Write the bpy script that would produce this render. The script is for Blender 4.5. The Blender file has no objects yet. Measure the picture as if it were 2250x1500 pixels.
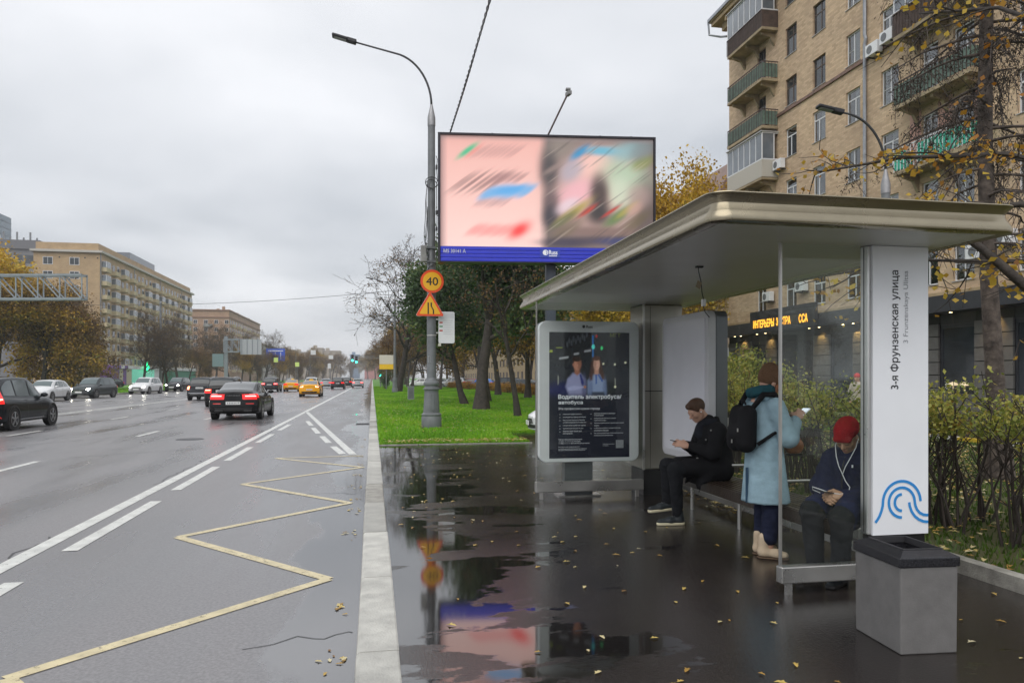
import bpy, math, random
import numpy as np
from mathutils import Vector, Matrix
from mathutils.geometry import interpolate_bezier, delaunay_2d_cdt

R = math.radians
PI = math.pi
sc = bpy.context.scene
COL = sc.collection

# ------------------------------------------------------------------ camera
cam_d = bpy.data.cameras.new('camera')
cam = bpy.data.objects.new('camera', cam_d)
COL.objects.link(cam)
cam.location = (0.0, 0.0, 1.56)
cam.rotation_euler = (R(90), 0, R(-10.698))
cam_d.sensor_width = 36.0
cam_d.lens = 26.0
cam_d.shift_y = 0.0351
cam_d.clip_start = 0.05
cam_d.clip_end = 6000
sc.camera = cam

# ------------------------------------------------------------------ sky
SUN_EL, SUN_AZ = 52.0, 205.0       # azimuth clockwise from +Y
w = bpy.data.worlds.new('World'); sc.world = w; w.use_nodes = True
nt = w.node_tree; nt.nodes.clear()
def wn(t, **k):
    n = nt.nodes.new(t)
    for a, b in k.items(): setattr(n, a, b)
    return n
sky = wn('ShaderNodeTexSky', sky_type='NISHITA', sun_disc=False)
sky.sun_elevation = R(SUN_EL); sky.sun_rotation = R(SUN_AZ)
sky.air_density = 1.0; sky.dust_density = 3.0
b_sky = wn('ShaderNodeBackground'); b_sky.inputs[1].default_value = 0.10
nt.links.new(sky.outputs[0], b_sky.inputs[0])
tc = wn('ShaderNodeTexCoord'); sep = wn('ShaderNodeSeparateXYZ')
nt.links.new(tc.outputs['Generated'], sep.inputs[0])
ab = wn('ShaderNodeMath', operation='ABSOLUTE'); nt.links.new(sep.outputs[2], ab.inputs[0])
ad = wn('ShaderNodeMath', operation='ADD'); nt.links.new(ab.outputs[0], ad.inputs[0]); ad.inputs[1].default_value = 0.16
dx = wn('ShaderNodeMath', operation='DIVIDE'); nt.links.new(sep.outputs[0], dx.inputs[0]); nt.links.new(ad.outputs[0], dx.inputs[1])
dy = wn('ShaderNodeMath', operation='DIVIDE'); nt.links.new(sep.outputs[1], dy.inputs[0]); nt.links.new(ad.outputs[0], dy.inputs[1])
cb = wn('ShaderNodeCombineXYZ'); nt.links.new(dx.outputs[0], cb.inputs[0]); nt.links.new(dy.outputs[0], cb.inputs[1])
cb.inputs[2].default_value = 3.7
n1 = wn('ShaderNodeTexNoise'); n1.inputs['Scale'].default_value = 0.85; n1.inputs['Detail'].default_value = 5.0
n1.inputs['Roughness'].default_value = 0.45; n1.inputs['Distortion'].default_value = 0.3
nt.links.new(cb.outputs[0], n1.inputs['Vector'])
rp = wn('ShaderNodeValToRGB')
rp.color_ramp.elements[0].position = 0.30; rp.color_ramp.elements[0].color = (0.415, 0.440, 0.475, 1)
rp.color_ramp.elements[1].position = 0.64; rp.color_ramp.elements[1].color = (0.730, 0.740, 0.765, 1)
nt.links.new(n1.outputs[0], rp.inputs[0])
b_cl = wn('ShaderNodeBackground'); b_cl.inputs[1].default_value = 1.0
nt.links.new(rp.outputs[0], b_cl.inputs[0])
mx = wn('ShaderNodeMixShader'); mx.inputs[0].default_value = 0.93
nt.links.new(b_sky.outputs[0], mx.inputs[1]); nt.links.new(b_cl.outputs[0], mx.inputs[2])
wo = wn('ShaderNodeOutputWorld'); nt.links.new(mx.outputs[0], wo.inputs[0])

# ------------------------------------------------------------------ sun behind the cloud
sl = bpy.data.lights.new('sun', 'SUN'); so = bpy.data.objects.new('sun', sl); COL.objects.link(so)
sl.energy = 1.45; sl.angle = R(70); sl.color = (1.0, 0.965, 0.92)
sd = Vector((math.sin(R(SUN_AZ)) * math.cos(R(SUN_EL)), math.cos(R(SUN_AZ)) * math.cos(R(SUN_EL)), math.sin(R(SUN_EL))))
so.rotation_euler = (-sd).to_track_quat('-Z', 'Y').to_euler()

# ------------------------------------------------------------------ exposure and render
sc.view_settings.view_transform = 'Standard'; sc.view_settings.look = 'None'
sc.view_settings.exposure = 0.50; sc.view_settings.gamma = 1.0; sc.view_settings.use_curve_mapping = False
sc.render.engine = 'CYCLES'
cy = sc.cycles
cy.use_denoising = True
cy.max_bounces = 7; cy.diffuse_bounces = 3; cy.glossy_bounces = 3; cy.transmission_bounces = 3
cy.transparent_max_bounces = 12; cy.volume_bounces = 0
cy.caustics_reflective = False; cy.caustics_refractive = False
cy.sample_clamp_indirect = 4.0

# ------------------------------------------------------------------ materials
MATS = {}
def _new(name):
    m = bpy.data.materials.new(name); m.use_nodes = True
    n = m.node_tree.nodes; n.clear()
    o = n.new('ShaderNodeOutputMaterial'); MATS[name] = m
    return m, m.node_tree, o
def c4(c): return (c[0], c[1], c[2], 1.0)
def M(name, col, rough=0.6, metal=0.0, var=0.0, scale=4.0, bump=0.0, bscale=40.0, coat=0.0, emit=None, es=0.0,
      rvar=0.0, spec=0.5, col2=None, detail=4.0, trans=0.0, each=0.0, wear=0.0):
    """Principled surface whose colour, gloss and relief wander with noise."""
    if name in MATS: return MATS[name]
    m, t, o = _new(name); N, L = t.nodes, t.links
    p = N.new('ShaderNodeBsdfPrincipled'); L.new(p.outputs[0], o.inputs[0])
    p.inputs['Base Color'].default_value = c4(col); p.inputs['Roughness'].default_value = rough
    p.inputs['Metallic'].default_value = metal; p.inputs['Coat Weight'].default_value = coat
    p.inputs['Coat Roughness'].default_value = 0.06; p.inputs['Specular IOR Level'].default_value = spec
    if trans: p.inputs['Transmission Weight'].default_value = trans
    if emit: p.inputs['Emission Color'].default_value = c4(emit); p.inputs['Emission Strength'].default_value = es
    if var or bump or rvar or col2:
        tcn = N.new('ShaderNodeTexCoord')
        nz = N.new('ShaderNodeTexNoise'); nz.inputs['Scale'].default_value = scale; nz.inputs['Detail'].default_value = detail
        nz.inputs['Roughness'].default_value = 0.6
        L.new(tcn.outputs['Object'], nz.inputs['Vector'])
        if var or col2:
            r = N.new('ShaderNodeValToRGB'); L.new(nz.outputs[0], r.inputs[0])
            a = tuple(max(0, x * (1 - var)) for x in col); b = col2 if col2 else tuple(min(1, x * (1 + var)) for x in col)
            r.color_ramp.elements[0].position = 0.3; r.color_ramp.elements[0].color = c4(a)
            r.color_ramp.elements[1].position = 0.7; r.color_ramp.elements[1].color = c4(b)
            L.new(r.outputs[0], p.inputs['Base Color'])
            if each:      # every stone or piece a little lighter or darker than its neighbour
                oi = N.new('ShaderNodeObjectInfo'); q = N.new('ShaderNodeMapRange'); L.new(oi.outputs['Random'], q.inputs[0]); q.inputs[3].default_value = 1 - each; q.inputs[4].default_value = 1 + each * .6
                mm = N.new('ShaderNodeMix'); mm.data_type = 'RGBA'; mm.blend_type = 'MULTIPLY'; mm.inputs[0].default_value = 1.0
                L.new(r.outputs[0], mm.inputs[6]); L.new(q.outputs[0], mm.inputs[7]); L.new(mm.outputs[2], p.inputs['Base Color'])
        if wear:          # worn paint: the surface below shows through in flecks
            nw = N.new('ShaderNodeTexNoise'); nw.inputs['Scale'].default_value = 22; nw.inputs['Detail'].default_value = 9; nw.inputs['Roughness'].default_value = .75; L.new(tcn.outputs['Object'], nw.inputs['Vector'])
            wr_ = N.new('ShaderNodeMapRange'); L.new(nw.outputs[0], wr_.inputs[0]); wr_.inputs[1].default_value = wear; wr_.inputs[2].default_value = wear + .06; wr_.inputs[3].default_value = 1.0; wr_.inputs[4].default_value = 0.12
            L.new(wr_.outputs[0], p.inputs['Alpha'])
        if rvar:
            q = N.new('ShaderNodeMapRange'); L.new(nz.outputs[0], q.inputs[0])
            q.inputs[1].default_value = 0.3; q.inputs[2].default_value = 0.7
            q.inputs[3].default_value = max(0.02, rough - rvar); q.inputs[4].default_value = min(1, rough + rvar)
            L.new(q.outputs[0], p.inputs['Roughness'])
        if bump:
            nb = N.new('ShaderNodeTexNoise'); nb.inputs['Scale'].default_value = bscale; nb.inputs['Detail'].default_value = 3
            L.new(tcn.outputs['Object'], nb.inputs['Vector'])
            bp = N.new('ShaderNodeBump'); bp.inputs['Strength'].default_value = bump; bp.inputs['Distance'].default_value = 0.02
            L.new(nb.outputs[0], bp.inputs['Height']); L.new(bp.outputs[0], p.inputs['Normal'])
    return m
def emis(name, col, s):
    if name in MATS: return MATS[name]
    m, t, o = _new(name)
    e = t.nodes.new('ShaderNodeEmission'); e.inputs[0].default_value = c4(col); e.inputs[1].default_value = s
    t.links.new(e.outputs[0], o.inputs[0]); return m
def pane_mat(name, tint=(0.965, 0.985, 0.975), ior=1.5, dirt=0.014, f0=0.018):
    """thin glass sheet: fresnel gloss over clear, with a faint film of dirt"""
    m, t, o = _new(name); N, L = t.nodes, t.links
    tr = N.new('ShaderNodeBsdfTransparent'); tr.inputs[0].default_value = c4(tint)
    gl = N.new('ShaderNodeBsdfGlossy'); gl.inputs[1].default_value = 0.01
    df = N.new('ShaderNodeBsdfDiffuse'); df.inputs[0].default_value = (0.5, 0.52, 0.5, 1)
    lw = N.new('ShaderNodeLayerWeight'); lw.inputs[0].default_value = 0.5
    pw_ = N.new('ShaderNodeMath'); pw_.operation = 'POWER'; L.new(lw.outputs['Facing'], pw_.inputs[0]); pw_.inputs[1].default_value = 4.0
    fr = N.new('ShaderNodeMath'); fr.operation = 'MULTIPLY_ADD'; L.new(pw_.outputs[0], fr.inputs[0]); fr.inputs[1].default_value = 0.7; fr.inputs[2].default_value = f0
    a = N.new('ShaderNodeMixShader'); b = N.new('ShaderNodeMixShader')
    nz = N.new('ShaderNodeTexNoise'); nz.inputs['Scale'].default_value = 3.0; nz.inputs['Detail'].default_value = 5
    tcn = N.new('ShaderNodeTexCoord'); L.new(tcn.outputs['Object'], nz.inputs['Vector'])
    q = N.new('ShaderNodeMapRange'); L.new(nz.outputs[0], q.inputs[0]); q.inputs[3].default_value = dirt * 0.2; q.inputs[4].default_value = dirt
    L.new(q.outputs[0], a.inputs[0]); L.new(tr.outputs[0], a.inputs[1]); L.new(df.outputs[0], a.inputs[2])
    L.new(fr.outputs[0], b.inputs[0]); L.new(a.outputs[0], b.inputs[1]); L.new(gl.outputs[0], b.inputs[2])
    L.new(b.outputs[0], o.inputs[0]); return m
def leaf_mat(name, cols, rough=0.55, trans=0.25):
    """leaf colour picked per leaf from a vertex value, a little light passing through"""
    m, t, o = _new(name); N, L = t.nodes, t.links
    at = N.new('ShaderNodeAttribute'); at.attribute_name = 'tone'
    r = N.new('ShaderNodeValToRGB'); L.new(at.outputs['Fac'], r.inputs[0])
    e = r.color_ramp.elements
    e[0].position = 0; e[0].color = c4(cols[0]); e[1].position = 1; e[1].color = c4(cols[-1])
    for i, c in enumerate(cols[1:-1]):
        k = e.new((i + 1) / (len(cols) - 1)); k.color = c4(c)
    p = N.new('ShaderNodeBsdfPrincipled'); p.inputs['Roughness'].default_value = rough
    L.new(r.outputs[0], p.inputs['Base Color'])
    tl = N.new('ShaderNodeBsdfTranslucent'); L.new(r.outputs[0], tl.inputs[0])
    mx = N.new('ShaderNodeMixShader'); mx.inputs[0].default_value = trans
    L.new(p.outputs[0], mx.inputs[1]); L.new(tl.outputs[0], mx.inputs[2]); L.new(mx.outputs[0], o.inputs[0])
    return m

# ------------------------------------------------------------------ mesh building
class MB:
    def __init__(s): s.v = []; s.f = []; s.m = []
    def add(s, vs, fs, mi=0):
        o = len(s.v); s.v += [tuple(p) for p in vs]
        for f in fs: s.f.append(tuple(i + o for i in f)); s.m.append(mi)
        return s
    def box(s, x0, x1, y0, y1, z0, z1, mi=0):
        return s.add([(x0, y0, z0), (x1, y0, z0), (x1, y1, z0), (x0, y1, z0), (x0, y0, z1), (x1, y0, z1), (x1, y1, z1), (x0, y1, z1)],
                     [(0, 3, 2, 1), (4, 5, 6, 7), (0, 1, 5, 4), (1, 2, 6, 5), (2, 3, 7, 6), (3, 0, 4, 7)], mi)
    def cbox(s, c, d, rz=0.0, mi=0, rx=0.0, ry=0.0):
        mt = Matrix.Translation(c) @ Matrix.Rotation(rz, 4, 'Z') @ Matrix.Rotation(ry, 4, 'Y') @ Matrix.Rotation(rx, 4, 'X')
        a, b, e = d[0] / 2, d[1] / 2, d[2] / 2
        vs = [mt @ Vector(p) for p in [(-a, -b, -e), (a, -b, -e), (a, b, -e), (-a, b, -e), (-a, -b, e), (a, -b, e), (a, b, e), (-a, b, e)]]
        return s.add(vs, [(0, 3, 2, 1), (4, 5, 6, 7), (0, 1, 5, 4), (1, 2, 6, 5), (2, 3, 7, 6), (3, 0, 4, 7)], mi)
    def bar(s, a, b, w, h=None, mi=0):
        """straight square bar from a to b"""
        h = h or w; a = Vector(a); b = Vector(b); d = (b - a); L = d.length
        if L < 1e-6: return s
        q = d.to_track_quat('Z', 'Y').to_matrix().to_4x4(); mt = Matrix.Translation((a + b) / 2) @ q
        x, y, z = w / 2, h / 2, L / 2
        vs = [mt @ Vector(p) for p in [(-x, -y, -z), (x, -y, -z), (x, y, -z), (-x, y, -z), (-x, -y, z), (x, -y, z), (x, y, z), (-x, y, z)]]
        return s.add(vs, [(0, 3, 2, 1), (4, 5, 6, 7), (0, 1, 5, 4), (1, 2, 6, 5), (2, 3, 7, 6), (3, 0, 4, 7)], mi)
    def tube(s, pts, rad, n=8, mi=0, cap=True):
        pts = [Vector(p) for p in pts]; k = len(pts)
        if not hasattr(rad, '__len__'): rad = [rad] * k
        up = None; vs = []
        for i, p in enumerate(pts):
            d = (pts[min(i + 1, k - 1)] - pts[max(i - 1, 0)])
            d = d.normalized() if d.length > 1e-9 else Vector((0, 0, 1))
            if up is None:
                up = Vector((1, 0, 0)) if abs(d.x) < 0.8 else Vector((0, 1, 0))
            x = (up - d * up.dot(d)).normalized(); y = d.cross(x); up = x
            for j in range(n):
                a = 2 * PI * j / n
                vs.append(p + (x * math.cos(a) + y * math.sin(a)) * rad[i])
        fs = []
        for i in range(k - 1):
            for j in range(n):
                fs.append((i * n + j, i * n + (j + 1) % n, (i + 1) * n + (j + 1) % n, (i + 1) * n + j))
        if cap:
            fs.append(tuple(range(n - 1, -1, -1))); fs.append(tuple((k - 1) * n + j for j in range(n)))
        return s.add(vs, fs, mi)
    def lathe(s, prof, n=20, c=(0, 0, 0), mi=0, axis='Z'):
        vs = []; fs = []; k = len(prof)
        for r, z in prof:
            for j in range(n):
                a = 2 * PI * j / n; x, y = r * math.cos(a), r * math.sin(a)
                p = (x, y, z) if axis == 'Z' else ((z, x, y) if axis == 'X' else (x, z, y))
                vs.append((p[0] + c[0], p[1] + c[1], p[2] + c[2]))
        for i in range(k - 1):
            for j in range(n):
                fs.append((i * n + j, i * n + (j + 1) % n, (i + 1) * n + (j + 1) % n, (i + 1) * n + j))
        fs.append(tuple(range(n - 1, -1, -1))); fs.append(tuple((k - 1) * n + j for j in range(n)))
        return s.add(vs, fs, mi)
    def prism(s, poly, a, b, plane='XY', mi=0):
        """polygon in a plane pulled from a to b along the third axis"""
        n = len(poly); g = {'XY': lambda p, h: (p[0], p[1], h), 'XZ': lambda p, h: (p[0], h, p[1]), 'YZ': lambda p, h: (h, p[0], p[1])}[plane]
        vs = [g(p, a) for p in poly] + [g(p, b) for p in poly]
        fs = [tuple(range(n - 1, -1, -1)), tuple(range(n, 2 * n))] + [(i, (i + 1) % n, n + (i + 1) % n, n + i) for i in range(n)]
        return s.add(vs, fs, mi)
    def stroke(s, pts, wd, h0, h1, closed=False, mi=0):
        """flat ribbon of width wd along a 2-D path in the XZ plane, y from h0 to h1"""
        P = [Vector(p) for p in pts]; n = len(P); A = []; B = []
        for i in range(n):
            d = P[(i + 1) % n if closed else min(i + 1, n - 1)] - P[(i - 1) % n if closed else max(i - 1, 0)]
            d.normalize(); q = Vector((-d.y, d.x)) * wd / 2
            A.append(P[i] + q); B.append(P[i] - q)
        for i in range(n if closed else n - 1):
            j = (i + 1) % n
            s.prism([A[i], A[j], B[j], B[i]], h0, h1, 'XZ', mi)
        return s
    def mesh(s, name, mats, smooth=False, bevel=None):
        me = bpy.data.meshes.new(name); me.from_pydata(s.v, [], s.f)
        for m in (mats if isinstance(mats, (list, tuple)) else [mats]): me.materials.append(m)
        if len(me.materials) > 1: me.polygons.foreach_set('material_index', s.m)
        if smooth: me.polygons.foreach_set('use_smooth', [True] * len(me.polygons))
        me.update(); return me

def rrect(w, h, r, n=5, cx=0.0, cy=0.0):
    out = []
    for (sx, sy, a0) in ((1, 1, 0), (-1, 1, 90), (-1, -1, 180), (1, -1, 270)):
        for i in range(n + 1):
            a = R(a0 + 90.0 * i / n)
            out.append((cx + sx * (w / 2 - r) + r * math.cos(a), cy + sy * (h / 2 - r) + r * math.sin(a)))
    return out

def link(name, data, parent=None, loc=None, rz=None):
    o = bpy.data.objects.new(name, data); COL.objects.link(o)
    if parent is not None: o.parent = parent
    if loc is not None: o.location = loc
    if rz is not None: o.rotation_euler = (0, 0, rz)
    return o
def ob(name, mb, mats, parent=None, loc=None, rz=None, smooth=False, bevel=0.0, seg=2):
    me = mb.mesh(name, mats, smooth) if isinstance(mb, MB) else mb
    o = link(name, me, parent, loc, rz)
    if bevel:
        b = o.modifiers.new('bevel', 'BEVEL'); b.width = bevel; b.segments = seg; b.limit_method = 'ANGLE'; b.angle_limit = R(40)
    if smooth == 'auto':
        me.polygons.foreach_set('use_smooth', [True] * len(me.polygons))
        me.set_sharp_from_angle(angle=R(35))
    return o
def tag(o, label=None, cat=None, group=None, kind=None):
    if label: o['label'] = label
    if cat: o['category'] = cat
    if group: o['group'] = group
    if kind: o['kind'] = kind
    return o
def thing(name, label, cat, loc=(0, 0, 0), rz=0.0, group=None, scale=None):
    o = link(name, None, None, loc, rz); o.empty_display_size = 0.2
    if scale: o.scale = scale if hasattr(scale, '__len__') else (scale,) * 3
    return tag(o, label, cat, group)
def struct(name, mb, mats, parent=None, label=None, **k):
    o = ob(name, mb, mats, parent, **k)
    if parent is None: tag(o, label, None, None, 'structure')
    return o
KIDS = {}
def copy_tree(o, parent=None):
    c = o.copy(); COL.objects.link(c); c.parent = parent
    if parent is not None: c.matrix_parent_inverse = o.matrix_parent_inverse
    for ch in list(o.children): copy_tree(ch, c)
    return c
def place(proto, loc, rz=0.0, label=None, scale=None, group=None, first=False):
    o = proto if first else copy_tree(proto)
    o.location = loc; o.rotation_euler = (0, 0, rz)
    if scale: o.scale = scale if hasattr(scale, '__len__') else (scale,) * 3
    if label: o['label'] = label
    if group: o['group'] = group
    return o
def tri_mesh(name, V, F, mats, tone=None, smooth=False):
    """fast mesh from arrays, F of shape (n,3) or (n,4)"""
    me = bpy.data.meshes.new(name); V = np.asarray(V, np.float32); F = np.asarray(F, np.int32); k = F.shape[1]
    me.vertices.add(len(V)); me.vertices.foreach_set('co', V.ravel())
    me.loops.add(F.size); me.loops.foreach_set('vertex_index', F.ravel())
    me.polygons.add(len(F)); me.polygons.foreach_set('loop_start', np.arange(0, F.size, k, dtype=np.int32))
    me.polygons.foreach_set('loop_total', np.full(len(F), k, np.int32))
    if smooth: me.polygons.foreach_set('use_smooth', np.ones(len(F), bool))
    for m in (mats if isinstance(mats, (list, tuple)) else [mats]): me.materials.append(m)
    if tone is not None:
        a = me.attributes.new('tone', 'FLOAT', 'POINT'); a.data.foreach_set('value', np.asarray(tone, np.float32))
    me.update(calc_edges=True); me.validate(); return me
def text_mesh(s, size, mat, ext=0.0):
    """lettering with the built-in font, flat in XY. Filled by winding number"""
    cu = bpy.data.curves.new('lettering', 'FONT'); cu.body = s; cu.size = size
    o = bpy.data.objects.new('lettering', cu); COL.objects.link(o)
    dg = bpy.context.evaluated_depsgraph_get(); ev = o.evaluated_get(dg); cv = ev.to_curve(dg)
    loops = []
    for sp_ in cv.splines:
        b = sp_.bezier_points; P = []
        for k in range(len(b)):
            p, q = b[k], b[(k + 1) % len(b)]
            straight = p.handle_right_type == 'VECTOR' and q.handle_left_type == 'VECTOR'
            P += [v.to_2d() for v in interpolate_bezier(p.co, p.handle_right, q.handle_left, q.co, 2 if straight else 6)[:-1]]
        if len(P) > 2: loops.append(P)
    ev.to_curve_clear(); bpy.data.objects.remove(o); bpy.data.curves.remove(cu)
    pts = [p for P in loops for p in P]; ed_ = []; k0 = 0
    for P in loops: ed_ += [(k0 + i_, k0 + (i_ + 1) % len(P)) for i_ in range(len(P))]; k0 += len(P)
    vo, _, fo, *_r = delaunay_2d_cdt(pts, ed_, [], 0, 1e-6)
    A = np.array([tuple(pts[a]) for a, b in ed_]); B = np.array([tuple(pts[b]) for a, b in ed_]); T = np.array([[tuple(vo[i_]) for i_ in f[:3]] for f in fo]).mean(1)
    wnd = np.zeros(len(T), int)       # winding number of every triangle: overlapping strokes stay solid, counters stay open
    for c0 in range(0, len(T), 400):
        t = T[c0:c0 + 400]; y = t[:, 1:2]; x = t[:, 0:1]
        cr = (B[:, 0] - A[:, 0]) * (y - A[:, 1]) - (x - A[:, 0]) * (B[:, 1] - A[:, 1])
        wnd[c0:c0 + 400] = ((A[:, 1] <= y) & (B[:, 1] > y) & (cr > 0)).sum(1) - ((A[:, 1] > y) & (B[:, 1] <= y) & (cr < 0)).sum(1)
    me = bpy.data.meshes.new('lettering'); me.from_pydata([(p.x, p.y, 0.0) for p in vo], [], [f for f, k in zip(fo, wnd) if k != 0]); me.materials.append(mat); me.update(); return me
def fit_text(s, width, height, mat, bold=0.0, ext=0.0, center=False):
    """lettering scaled to fill width x height, lower-left at the origin"""
    me = text_mesh(s, 1.0, mat, ext=ext)
    n = len(me.vertices); co = np.empty(n * 3, np.float32); me.vertices.foreach_get('co', co); co = co.reshape(-1, 3)
    mn, mxx = co.min(0), co.max(0); co[:, :2] -= mn[:2]
    co[:, 0] *= width / max(1e-6, mxx[0] - mn[0]); co[:, 1] *= height / max(1e-6, mxx[1] - mn[1])
    if center: co[:, 0] -= width / 2; co[:, 1] -= height / 2
    me.vertices.foreach_set('co', co.ravel()); me.update()
    if bold:
        # heavier strokes: the same letters laid over each other with tiny shifts
        fs = [list(p.vertices) for p in me.polygons]; b = bold * height * 1.6; V = []; F = []
        for k, (ox, oy) in enumerate(((0, 0), (b, 0), (-b, 0), (0, b), (0, -b))):
            o_ = len(V); V += [(p[0] + ox, p[1] + oy, p[2] + k * 1.5e-4) for p in co.tolist()]; F += [[i + o_ for i in f] for f in fs]
        m2 = bpy.data.meshes.new('lettering'); m2.from_pydata(V, [], F); m2.materials.append(mat); m2.update(); return m2
    return me
def up(me_obj, yaw=0.0):
    """stand lettering up so that it faces -Y (before yaw)"""
    me_obj.rotation_euler = (R(90), 0, yaw); return me_obj

# common materials
m_steel = M('brushed_steel', (0.50, 0.49, 0.47), 0.32, 0.9, var=0.12, scale=3, rvar=0.1)
m_dsteel = M('dark_steel', (0.05, 0.05, 0.055), 0.45, 0.3, var=0.2)
m_black = M('black_plastic', (0.012, 0.012, 0.013), 0.4, var=0.3, rvar=0.1)
m_grey_paint = M('grey_pole_paint', (0.155, 0.165, 0.175), 0.42, 0.0, var=0.22, scale=2.5, rvar=0.12, bump=0.15, bscale=30)
m_white_paint = M('white_panel_paint', (0.80, 0.81, 0.83), 0.35, var=0.03)
m_rubber = M('tyre_rubber', (0.018, 0.018, 0.019), 0.7, var=0.2)
# ================================================================== GROUND
def wet_ground(name, base, puddle_bias, side, rough_dry=0.38, rough_wet=0.03, nscale=0.55, grain=60.0, bump=0.35, ior=(1.6, 2.2), stretch=(1.0, 0.45, 1.0), sheen=(1.0, 1.0, 1.0), speck=(.45, 1.7), torn=1.0):
    """wet asphalt: dark aggregate, a water film whose thickness wanders, standing water near the kerb"""
    m, t, o = _new(name); N, L = t.nodes, t.links
    tcn = N.new('ShaderNodeTexCoord'); sp = N.new('ShaderNodeSeparateXYZ'); L.new(tcn.outputs['Object'], sp.inputs[0])
    mp = N.new('ShaderNodeMapping'); mp.inputs['Scale'].default_value = stretch; L.new(tcn.outputs['Object'], mp.inputs[0])
    nz = N.new('ShaderNodeTexNoise'); nz.inputs['Scale'].default_value = nscale; nz.inputs['Detail'].default_value = 8; nz.inputs['Roughness'].default_value = 0.62
    L.new(mp.outputs[0], nz.inputs['Vector'])
    nc = N.new('ShaderNodeMapRange'); L.new(nz.outputs[0], nc.inputs[0]); nc.inputs[1].default_value = .3; nc.inputs[2].default_value = .7; nc.inputs[3].default_value = .5 - .2 * torn; nc.inputs[4].default_value = .5 + .2 * torn
    # standing water collects on one side of the kerb line x = side[0], fading out over side[1] metres
    a = N.new('ShaderNodeMath'); a.operation = 'SUBTRACT'; L.new(sp.outputs[0], a.inputs[0]); a.inputs[1].default_value = side[0]
    b = N.new('ShaderNodeMath'); b.operation = 'ABSOLUTE'; L.new(a.outputs[0], b.inputs[0])
    g = N.new('ShaderNodeMapRange'); L.new(b.outputs[0], g.inputs[0]); g.inputs[1].default_value = 0.0; g.inputs[2].default_value = side[1]
    g.inputs[3].default_value = side[2]; g.inputs[4].default_value = 0.0
    s1 = N.new('ShaderNodeMath'); s1.operation = 'ADD'; L.new(nc.outputs[0], s1.inputs[0]); L.new(g.outputs[0], s1.inputs[1])
    mask = N.new('ShaderNodeMapRange'); mask.interpolation_type = 'SMOOTHSTEP'; L.new(s1.outputs[0], mask.inputs[0])
    mask.inputs[1].default_value = puddle_bias; mask.inputs[2].default_value = puddle_bias + 0.05
    gr = N.new('ShaderNodeTexNoise'); gr.inputs['Scale'].default_value = grain; gr.inputs['Detail'].default_value = 3; gr.inputs['Roughness'].default_value = 0.7
    L.new(tcn.outputs['Object'], gr.inputs['Vector'])
    big = N.new('ShaderNodeTexNoise'); big.inputs['Scale'].default_value = 0.9; big.inputs['Detail'].default_value = 6; mp2 = N.new('ShaderNodeMapping'); mp2.inputs['Scale'].default_value = sheen; L.new(tcn.outputs['Object'], mp2.inputs[0]); L.new(mp2.outputs[0], big.inputs['Vector'])
    rr = N.new('ShaderNodeValToRGB'); L.new(gr.outputs[0], rr.inputs[0])
    rr.color_ramp.elements[0].position = 0.35; rr.color_ramp.elements[0].color = c4(tuple(x * speck[0] for x in base))
    rr.color_ramp.elements[1].position = 0.68; rr.color_ramp.elements[1].color = c4(tuple(x * speck[1] for x in base))
    m2 = N.new('ShaderNodeMix'); m2.data_type = 'RGBA'; m2.blend_type = 'MULTIPLY'; m2.inputs[0].default_value = 0.6
    r2 = N.new('ShaderNodeValToRGB'); L.new(big.outputs[0], r2.inputs[0])
    r2.color_ramp.elements[0].position = 0.3; r2.color_ramp.elements[0].color = (0.45, 0.45, 0.46, 1)
    r2.color_ramp.elements[1].position = 0.7; r2.color_ramp.elements[1].color = (1.25, 1.2, 1.15, 1)
    L.new(rr.outputs[0], m2.inputs[6]); L.new(r2.outputs[0], m2.inputs[7])
    m3 = N.new('ShaderNodeMix'); m3.data_type = 'RGBA'; L.new(mask.outputs[0], m3.inputs[0])
    L.new(m2.outputs[2], m3.inputs[6]); m3.inputs[7].default_value = c4(tuple(x * 0.45 for x in base))
    p = N.new('ShaderNodeBsdfPrincipled'); L.new(p.outputs[0], o.inputs[0]); L.new(m3.outputs[2], p.inputs['Base Color'])
    ro = N.new('ShaderNodeMapRange'); L.new(big.outputs[0], ro.inputs[0]); ro.inputs[1].default_value = 0.32; ro.inputs[2].default_value = 0.68
    ro.inputs[3].default_value = rough_dry * 0.45; ro.inputs[4].default_value = rough_dry * 1.25
    r3 = N.new('ShaderNodeMix'); r3.data_type = 'FLOAT'; L.new(mask.outputs[0], r3.inputs[0]); L.new(ro.outputs[0], r3.inputs[2]); r3.inputs[3].default_value = rough_wet
    L.new(r3.outputs[0], p.inputs['Roughness'])
    inv = N.new('ShaderNodeMath'); inv.operation = 'SUBTRACT'; inv.inputs[0].default_value = 1.0; L.new(mask.outputs[0], inv.inputs[1])
    bs = N.new('ShaderNodeMath'); bs.operation = 'MULTIPLY_ADD'; L.new(inv.outputs[0], bs.inputs[0]); bs.inputs[1].default_value = bump; bs.inputs[2].default_value = 0.008
    bp = N.new('ShaderNodeBump'); L.new(bs.outputs[0], bp.inputs['Strength']); bp.inputs['Distance'].default_value = 0.006
    L.new(gr.outputs[0], bp.inputs['Height']); L.new(bp.outputs[0], p.inputs['Normal'])
    io = N.new('ShaderNodeMapRange'); L.new(mask.outputs[0], io.inputs[0]); io.inputs[3].default_value = ior[0]; io.inputs[4].default_value = ior[1]
    L.new(io.outputs[0], p.inputs['IOR'])
    return m
m_road = wet_ground('wet_road_asphalt', (0.150, 0.147, 0.155), 0.68, (-0.10, 1.1, 0.42), rough_dry=0.40, rough_wet=0.06, nscale=0.6, grain=45, bump=0.20, ior=(2.1, 3.0), sheen=(1.0, .16, 1.0), speck=(.72, 1.35))
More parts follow.
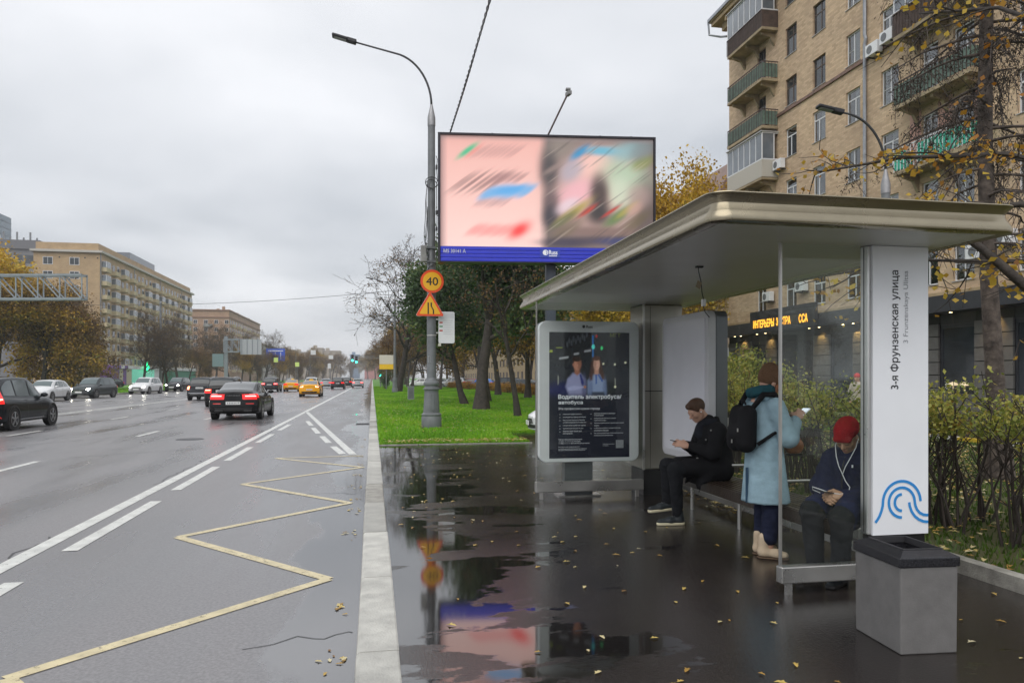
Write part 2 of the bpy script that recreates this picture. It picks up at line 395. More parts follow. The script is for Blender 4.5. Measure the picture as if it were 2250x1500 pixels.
m_walk = wet_ground('wet_footway_asphalt', (0.026, 0.022, 0.0205), 0.64, (0.15, 2.0, 0.27), rough_dry=0.17, rough_wet=0.05, nscale=0.9, grain=55, bump=0.30, ior=(1.6, 2.8), stretch=(.75, 1.5, 1.0), torn=1.7)
m_earth = M('damp_earth', (0.06, 0.05, 0.035), 0.8, var=0.4, scale=0.3)
m_kerb = M('kerb_concrete', (0.45, 0.445, 0.41), 0.5, var=0.30, scale=4.0, bump=0.3, bscale=70, rvar=0.15, each=.22, detail=8)
m_kerb2 = M('old_kerb_concrete', (0.30, 0.29, 0.26), 0.55, var=0.45, scale=5.0, bump=0.4, bscale=60)
m_grass_g = M('grass_ground', (0.075, 0.215, 0.010), 0.8, var=0.3, scale=1.2, bump=0.5, bscale=25)
m_bed = M('bed_soil', (0.060, 0.075, 0.022), 0.85, col2=(0.085, 0.075, 0.03), scale=1.5, bump=0.6, bscale=18)
m_line = M('white_road_paint', (0.62, 0.63, 0.60), 0.32, var=0.18, scale=6, bump=0.2, bscale=60, wear=.60)
m_zig = M('pale_yellow_road_paint', (0.58, 0.50, 0.30), 0.34, var=0.2, scale=6, bump=0.2, bscale=60, wear=.57)

ZR = -0.13
struct('ground', MB().add([(-1500, -300, -0.30), (1500, -300, -0.30), (1500, 2600, -0.30), (-1500, 2600, -0.30)], [(0, 1, 2, 3)]), m_earth, label='damp bare ground stretching to the horizon')
def grid(x0, x1, ys, z):
    mb = MB()
    for a, b in zip(ys[:-1], ys[1:]): mb.add([(x0, a, z), (x1, a, z), (x1, b, z), (x0, b, z)], [(0, 1, 2, 3)])
    return mb
struct('road', grid(-24.6, -0.09, [-40, 0, 20, 60, 200, 800, 2500], ZR), m_road, label='wide wet grey asphalt road with several lanes')
fw = MB().box(0.15, 4.60, -10, 17.25, -0.25, 0.0)
fw.box(3.75, 26.0, 17.26, 20.4, -0.25, -0.004)
struct('footway', fw, m_walk, label='dark wet asphalt pavement under the bus shelter')
struct('lawn', MB().box(0.15, 3.74, 17.26, 420, -0.25, 0.0).box(3.745, 16.0, 20.45, 420, -0.25, 0.001), m_grass_g, label='bright green lawn between road and trees')
struct('hedge_bed', MB().box(4.72, 14.0, -6, 17.24, -0.25, 0.03), m_bed, label='grassy bed strewn with fallen leaves behind the shelter')
struct('path', MB().box(14.01, 23.4, -6, 46, -0.25, -0.002).box(16.02, 40.0, 46.01, 420, -0.25, -0.003), m_walk, label='asphalt service path in front of the shops')
struct('verge', MB().box(-48, -24.8, -20, 420, -0.25, 0.02), m_grass_g, label='grass verge across the road')
struct('far_footway', MB().box(-140, -48.02, -20, 700, -0.25, 0.01).box(-48.0, -24.82, 420.1, 1500, -0.25, 0.01), m_walk, label='pavement in front of the buildings across the road')
struct('far_lawn', MB().box(0.15, 160, 420.1, 1500, -0.25, 0.0), m_grass_g, label='far green strip beside the road')

# kerb of separate stones
kerb = thing('kerb', None, None); tag(kerb, 'pale concrete kerb along the wet road', None, None, 'structure')
rnd = random.Random(3)
y = -1.2; ks = []
joints = [-1.2, 0.6, 2.45, 4.25, 5.84, 7.55, 9.33, 10.95]
while joints[-1] < 130: joints.append(joints[-1] + 1.0)
kmesh = {}
for i, (a, b) in enumerate(zip(joints[:-1], joints[1:])):
    L = round(b - a - 0.018, 3); old = (6 <= i < 7) or rnd.random() < 0.12
    key = (L, old)
    if key not in kmesh:
        pr = [(-0.09, -0.25), (0.15, -0.25), (0.15, 0.008), (0.14, 0.012), (-0.068, 0.012), (-0.085, 0.0), (-0.09, -0.02)]
        kmesh[key] = MB().prism([(p[0], p[1]) for p in pr], 0, L, 'XZ').mesh('kerb_stone', m_kerb2 if old else m_kerb)
    o = link('kerb_stone', kmesh[key], kerb, (rnd.uniform(-.004, .004), a + 0.009, rnd.uniform(-.003, .003)))
    o.rotation_euler = (0, 0, R(rnd.uniform(-.12, .12)))
ob('kerb_bedding', MB().box(-0.08, 0.14, -1.2, 130, -0.26, -0.02), m_kerb2, kerb)
ob('kerb_run', MB().box(-0.09, 0.15, 130.02, 420, -0.25, 0.012), m_kerb, kerb)
struct('opposite_kerb', MB().box(-24.8, -24.6, -20, 420, -0.25, 0.03), m_kerb2, label='weathered kerb across the road')
bk = thing('bed_kerb', None, None); tag(bk, 'low stone edging of the hedge bed', None, None, 'structure')
bm_ = MB().box(0, 0.115, 0, 0.985, -0.25, 0.10).mesh('edging_stone', m_kerb2)
for i in range(18): link('edging_stone', bm_, bk, (4.605 + rnd.uniform(-.006, .006), -0.6 + i * 1.0, rnd.uniform(-.01, .01)))
le = thing('lawn_edging', None, None); tag(le, 'thin edging strip where the lawn meets the pavement', None, None, 'structure')
for i in range(4): ob('edging_stone', MB().box(0.155 + i * 0.9, 0.155 + i * 0.9 + 0.885, 17.20, 17.255, -0.2, 0.02), m_kerb2, le)

pk = thing('path_kerb', None, None); tag(pk, 'kerb painted in yellow and white blocks beyond the hedge', None, None, 'structure')
m_ky = M('yellow_kerb_paint', (.60, .42, .03), .5, var=.2); m_kw = M('white_kerb_paint', (.55, .55, .52), .5, var=.2)
for i in range(44): ob('kerb_block', MB().box(13.9, 14.05, -6 + i * .9, -6 + i * .9 + .88, -.2, .12), m_ky if i % 2 else m_kw, pk)
# painted markings: thin sheets 4 mm over the road
ZM = ZR + 0.004
def strip(mb, pts, wd, z=ZM):
    for a, b in zip(pts[:-1], pts[1:]):
        a = Vector(a); b = Vector(b); d = (b - a).normalized(); q = Vector((-d.y, d.x)) * wd / 2
        mb.add([(a + q).to_3d() + Vector((0, 0, z)), (a - q).to_3d() + Vector((0, 0, z)), (b - q).to_3d() + Vector((0, 0, z)), (b + q).to_3d() + Vector((0, 0, z))], [(3, 2, 1, 0)])
    return mb
mk = thing('lane_markings', None, None); tag(mk, 'white lane lines painted on the wet road', None, None, 'structure')
ob('edge_line', strip(strip(MB(), [(-3.23, -10), (-3.23, 38)], 0.17), [(-3.23, 38), (-3.23, 400)], 0.20), m_line, mk)
dm = strip(MB(), [(0, 0), (0, 2.95)], 0.15).mesh('lane_dash', m_line)
for y0 in (-1.0, 3.8, 7.88, 11.84, 15.85, 20.05, 24.6): link('lane_dash', dm, mk, (-2.90 - 0.02 * (y0 > 18), y0, 0))
ob('chevron_line', strip(MB(), [(-3.14, 37.4), (-0.42, 16.6)], 0.17), m_line, mk)
ob('chevron_dash', strip(MB(), [(-2.47, 29.6), (-2.10, 26.8)], 0.16), m_line, mk)
for a, b in (((-1.95, 25.6), (-1.60, 23.0)), ((-1.42, 21.9), (-1.10, 19.6)), ((-0.94, 18.6), (-0.64, 16.7))): ob('chevron_dash', strip(MB(), [a, b], 0.16), m_line, mk)
d2 = strip(MB(), [(0, 0), (0, 2.2)], 0.14).mesh('lane_dash', m_line)
for xl in (-6.62, -10.35, -17.8, -21.3):
    for k in range(26):
        y0 = 5.6 + (0.9 if xl == -10.35 else 0) + k * 8.6
        link('lane_dash', d2, mk, (xl, y0, 0))
ob('centre_line', strip(strip(MB(), [(-14.0, -10), (-14.0, 400)], 0.16), [(-14.35, -10), (-14.35, 400)], 0.16), m_line, mk)
zz = thing('bus_stop_zigzag', None, None); tag(zz, 'pale yellow zigzag line painted at the bus stop', None, None, 'structure')
zp = [(-0.45, 2.6), (-2.02, 4.60), (-0.36, 6.38), (-2.02, 8.35), (-0.29, 10.2), (-2.02, 12.3), (-0.17, 14.2), (-1.98, 16.1), (-0.2, 16.3)]
for i, (a, b) in enumerate(zip(zp[:-1], zp[1:])):
    ob('zigzag_leg', strip(MB(), [a, b], 0.105, ZM + 0.0006 * (i % 2)), m_zig, zz)
# cracks and a tarred seam in the road, a round cover
rc = random.Random(21); m_tar = M('tar_seam', (.012, .012, .013), .35)
def crack(a, b, wd, n_):
    a = Vector(a); b = Vector(b); P = [a.lerp(b, k / n_) + Vector((rc.gauss(0, .035), rc.gauss(0, .05))) for k in range(n_ + 1)]
    ob('crack', strip(MB(), P, wd, ZR + .0025), m_tar, cr)
cr = thing('road_cracks', None, None); tag(cr, 'thin dark cracks and tar seams in the road surface', None, None, 'structure')
for a, b, w_, n_ in (((-6.3, 17.0), (-4.0, 18.7), .016, 14), ((-3.36, 6.6), (-3.34, 8.6), .022, 12), ((-3.36, 12.5), (-3.35, 17.5), .014, 24), ((-3.37, 20), (-3.36, 27), .02, 26), ((-9.4, 19), (-7.2, 22.5), .016, 18), ((-1.4, 11.2), (-.2, 11.0), .010, 10), ((-12, 30), (-6.6, 31.5), .02, 26), ((-.75, 4.8), (-.12, 5.05), .009, 8)): crack(a, b, w_, n_)
mc = thing('manhole_cover', 'round iron manhole cover in the near traffic lane', 'manhole', (-4.9, 21.5, ZR)); ob('frame', MB().lathe([(.36, .001), (.36, .006), (.31, .006), (.31, .001)], 28), m_dsteel, mc); ob('lid', MB().lathe([(.30, .001), (.30, .005)], 28), m_dsteel, mc)
# roadside drain
dr = thing('drain_grate', 'iron drain grate in the gutter beside the kerb', 'drain', (-0.34, 27.4, ZR))
ob('frame', MB().box(-.24, .24, -.34, -.30, 0, .012).box(-.24, .24, .30, .34, 0, .012).box(-.24, -.2, -.3, .3, 0, .012).box(.2, .24, -.3, .3, 0, .012), m_dsteel, dr)
for k in range(8): ob('slat', MB().box(-.2, .2, -.27 + k * .072, -.235 + k * .072, 0.002, .01), m_dsteel, dr)
# ================================================================== BUS SHELTER
m_bronze = M('champagne_metal', (0.33, 0.29, 0.21), 0.27, 0.85, var=0.10, scale=2.0, rvar=0.06)
m_alu = M('satin_aluminium', (0.62, 0.62, 0.61), 0.34, 0.85, var=0.08, scale=3, rvar=0.08)
m_soffit = M('grey_soffit', (0.78, 0.79, 0.78), 0.36, 0.05, var=0.08, scale=0.8, rvar=0.06)
m_seam = M('dark_seam', (0.02, 0.02, 0.02), 0.6)
m_glass = pane_mat('clear_glass')
m_pylon = M('backlit_white_face', (0.80, 0.82, 0.86), 0.3, emit=(0.92, 0.95, 1.0), es=0.03, var=.04, scale=2.0, detail=8)
m_ink = M('black_ink', (0.012, 0.012, 0.016), 0.5)
m_ink2 = M('grey_ink', (0.30, 0.31, 0.34), 0.5)
m_blue = M('blue_ink', (0.03, 0.27, 0.68), 0.45)
m_wood = M('dark_wet_wood', (0.035, 0.024, 0.017), 0.32, var=0.4, scale=14, bump=0.2, bscale=50)
m_colm = M('column_metal', (0.36, 0.345, 0.31), 0.34, 0.7, var=0.10, scale=1.5, rvar=0.08)

SH = thing('bus_shelter', 'metal and glass bus shelter with flat overhanging roof and bench', 'bus shelter', (0, 0, 0))
# roof: rings of a rounded rectangle following a curved fascia
RX0, RX1, RY0, RY1 = 2.06, 4.29, 4.24, 10.42
rcx, rcy, rw, rl = (RX0 + RX1) / 2, (RY0 + RY1) / 2, RX1 - RX0, RY1 - RY0
prof = [(-0.10, 2.531), (-0.012, 2.531), (-0.004, 2.536), (0.0, 2.548), (-0.004, 2.575), (-0.022, 2.605), (-0.040, 2.632), (-0.044, 2.655), (-0.032, 2.680), (-0.006, 2.700), (0.004, 2.708), (0.002, 2.715), (-0.03, 2.722), (-0.6, 2.76)]
mb = MB(); rings = []
for off, z in prof:
    rings.append([(x, y_, z) for x, y_ in rrect(rw + 2 * off, rl + 2 * off, max(0.02, 0.13 + off), 8, rcx, rcy)])
n = len(rings[0]); vs = [p for r in rings for p in r]; fs = []
for i in range(len(rings) - 1):
    for j in range(n): fs.append((i * n + j, i * n + (j + 1) % n, (i + 1) * n + (j + 1) % n, (i + 1) * n + j))
fs.append(tuple((len(rings) - 1) * n + j for j in range(n)))
mb.add(vs, fs)
roof = ob('roof', mb, m_bronze, SH, smooth='auto')
for a, b in ((4.34, 6.70), (6.708, 8.20), (8.208, 10.32)):
    ob('ceiling_panel', MB().box(RX0 + 0.10, RX1 - 0.10, a, b, 2.532, 2.545), m_soffit, roof)
ob('panel_backing', MB().box(RX0 + 0.08, RX1 - 0.08, 4.33, 10.33, 2.548, 2.56), m_seam, roof)
# dangling lamp flex
fx = ob('hanging_wire', MB().tube([(2.80, 6.05, 2.53), (2.805, 6.05, 2.48), (2.83, 6.06, 2.40), (2.845, 6.07, 2.30), (2.86, 6.07, 2.24), (2.85, 6.06, 2.19), (2.865, 6.05, 2.13), (2.90, 6.04, 2.085)], 0.0045, 6), m_black, roof)
ob('connector', MB().cbox((2.857, 6.065, 2.215), (0.03, 0.03, 0.06)), m_white_paint, fx)
ob('paper_tag', MB().cbox((2.805, 6.05, 2.37), (0.05, 0.004, 0.06), 0.3, ry=0.4), M('paper_tag', (0.45, 0.36, 0.26), 0.8), fx)
ob('canopy_switch', MB().box(2.78, 2.84, 6.03, 6.07, 2.518, 2.532), m_black, roof)

# near glass end, foot rail and its posts
g1 = ob('glass_pane', MB().box(2.89, 3.585, 4.862, 4.872, 0.20, 2.525), m_glass, SH)
ob('edge_strip', MB().box(2.876, 2.890, 4.855, 4.880, 0.20, 2.528), m_steel, g1)
rl1 = ob('foot_rail', MB().box(2.87, 3.60, 4.825, 4.905, 0.085, 0.205), m_steel, SH, bevel=0.008)
ob('rail_foot', MB().box(2.925, 2.965, 4.845, 4.885, 0.0, 0.086), m_steel, rl1)
ob('rail_foot', MB().box(3.50, 3.54, 4.845, 4.885, 0.0, 0.086), m_steel, rl1)
# far glass end
g2 = ob('glass_pane', MB().box(2.075, 3.50, 9.245, 9.255, 0.225, 2.525), m_glass, SH)
ob('edge_strip', MB().box(2.06, 2.074, 9.238, 9.262, 0.22, 2.528), m_steel, g2)
rl2 = ob('foot_rail', MB().box(2.05, 3.50, 9.21, 9.29, 0.09, 0.225), m_steel, SH, bevel=0.008)
for x in (2.11, 3.40): ob('rail_foot', MB().box(x, x + 0.04, 9.23, 9.27, 0.0, 0.091), m_steel, rl2)
# back wall of glass sheets
for a, b in ((5.08, 6.36), (6.375, 7.62), (7.635, 9.22)):
    ob('glass_pane', MB().box(4.015, 4.025, a, b, 0.16, 2.52), m_glass, SH)
ob('back_rail', MB().box(3.99, 4.05, 5.06, 9.24, 0.10, 0.16), m_steel, SH)
# far column with black plinth
cf = ob('column', MB().box(3.52, 4.08, 9.30, 9.80, 0.34, 2.531), m_colm, SH, bevel=0.02)
ob('plinth', MB().box(3.535, 4.065, 9.315, 9.785, 0.0, 0.335), m_black, cf)
ob('edge_strip', MB().box(3.514, 3.540, 9.276, 9.299, 0.34, 2.529), m_alu, cf)
ob('seam', MB().box(3.545, 4.06, 9.2975, 9.302, 1.375, 1.385), m_seam, cf)
ob('seam', MB().box(3.62, 3.626, 9.2972, 9.302, 0.36, 2.50), m_seam, cf)
# near pylon with the stop name
py = ob('name_pylon', MB().box(3.582, 4.09, 4.865, 4.95, 0.40, 2.531), m_alu, SH, bevel=0.01)
ob('plinth', MB().box(3.60, 4.07, 4.875, 4.94, 0.0, 0.399), m_black, py)
ob('white_face', MB().box(3.612, 4.075, 4.845, 4.864, 0.40, 2.527), m_pylon, py)
ob('side_groove', MB().box(3.5805, 3.586, 4.90, 4.91, 0.42, 2.52), m_seam, py)
YF = 4.8425
def vertical_text(s, x_base, z0, length, height, mat, bold):
    me = fit_text(s, length, height, mat, bold=bold)
    o = link('lettering', me, py, (x_base, YF, z0)); o.rotation_euler = (R(90), R(-90), 0); return o
vertical_text('3-я Фрунзенская улица', 3.838, 1.475, 0.875, 0.083, m_ink, 0.006)
vertical_text('3 Frunzenskaya Ulitsa', 3.915, 1.815, 0.535, 0.050, m_ink2, 0.0)
# blue wave emblem
def arc(cx, cz, r, a0, a1, k=18): return [(cx + r * math.cos(R(a0 + (a1 - a0) * i / k)), cz + r * math.sin(R(a0 + (a1 - a0) * i / k))) for i in range(k + 1)]
ex, ez = 3.851, 0.636        # emblem centre
lg = MB()
def S(pts): return [(ex + a * .000637, ez + b * .000564) for a, b in pts]
def earc(rx, ry, a0, a1, k=22): return [(rx * math.cos(R(a0 + (a1 - a0) * i / k)), ry * math.sin(R(a0 + (a1 - a0) * i / k))) for i in range(k + 1)]
lg.stroke(S([(-345, -250), (-318, -215), (-290, -165), (-265, -100), (-250, -35)] + earc(247, 280, 180, 2, 26)), 0.0205, YF - 0.0012, YF)
lg.stroke(S(earc(170, 195, 270, 5, 26) + [(172, -12), (180, -50), (200, -100), (235, -142), (285, -170), (347, -178)]), 0.0205, YF - 0.0012, YF)
lg.stroke(S(earc(92, 108, 270, 90, 16)), 0.0205, YF - 0.0012, YF)
lg.stroke(S([(97, 0), (105, -55), (130, -125), (170, -185), (225, -232), (285, -258), (347, -266)]), 0.0205, YF - 0.0012, YF)
ob('wave_emblem', lg, m_blue, py)

# bench
bench = ob('bench_frame', MB().box(3.50, 3.54, 5.15, 8.35, 0.385, 0.425).box(3.92, 3.96, 5.15, 8.35, 0.385, 0.425), m_dsteel, SH)
for k in range(8):
    x = 3.485 + k * 0.062
    ob('slat', MB().box(x, x + 0.048, 5.12, 8.38, 0.428, 0.458), m_wood, bench, bevel=0.004)
ob('front_fascia', MB().box(3.470, 3.482, 5.12, 8.38, 0.345, 0.450), m_wood, bench)
for y_ in (5.30, 7.06, 8.20):
    ob('leg', MB().tube([(3.72, y_, 0.0), (3.72, y_, 0.386)], 0.022, 10), m_steel, bench)
    ob('cross_bar', MB().box(3.50, 3.96, y_ - 0.02, y_ + 0.02, 0.362, 0.386), m_dsteel, bench)
for y_ in (6.10, 7.30):
    ob('armrest', MB().tube([(3.49, y_, 0.455), (3.49, y_, 0.60), (3.505, y_, 0.62), (3.53, y_, 0.625), (3.90, y_, 0.625), (3.925, y_, 0.62), (3.94, y_, 0.60), (3.94, y_, 0.455)], 0.014, 8), m_steel, bench, smooth=True)

# ---- lit poster box behind the far glass (a thing of its own, on its own foot)
m_boxwhite = M('white_light_box', (0.84, 0.85, 0.87), 0.30, var=0.03)
m_boxside = M('grey_light_box_side', (0.16, 0.17, 0.18), 0.35, 0.4)
def vcol_mat(name, rough=0.35, es=0.0):
    m, t, o = _new(name); N, L = t.nodes, t.links
    at = N.new('ShaderNodeAttribute'); at.attribute_name = 'print'
    p = N.new('ShaderNodeBsdfPrincipled'); p.inputs['Roughness'].default_value = rough
    L.new(at.outputs['Color'], p.inputs['Base Color']); L.new(p.outputs[0], o.inputs[0])
    if es: L.new(at.outputs['Color'], p.inputs['Emission Color']); p.inputs['Emission Strength'].default_value = es
    return m
def print_sheet(name, w_, h_, img, mat):
    """flat printed sheet, colours in a vertex layer; img is (rows, cols, 3) from the top, linear"""
    rows, cols = img.shape[:2]
    xs = np.linspace(0, w_, cols); zs = np.linspace(h_, 0, rows)
    X_, Z_ = np.meshgrid(xs, zs); V = np.stack([X_, np.zeros_like(X_), Z_], -1).reshape(-1, 3)
    i = np.arange(rows * cols).reshape(rows, cols)
    F = np.stack([i[1:, :-1], i[1:, 1:], i[:-1, 1:], i[:-1, :-1]], -1).reshape(-1, 4)
    me = tri_mesh(name, V, F, mat)
    a = me.attributes.new('print', 'FLOAT_COLOR', 'POINT')
    c = np.ones((rows * cols, 4), np.float32); c[:, :3] = img.reshape(-1, 3); a.data.foreach_set('color', c.ravel())
    return me
def lin(r, g, b): return np.array([((x / 255 + 0.055) / 1.055) ** 2.4 if x > 10 else x / 255 / 12.92 for x in (r, g, b)])

PB = thing('poster_light_box', 'white-framed lit poster box with dark recruiting poster behind the far glass', 'light box', (2.12, 9.34, 0.0))
ob('casing', MB().prism(rrect(1.36, 1.84, 0.10, 6, 0.68, 1.375), 0.10, 0.22, 'XZ'), m_boxside, PB)
ob('front_frame', MB().prism(rrect(1.36, 1.84, 0.10, 6, 0.68, 1.375), 0.0, 0.098, 'XZ'), m_boxwhite, PB, bevel=0.012)
ob('foot', MB().box(0.36, 0.74, 0.06, 0.20, 0.0, 0.46), m_boxside, PB)
ob('foot_plate', MB().box(0.26, 0.84, 0.0, 0.26, 0.0, 0.02), m_steel, PB)
# poster print: night street, two uniformed drivers, all soft
ph, pw = 200, 132
yy, xx = np.mgrid[0:ph, 0:pw]; fx_ = xx / (pw - 1); fy_ = yy / (ph - 1)
im = np.zeros((ph, pw, 3)); im[:] = lin(20, 22, 30)
im += (np.clip(1 - np.abs(fy_ - 0.38) / 0.25, 0, 1) * 0.012)[..., None] * np.array([0.6, 0.8, 1.0])
def soft(mask, col, a=1.0):
    global im
    k = (np.clip(mask, 0, 1) * a)[..., None]; im = im * (1 - k) + np.asarray(col) * k
def ell(cx, cy_, rx, ry, e=0.15):
    d = np.sqrt(((fx_ - cx) / rx) ** 2 + ((fy_ - cy_) / ry) ** 2); return np.clip((1 - d) / e + 0.5, 0, 1)
def rect(x0, x1, y0, y1, e=0.006): return np.clip((fx_ - x0) / e, 0, 1) * np.clip((x1 - fx_) / e, 0, 1) * np.clip((fy_ - y0) / e, 0, 1) * np.clip((y1 - fy_) / e, 0, 1)
soft(ell(0.15, 0.47, 0.22, 0.07, 0.9), lin(30, 32, 90), 0.7)
soft(rect(0.53, 0.552, 0.02, 0.20), lin(20, 110, 190)); soft(ell(0.545, 0.115, 0.02, 0.02), lin(90, 235, 225)); soft(ell(0.65, 0.125, 0.016, 0.016), lin(60, 220, 130)); soft(ell(0.585, 0.03, 0.012, 0.012), lin(180, 40, 40))
for k in range(10): soft(ell(0.22 + k * 0.027, 0.085 - k * 0.006 + 0.012 * (-1) ** k, 0.012, 0.024), lin(70, 74, 82), 0.7)
for x0, y0, x1 in ((0.12, 0.205, 0.24), (0.30, 0.17, 0.37), (0.43, 0.147, 0.52)): soft(rect(x0, x1, y0 - (fx_ - x0) * 0.1 - 0.006, y0 + 0.016 - (fx_ - x0) * 0.1), lin(170, 172, 178), 0.8)
soft(rect(0.0, 0.045, 0.14, 0.165), lin(160, 175, 60), .8); soft(rect(0.08, 0.165, 0.118, 0.13), lin(160, 175, 60), .8)
for x0 in (0.28, 0.40, 0.72): soft(rect(x0, x0 + 0.006, 0.12, 0.47), lin(78, 84, 92), 0.7)
for x0, y0 in ((0.11, 0.38), (0.82, 0.40)): soft(ell(x0, y0, 0.006, 0.045), lin(150, 150, 140), .7)
for x0, y0 in ((0.67, 0.25), (0.815, 0.255), (0.95, 0.24), (0.82, 0.435)): soft(ell(x0, y0, 0.013, 0.009), lin(235, 232, 200))
def poly(pts, e=0.006):
    """soft-edged convex polygon in poster fractions (aspect corrected)"""
    m_ = np.ones_like(fx_); n_ = len(pts)
    for k in range(n_):
        (x0, y0), (x1, y1) = pts[k], pts[(k + 1) % n_]; ex_, ey_ = (x1 - x0), (y1 - y0) * 1.5; l_ = math.hypot(ex_, ey_)
        m_ = np.minimum(m_, np.clip((ex_ * (fy_ - y0) * 1.5 - ey_ * (fx_ - x0)) / l_ / e + .5, 0, 1))
    return m_
# man in a white shirt, arms folded
shirt, shade = lin(140, 142, 178), lin(78, 80, 118)
soft(poly([(.225, .375), (.29, .325), (.385, .325), (.445, .375), (.455, .53), (.235, .53)], .03), shirt); soft(poly([(.20, .43), (.235, .365), (.275, .37), (.27, .45), (.225, .47)], .03), shirt)
soft(ell(.43, .43, .03, .09, .8), shade, .8); soft(poly([(.225, .44), (.30, .425), (.44, .432), (.45, .458), (.31, .462), (.235, .475)], .02), lin(158, 160, 196)); soft(rect(.24, .45, .462, .470, .006), shade, .6); soft(ell(.44, .435, .018, .012), lin(150, 104, 86))
soft(poly([(.372, .335), (.395, .333), (.428, .40), (.415, .425), (.395, .41)], .012), lin(38, 46, 110))
soft(poly([(.312, .285), (.372, .285), (.378, .325), (.345, .345), (.312, .328)], .02), lin(150, 100, 82)); soft(ell(.345, .252, .049, .050, .25), lin(178, 124, 102)); soft(ell(.372, .256, .026, .042, .7), lin(120, 76, 62), .7); soft(ell(.298, .258, .010, .013), lin(160, 104, 86))
soft(ell(.338, .212, .056, .022, .3), lin(40, 26, 22)); soft(poly([(.290, .212), (.310, .208), (.305, .245), (.294, .245)], .012), lin(44, 30, 25)); soft(rect(.322, .342, .239, .242), lin(50, 32, 28), .8); soft(rect(.355, .374, .239, .242), lin(50, 32, 28), .8); soft(ell(.352, .262, .006, .010), lin(200, 144, 120), .8); soft(rect(.334, .364, .278, .281), lin(122, 66, 60), .8)
# woman, long auburn hair
soft(ell(.583, .262, .066, .068, .25), lin(62, 34, 24)); soft(poly([(.525, .25), (.56, .25), (.555, .375), (.52, .39), (.488, .375), (.505, .31)], .03), lin(66, 36, 26)); soft(poly([(.61, .25), (.645, .25), (.668, .31), (.688, .36), (.66, .385), (.62, .37)], .03), lin(66, 36, 26))
soft(poly([(.475, .385), (.545, .335), (.625, .335), (.70, .385), (.715, .53), (.475, .53)], .03), lin(132, 148, 182)); soft(ell(.51, .45, .03, .09, .8), lin(84, 98, 136), .6); soft(ell(.69, .45, .025, .09, .8), lin(84, 98, 136), .6)
soft(poly([(.505, .33), (.545, .33), (.535, .38), (.50, .385)], .03), lin(70, 38, 27)); soft(poly([(.632, .33), (.672, .33), (.685, .375), (.65, .38)], .03), lin(70, 38, 27)); soft(poly([(.53, .475), (.68, .475), (.69, .54), (.52, .54)], .02), lin(26, 28, 38), .8)
soft(poly([(.562, .285), (.612, .285), (.615, .33), (.588, .35), (.558, .33)], .02), lin(182, 134, 114)); soft(ell(.588, .253, .040, .049, .25), lin(206, 158, 138)); soft(ell(.565, .258, .02, .04, .7), lin(160, 112, 94), .6); soft(ell(.585, .207, .046, .018, .4), lin(78, 44, 30))
soft(rect(.566, .584, .243, .246), lin(56, 36, 32), .8); soft(rect(.597, .614, .243, .246), lin(56, 36, 32), .8); soft(ell(.592, .262, .005, .010), lin(224, 178, 158), .8); soft(rect(.578, .603, .277, .281), lin(168, 74, 76), .8)
soft(poly([(.570, .335), (.592, .335), (.590, .41), (.575, .415)], .01), lin(44, 82, 158)); soft(poly([(.595, .335), (.612, .333), (.668, .388), (.655, .398)], .01), lin(44, 82, 158))
im += (np.random.RandomState(4).rand(ph, pw, 1) - 0.5) * 0.006
im = np.clip(im, 0.002, 1)
soft(rect(0.93, 1.0, 0.19, 0.23), lin(24, 26, 34), .5)
fade = np.clip((fy_ - 0.47) / 0.06, 0, 1)[..., None]; im = im * (1 - fade) + lin(26, 28, 40) * fade
m_poster = vcol_mat('poster_print', 0.25, 0.22)
po = link('poster', print_sheet('poster', 1.09, 1.64, im, m_poster), PB, (0.135, -0.004, 0.51))
m_pw = M('white_print', (0.72, 0.73, 0.76), 0.5, emit=(0.8, 0.82, 0.9), es=0.12)
m_py = M('yellow_green_print', (0.45, 0.5, 0.12), 0.5)
def ptxt(s, fx0, fy1, wf, hf, mat=m_pw, bold=0.0, par=po):
    """fx0, fy1: lower-left as fraction of the poster (from the left, from the top)"""
    me = fit_text(s, 1.09 * wf, 1.64 * hf, mat, bold=bold)
    o = link('lettering', me, par, (1.09 * fx0, -0.003, 1.64 * (1 - fy1))); o.rotation_euler = (R(90), 0, 0); return o
ptxt('Водитель электробуса/', 0.112, 0.538, 0.785, 0.042, bold=0.022)
ptxt('автобуса', 0.113, 0.578, 0.30, 0.034, bold=0.022)
ptxt('Эта профессия нужна городу', 0.113, 0.620, 0.515, 0.022, bold=0.006)
bul = [('сменный график работы', .168, .657, .23), ('стипендия на период обучения', .168, .681, .28), ('бесплатный проезд по Москве', .168, .705, .27), ('и оплата медицинской комиссии', .168, .723, .285), ('спецпитание в рабочее время', .168, .747, .28), ('удлинённый отпуск 43 дня', .168, .770, .25), ('компенсация затрат для', .168, .794, .23), ('иногородних', .168, .812, .12),
       ('льготное лечение в санатории', .555, .655, .265), ('и санаториях', .555, .671, .12), ('материальная помощь на свадьбу', .555, .692, .275), ('и детский лагерь', .555, .709, .15), ('обучение работников и детей работников', .555, .730, .37), ('в вузах', .555, .752, .06), ('стабильную работу в транспортном', .555, .771, .33), ('комплексе Москвы', .555, .789, .18), ('все организационные и рабочие вопросы', .555, .811, .365), ('в мобильном приложении', .555, .829, .235)]
for s, a, b, c_ in bul: ptxt(s, a, b, c_, 0.0115)
for a, b in ((.122, .654), (.122, .678), (.122, .702), (.122, .744), (.122, .767), (.122, .791), (.508, .652), (.508, .690), (.508, .727), (.508, .768), (.508, .808)): ptxt('–', a, b, .016, .002)
for s, b, c_ in (('Работа в Московском транспорте', .858, .29), ('+7 (495) 111-11-11 (по Москве)', .874, .27), ('+7 (800) 111-11-11 (бесплатно для регионов)', .889, .385)): ptxt(s, .113, b, c_, .011, bold=0.004)
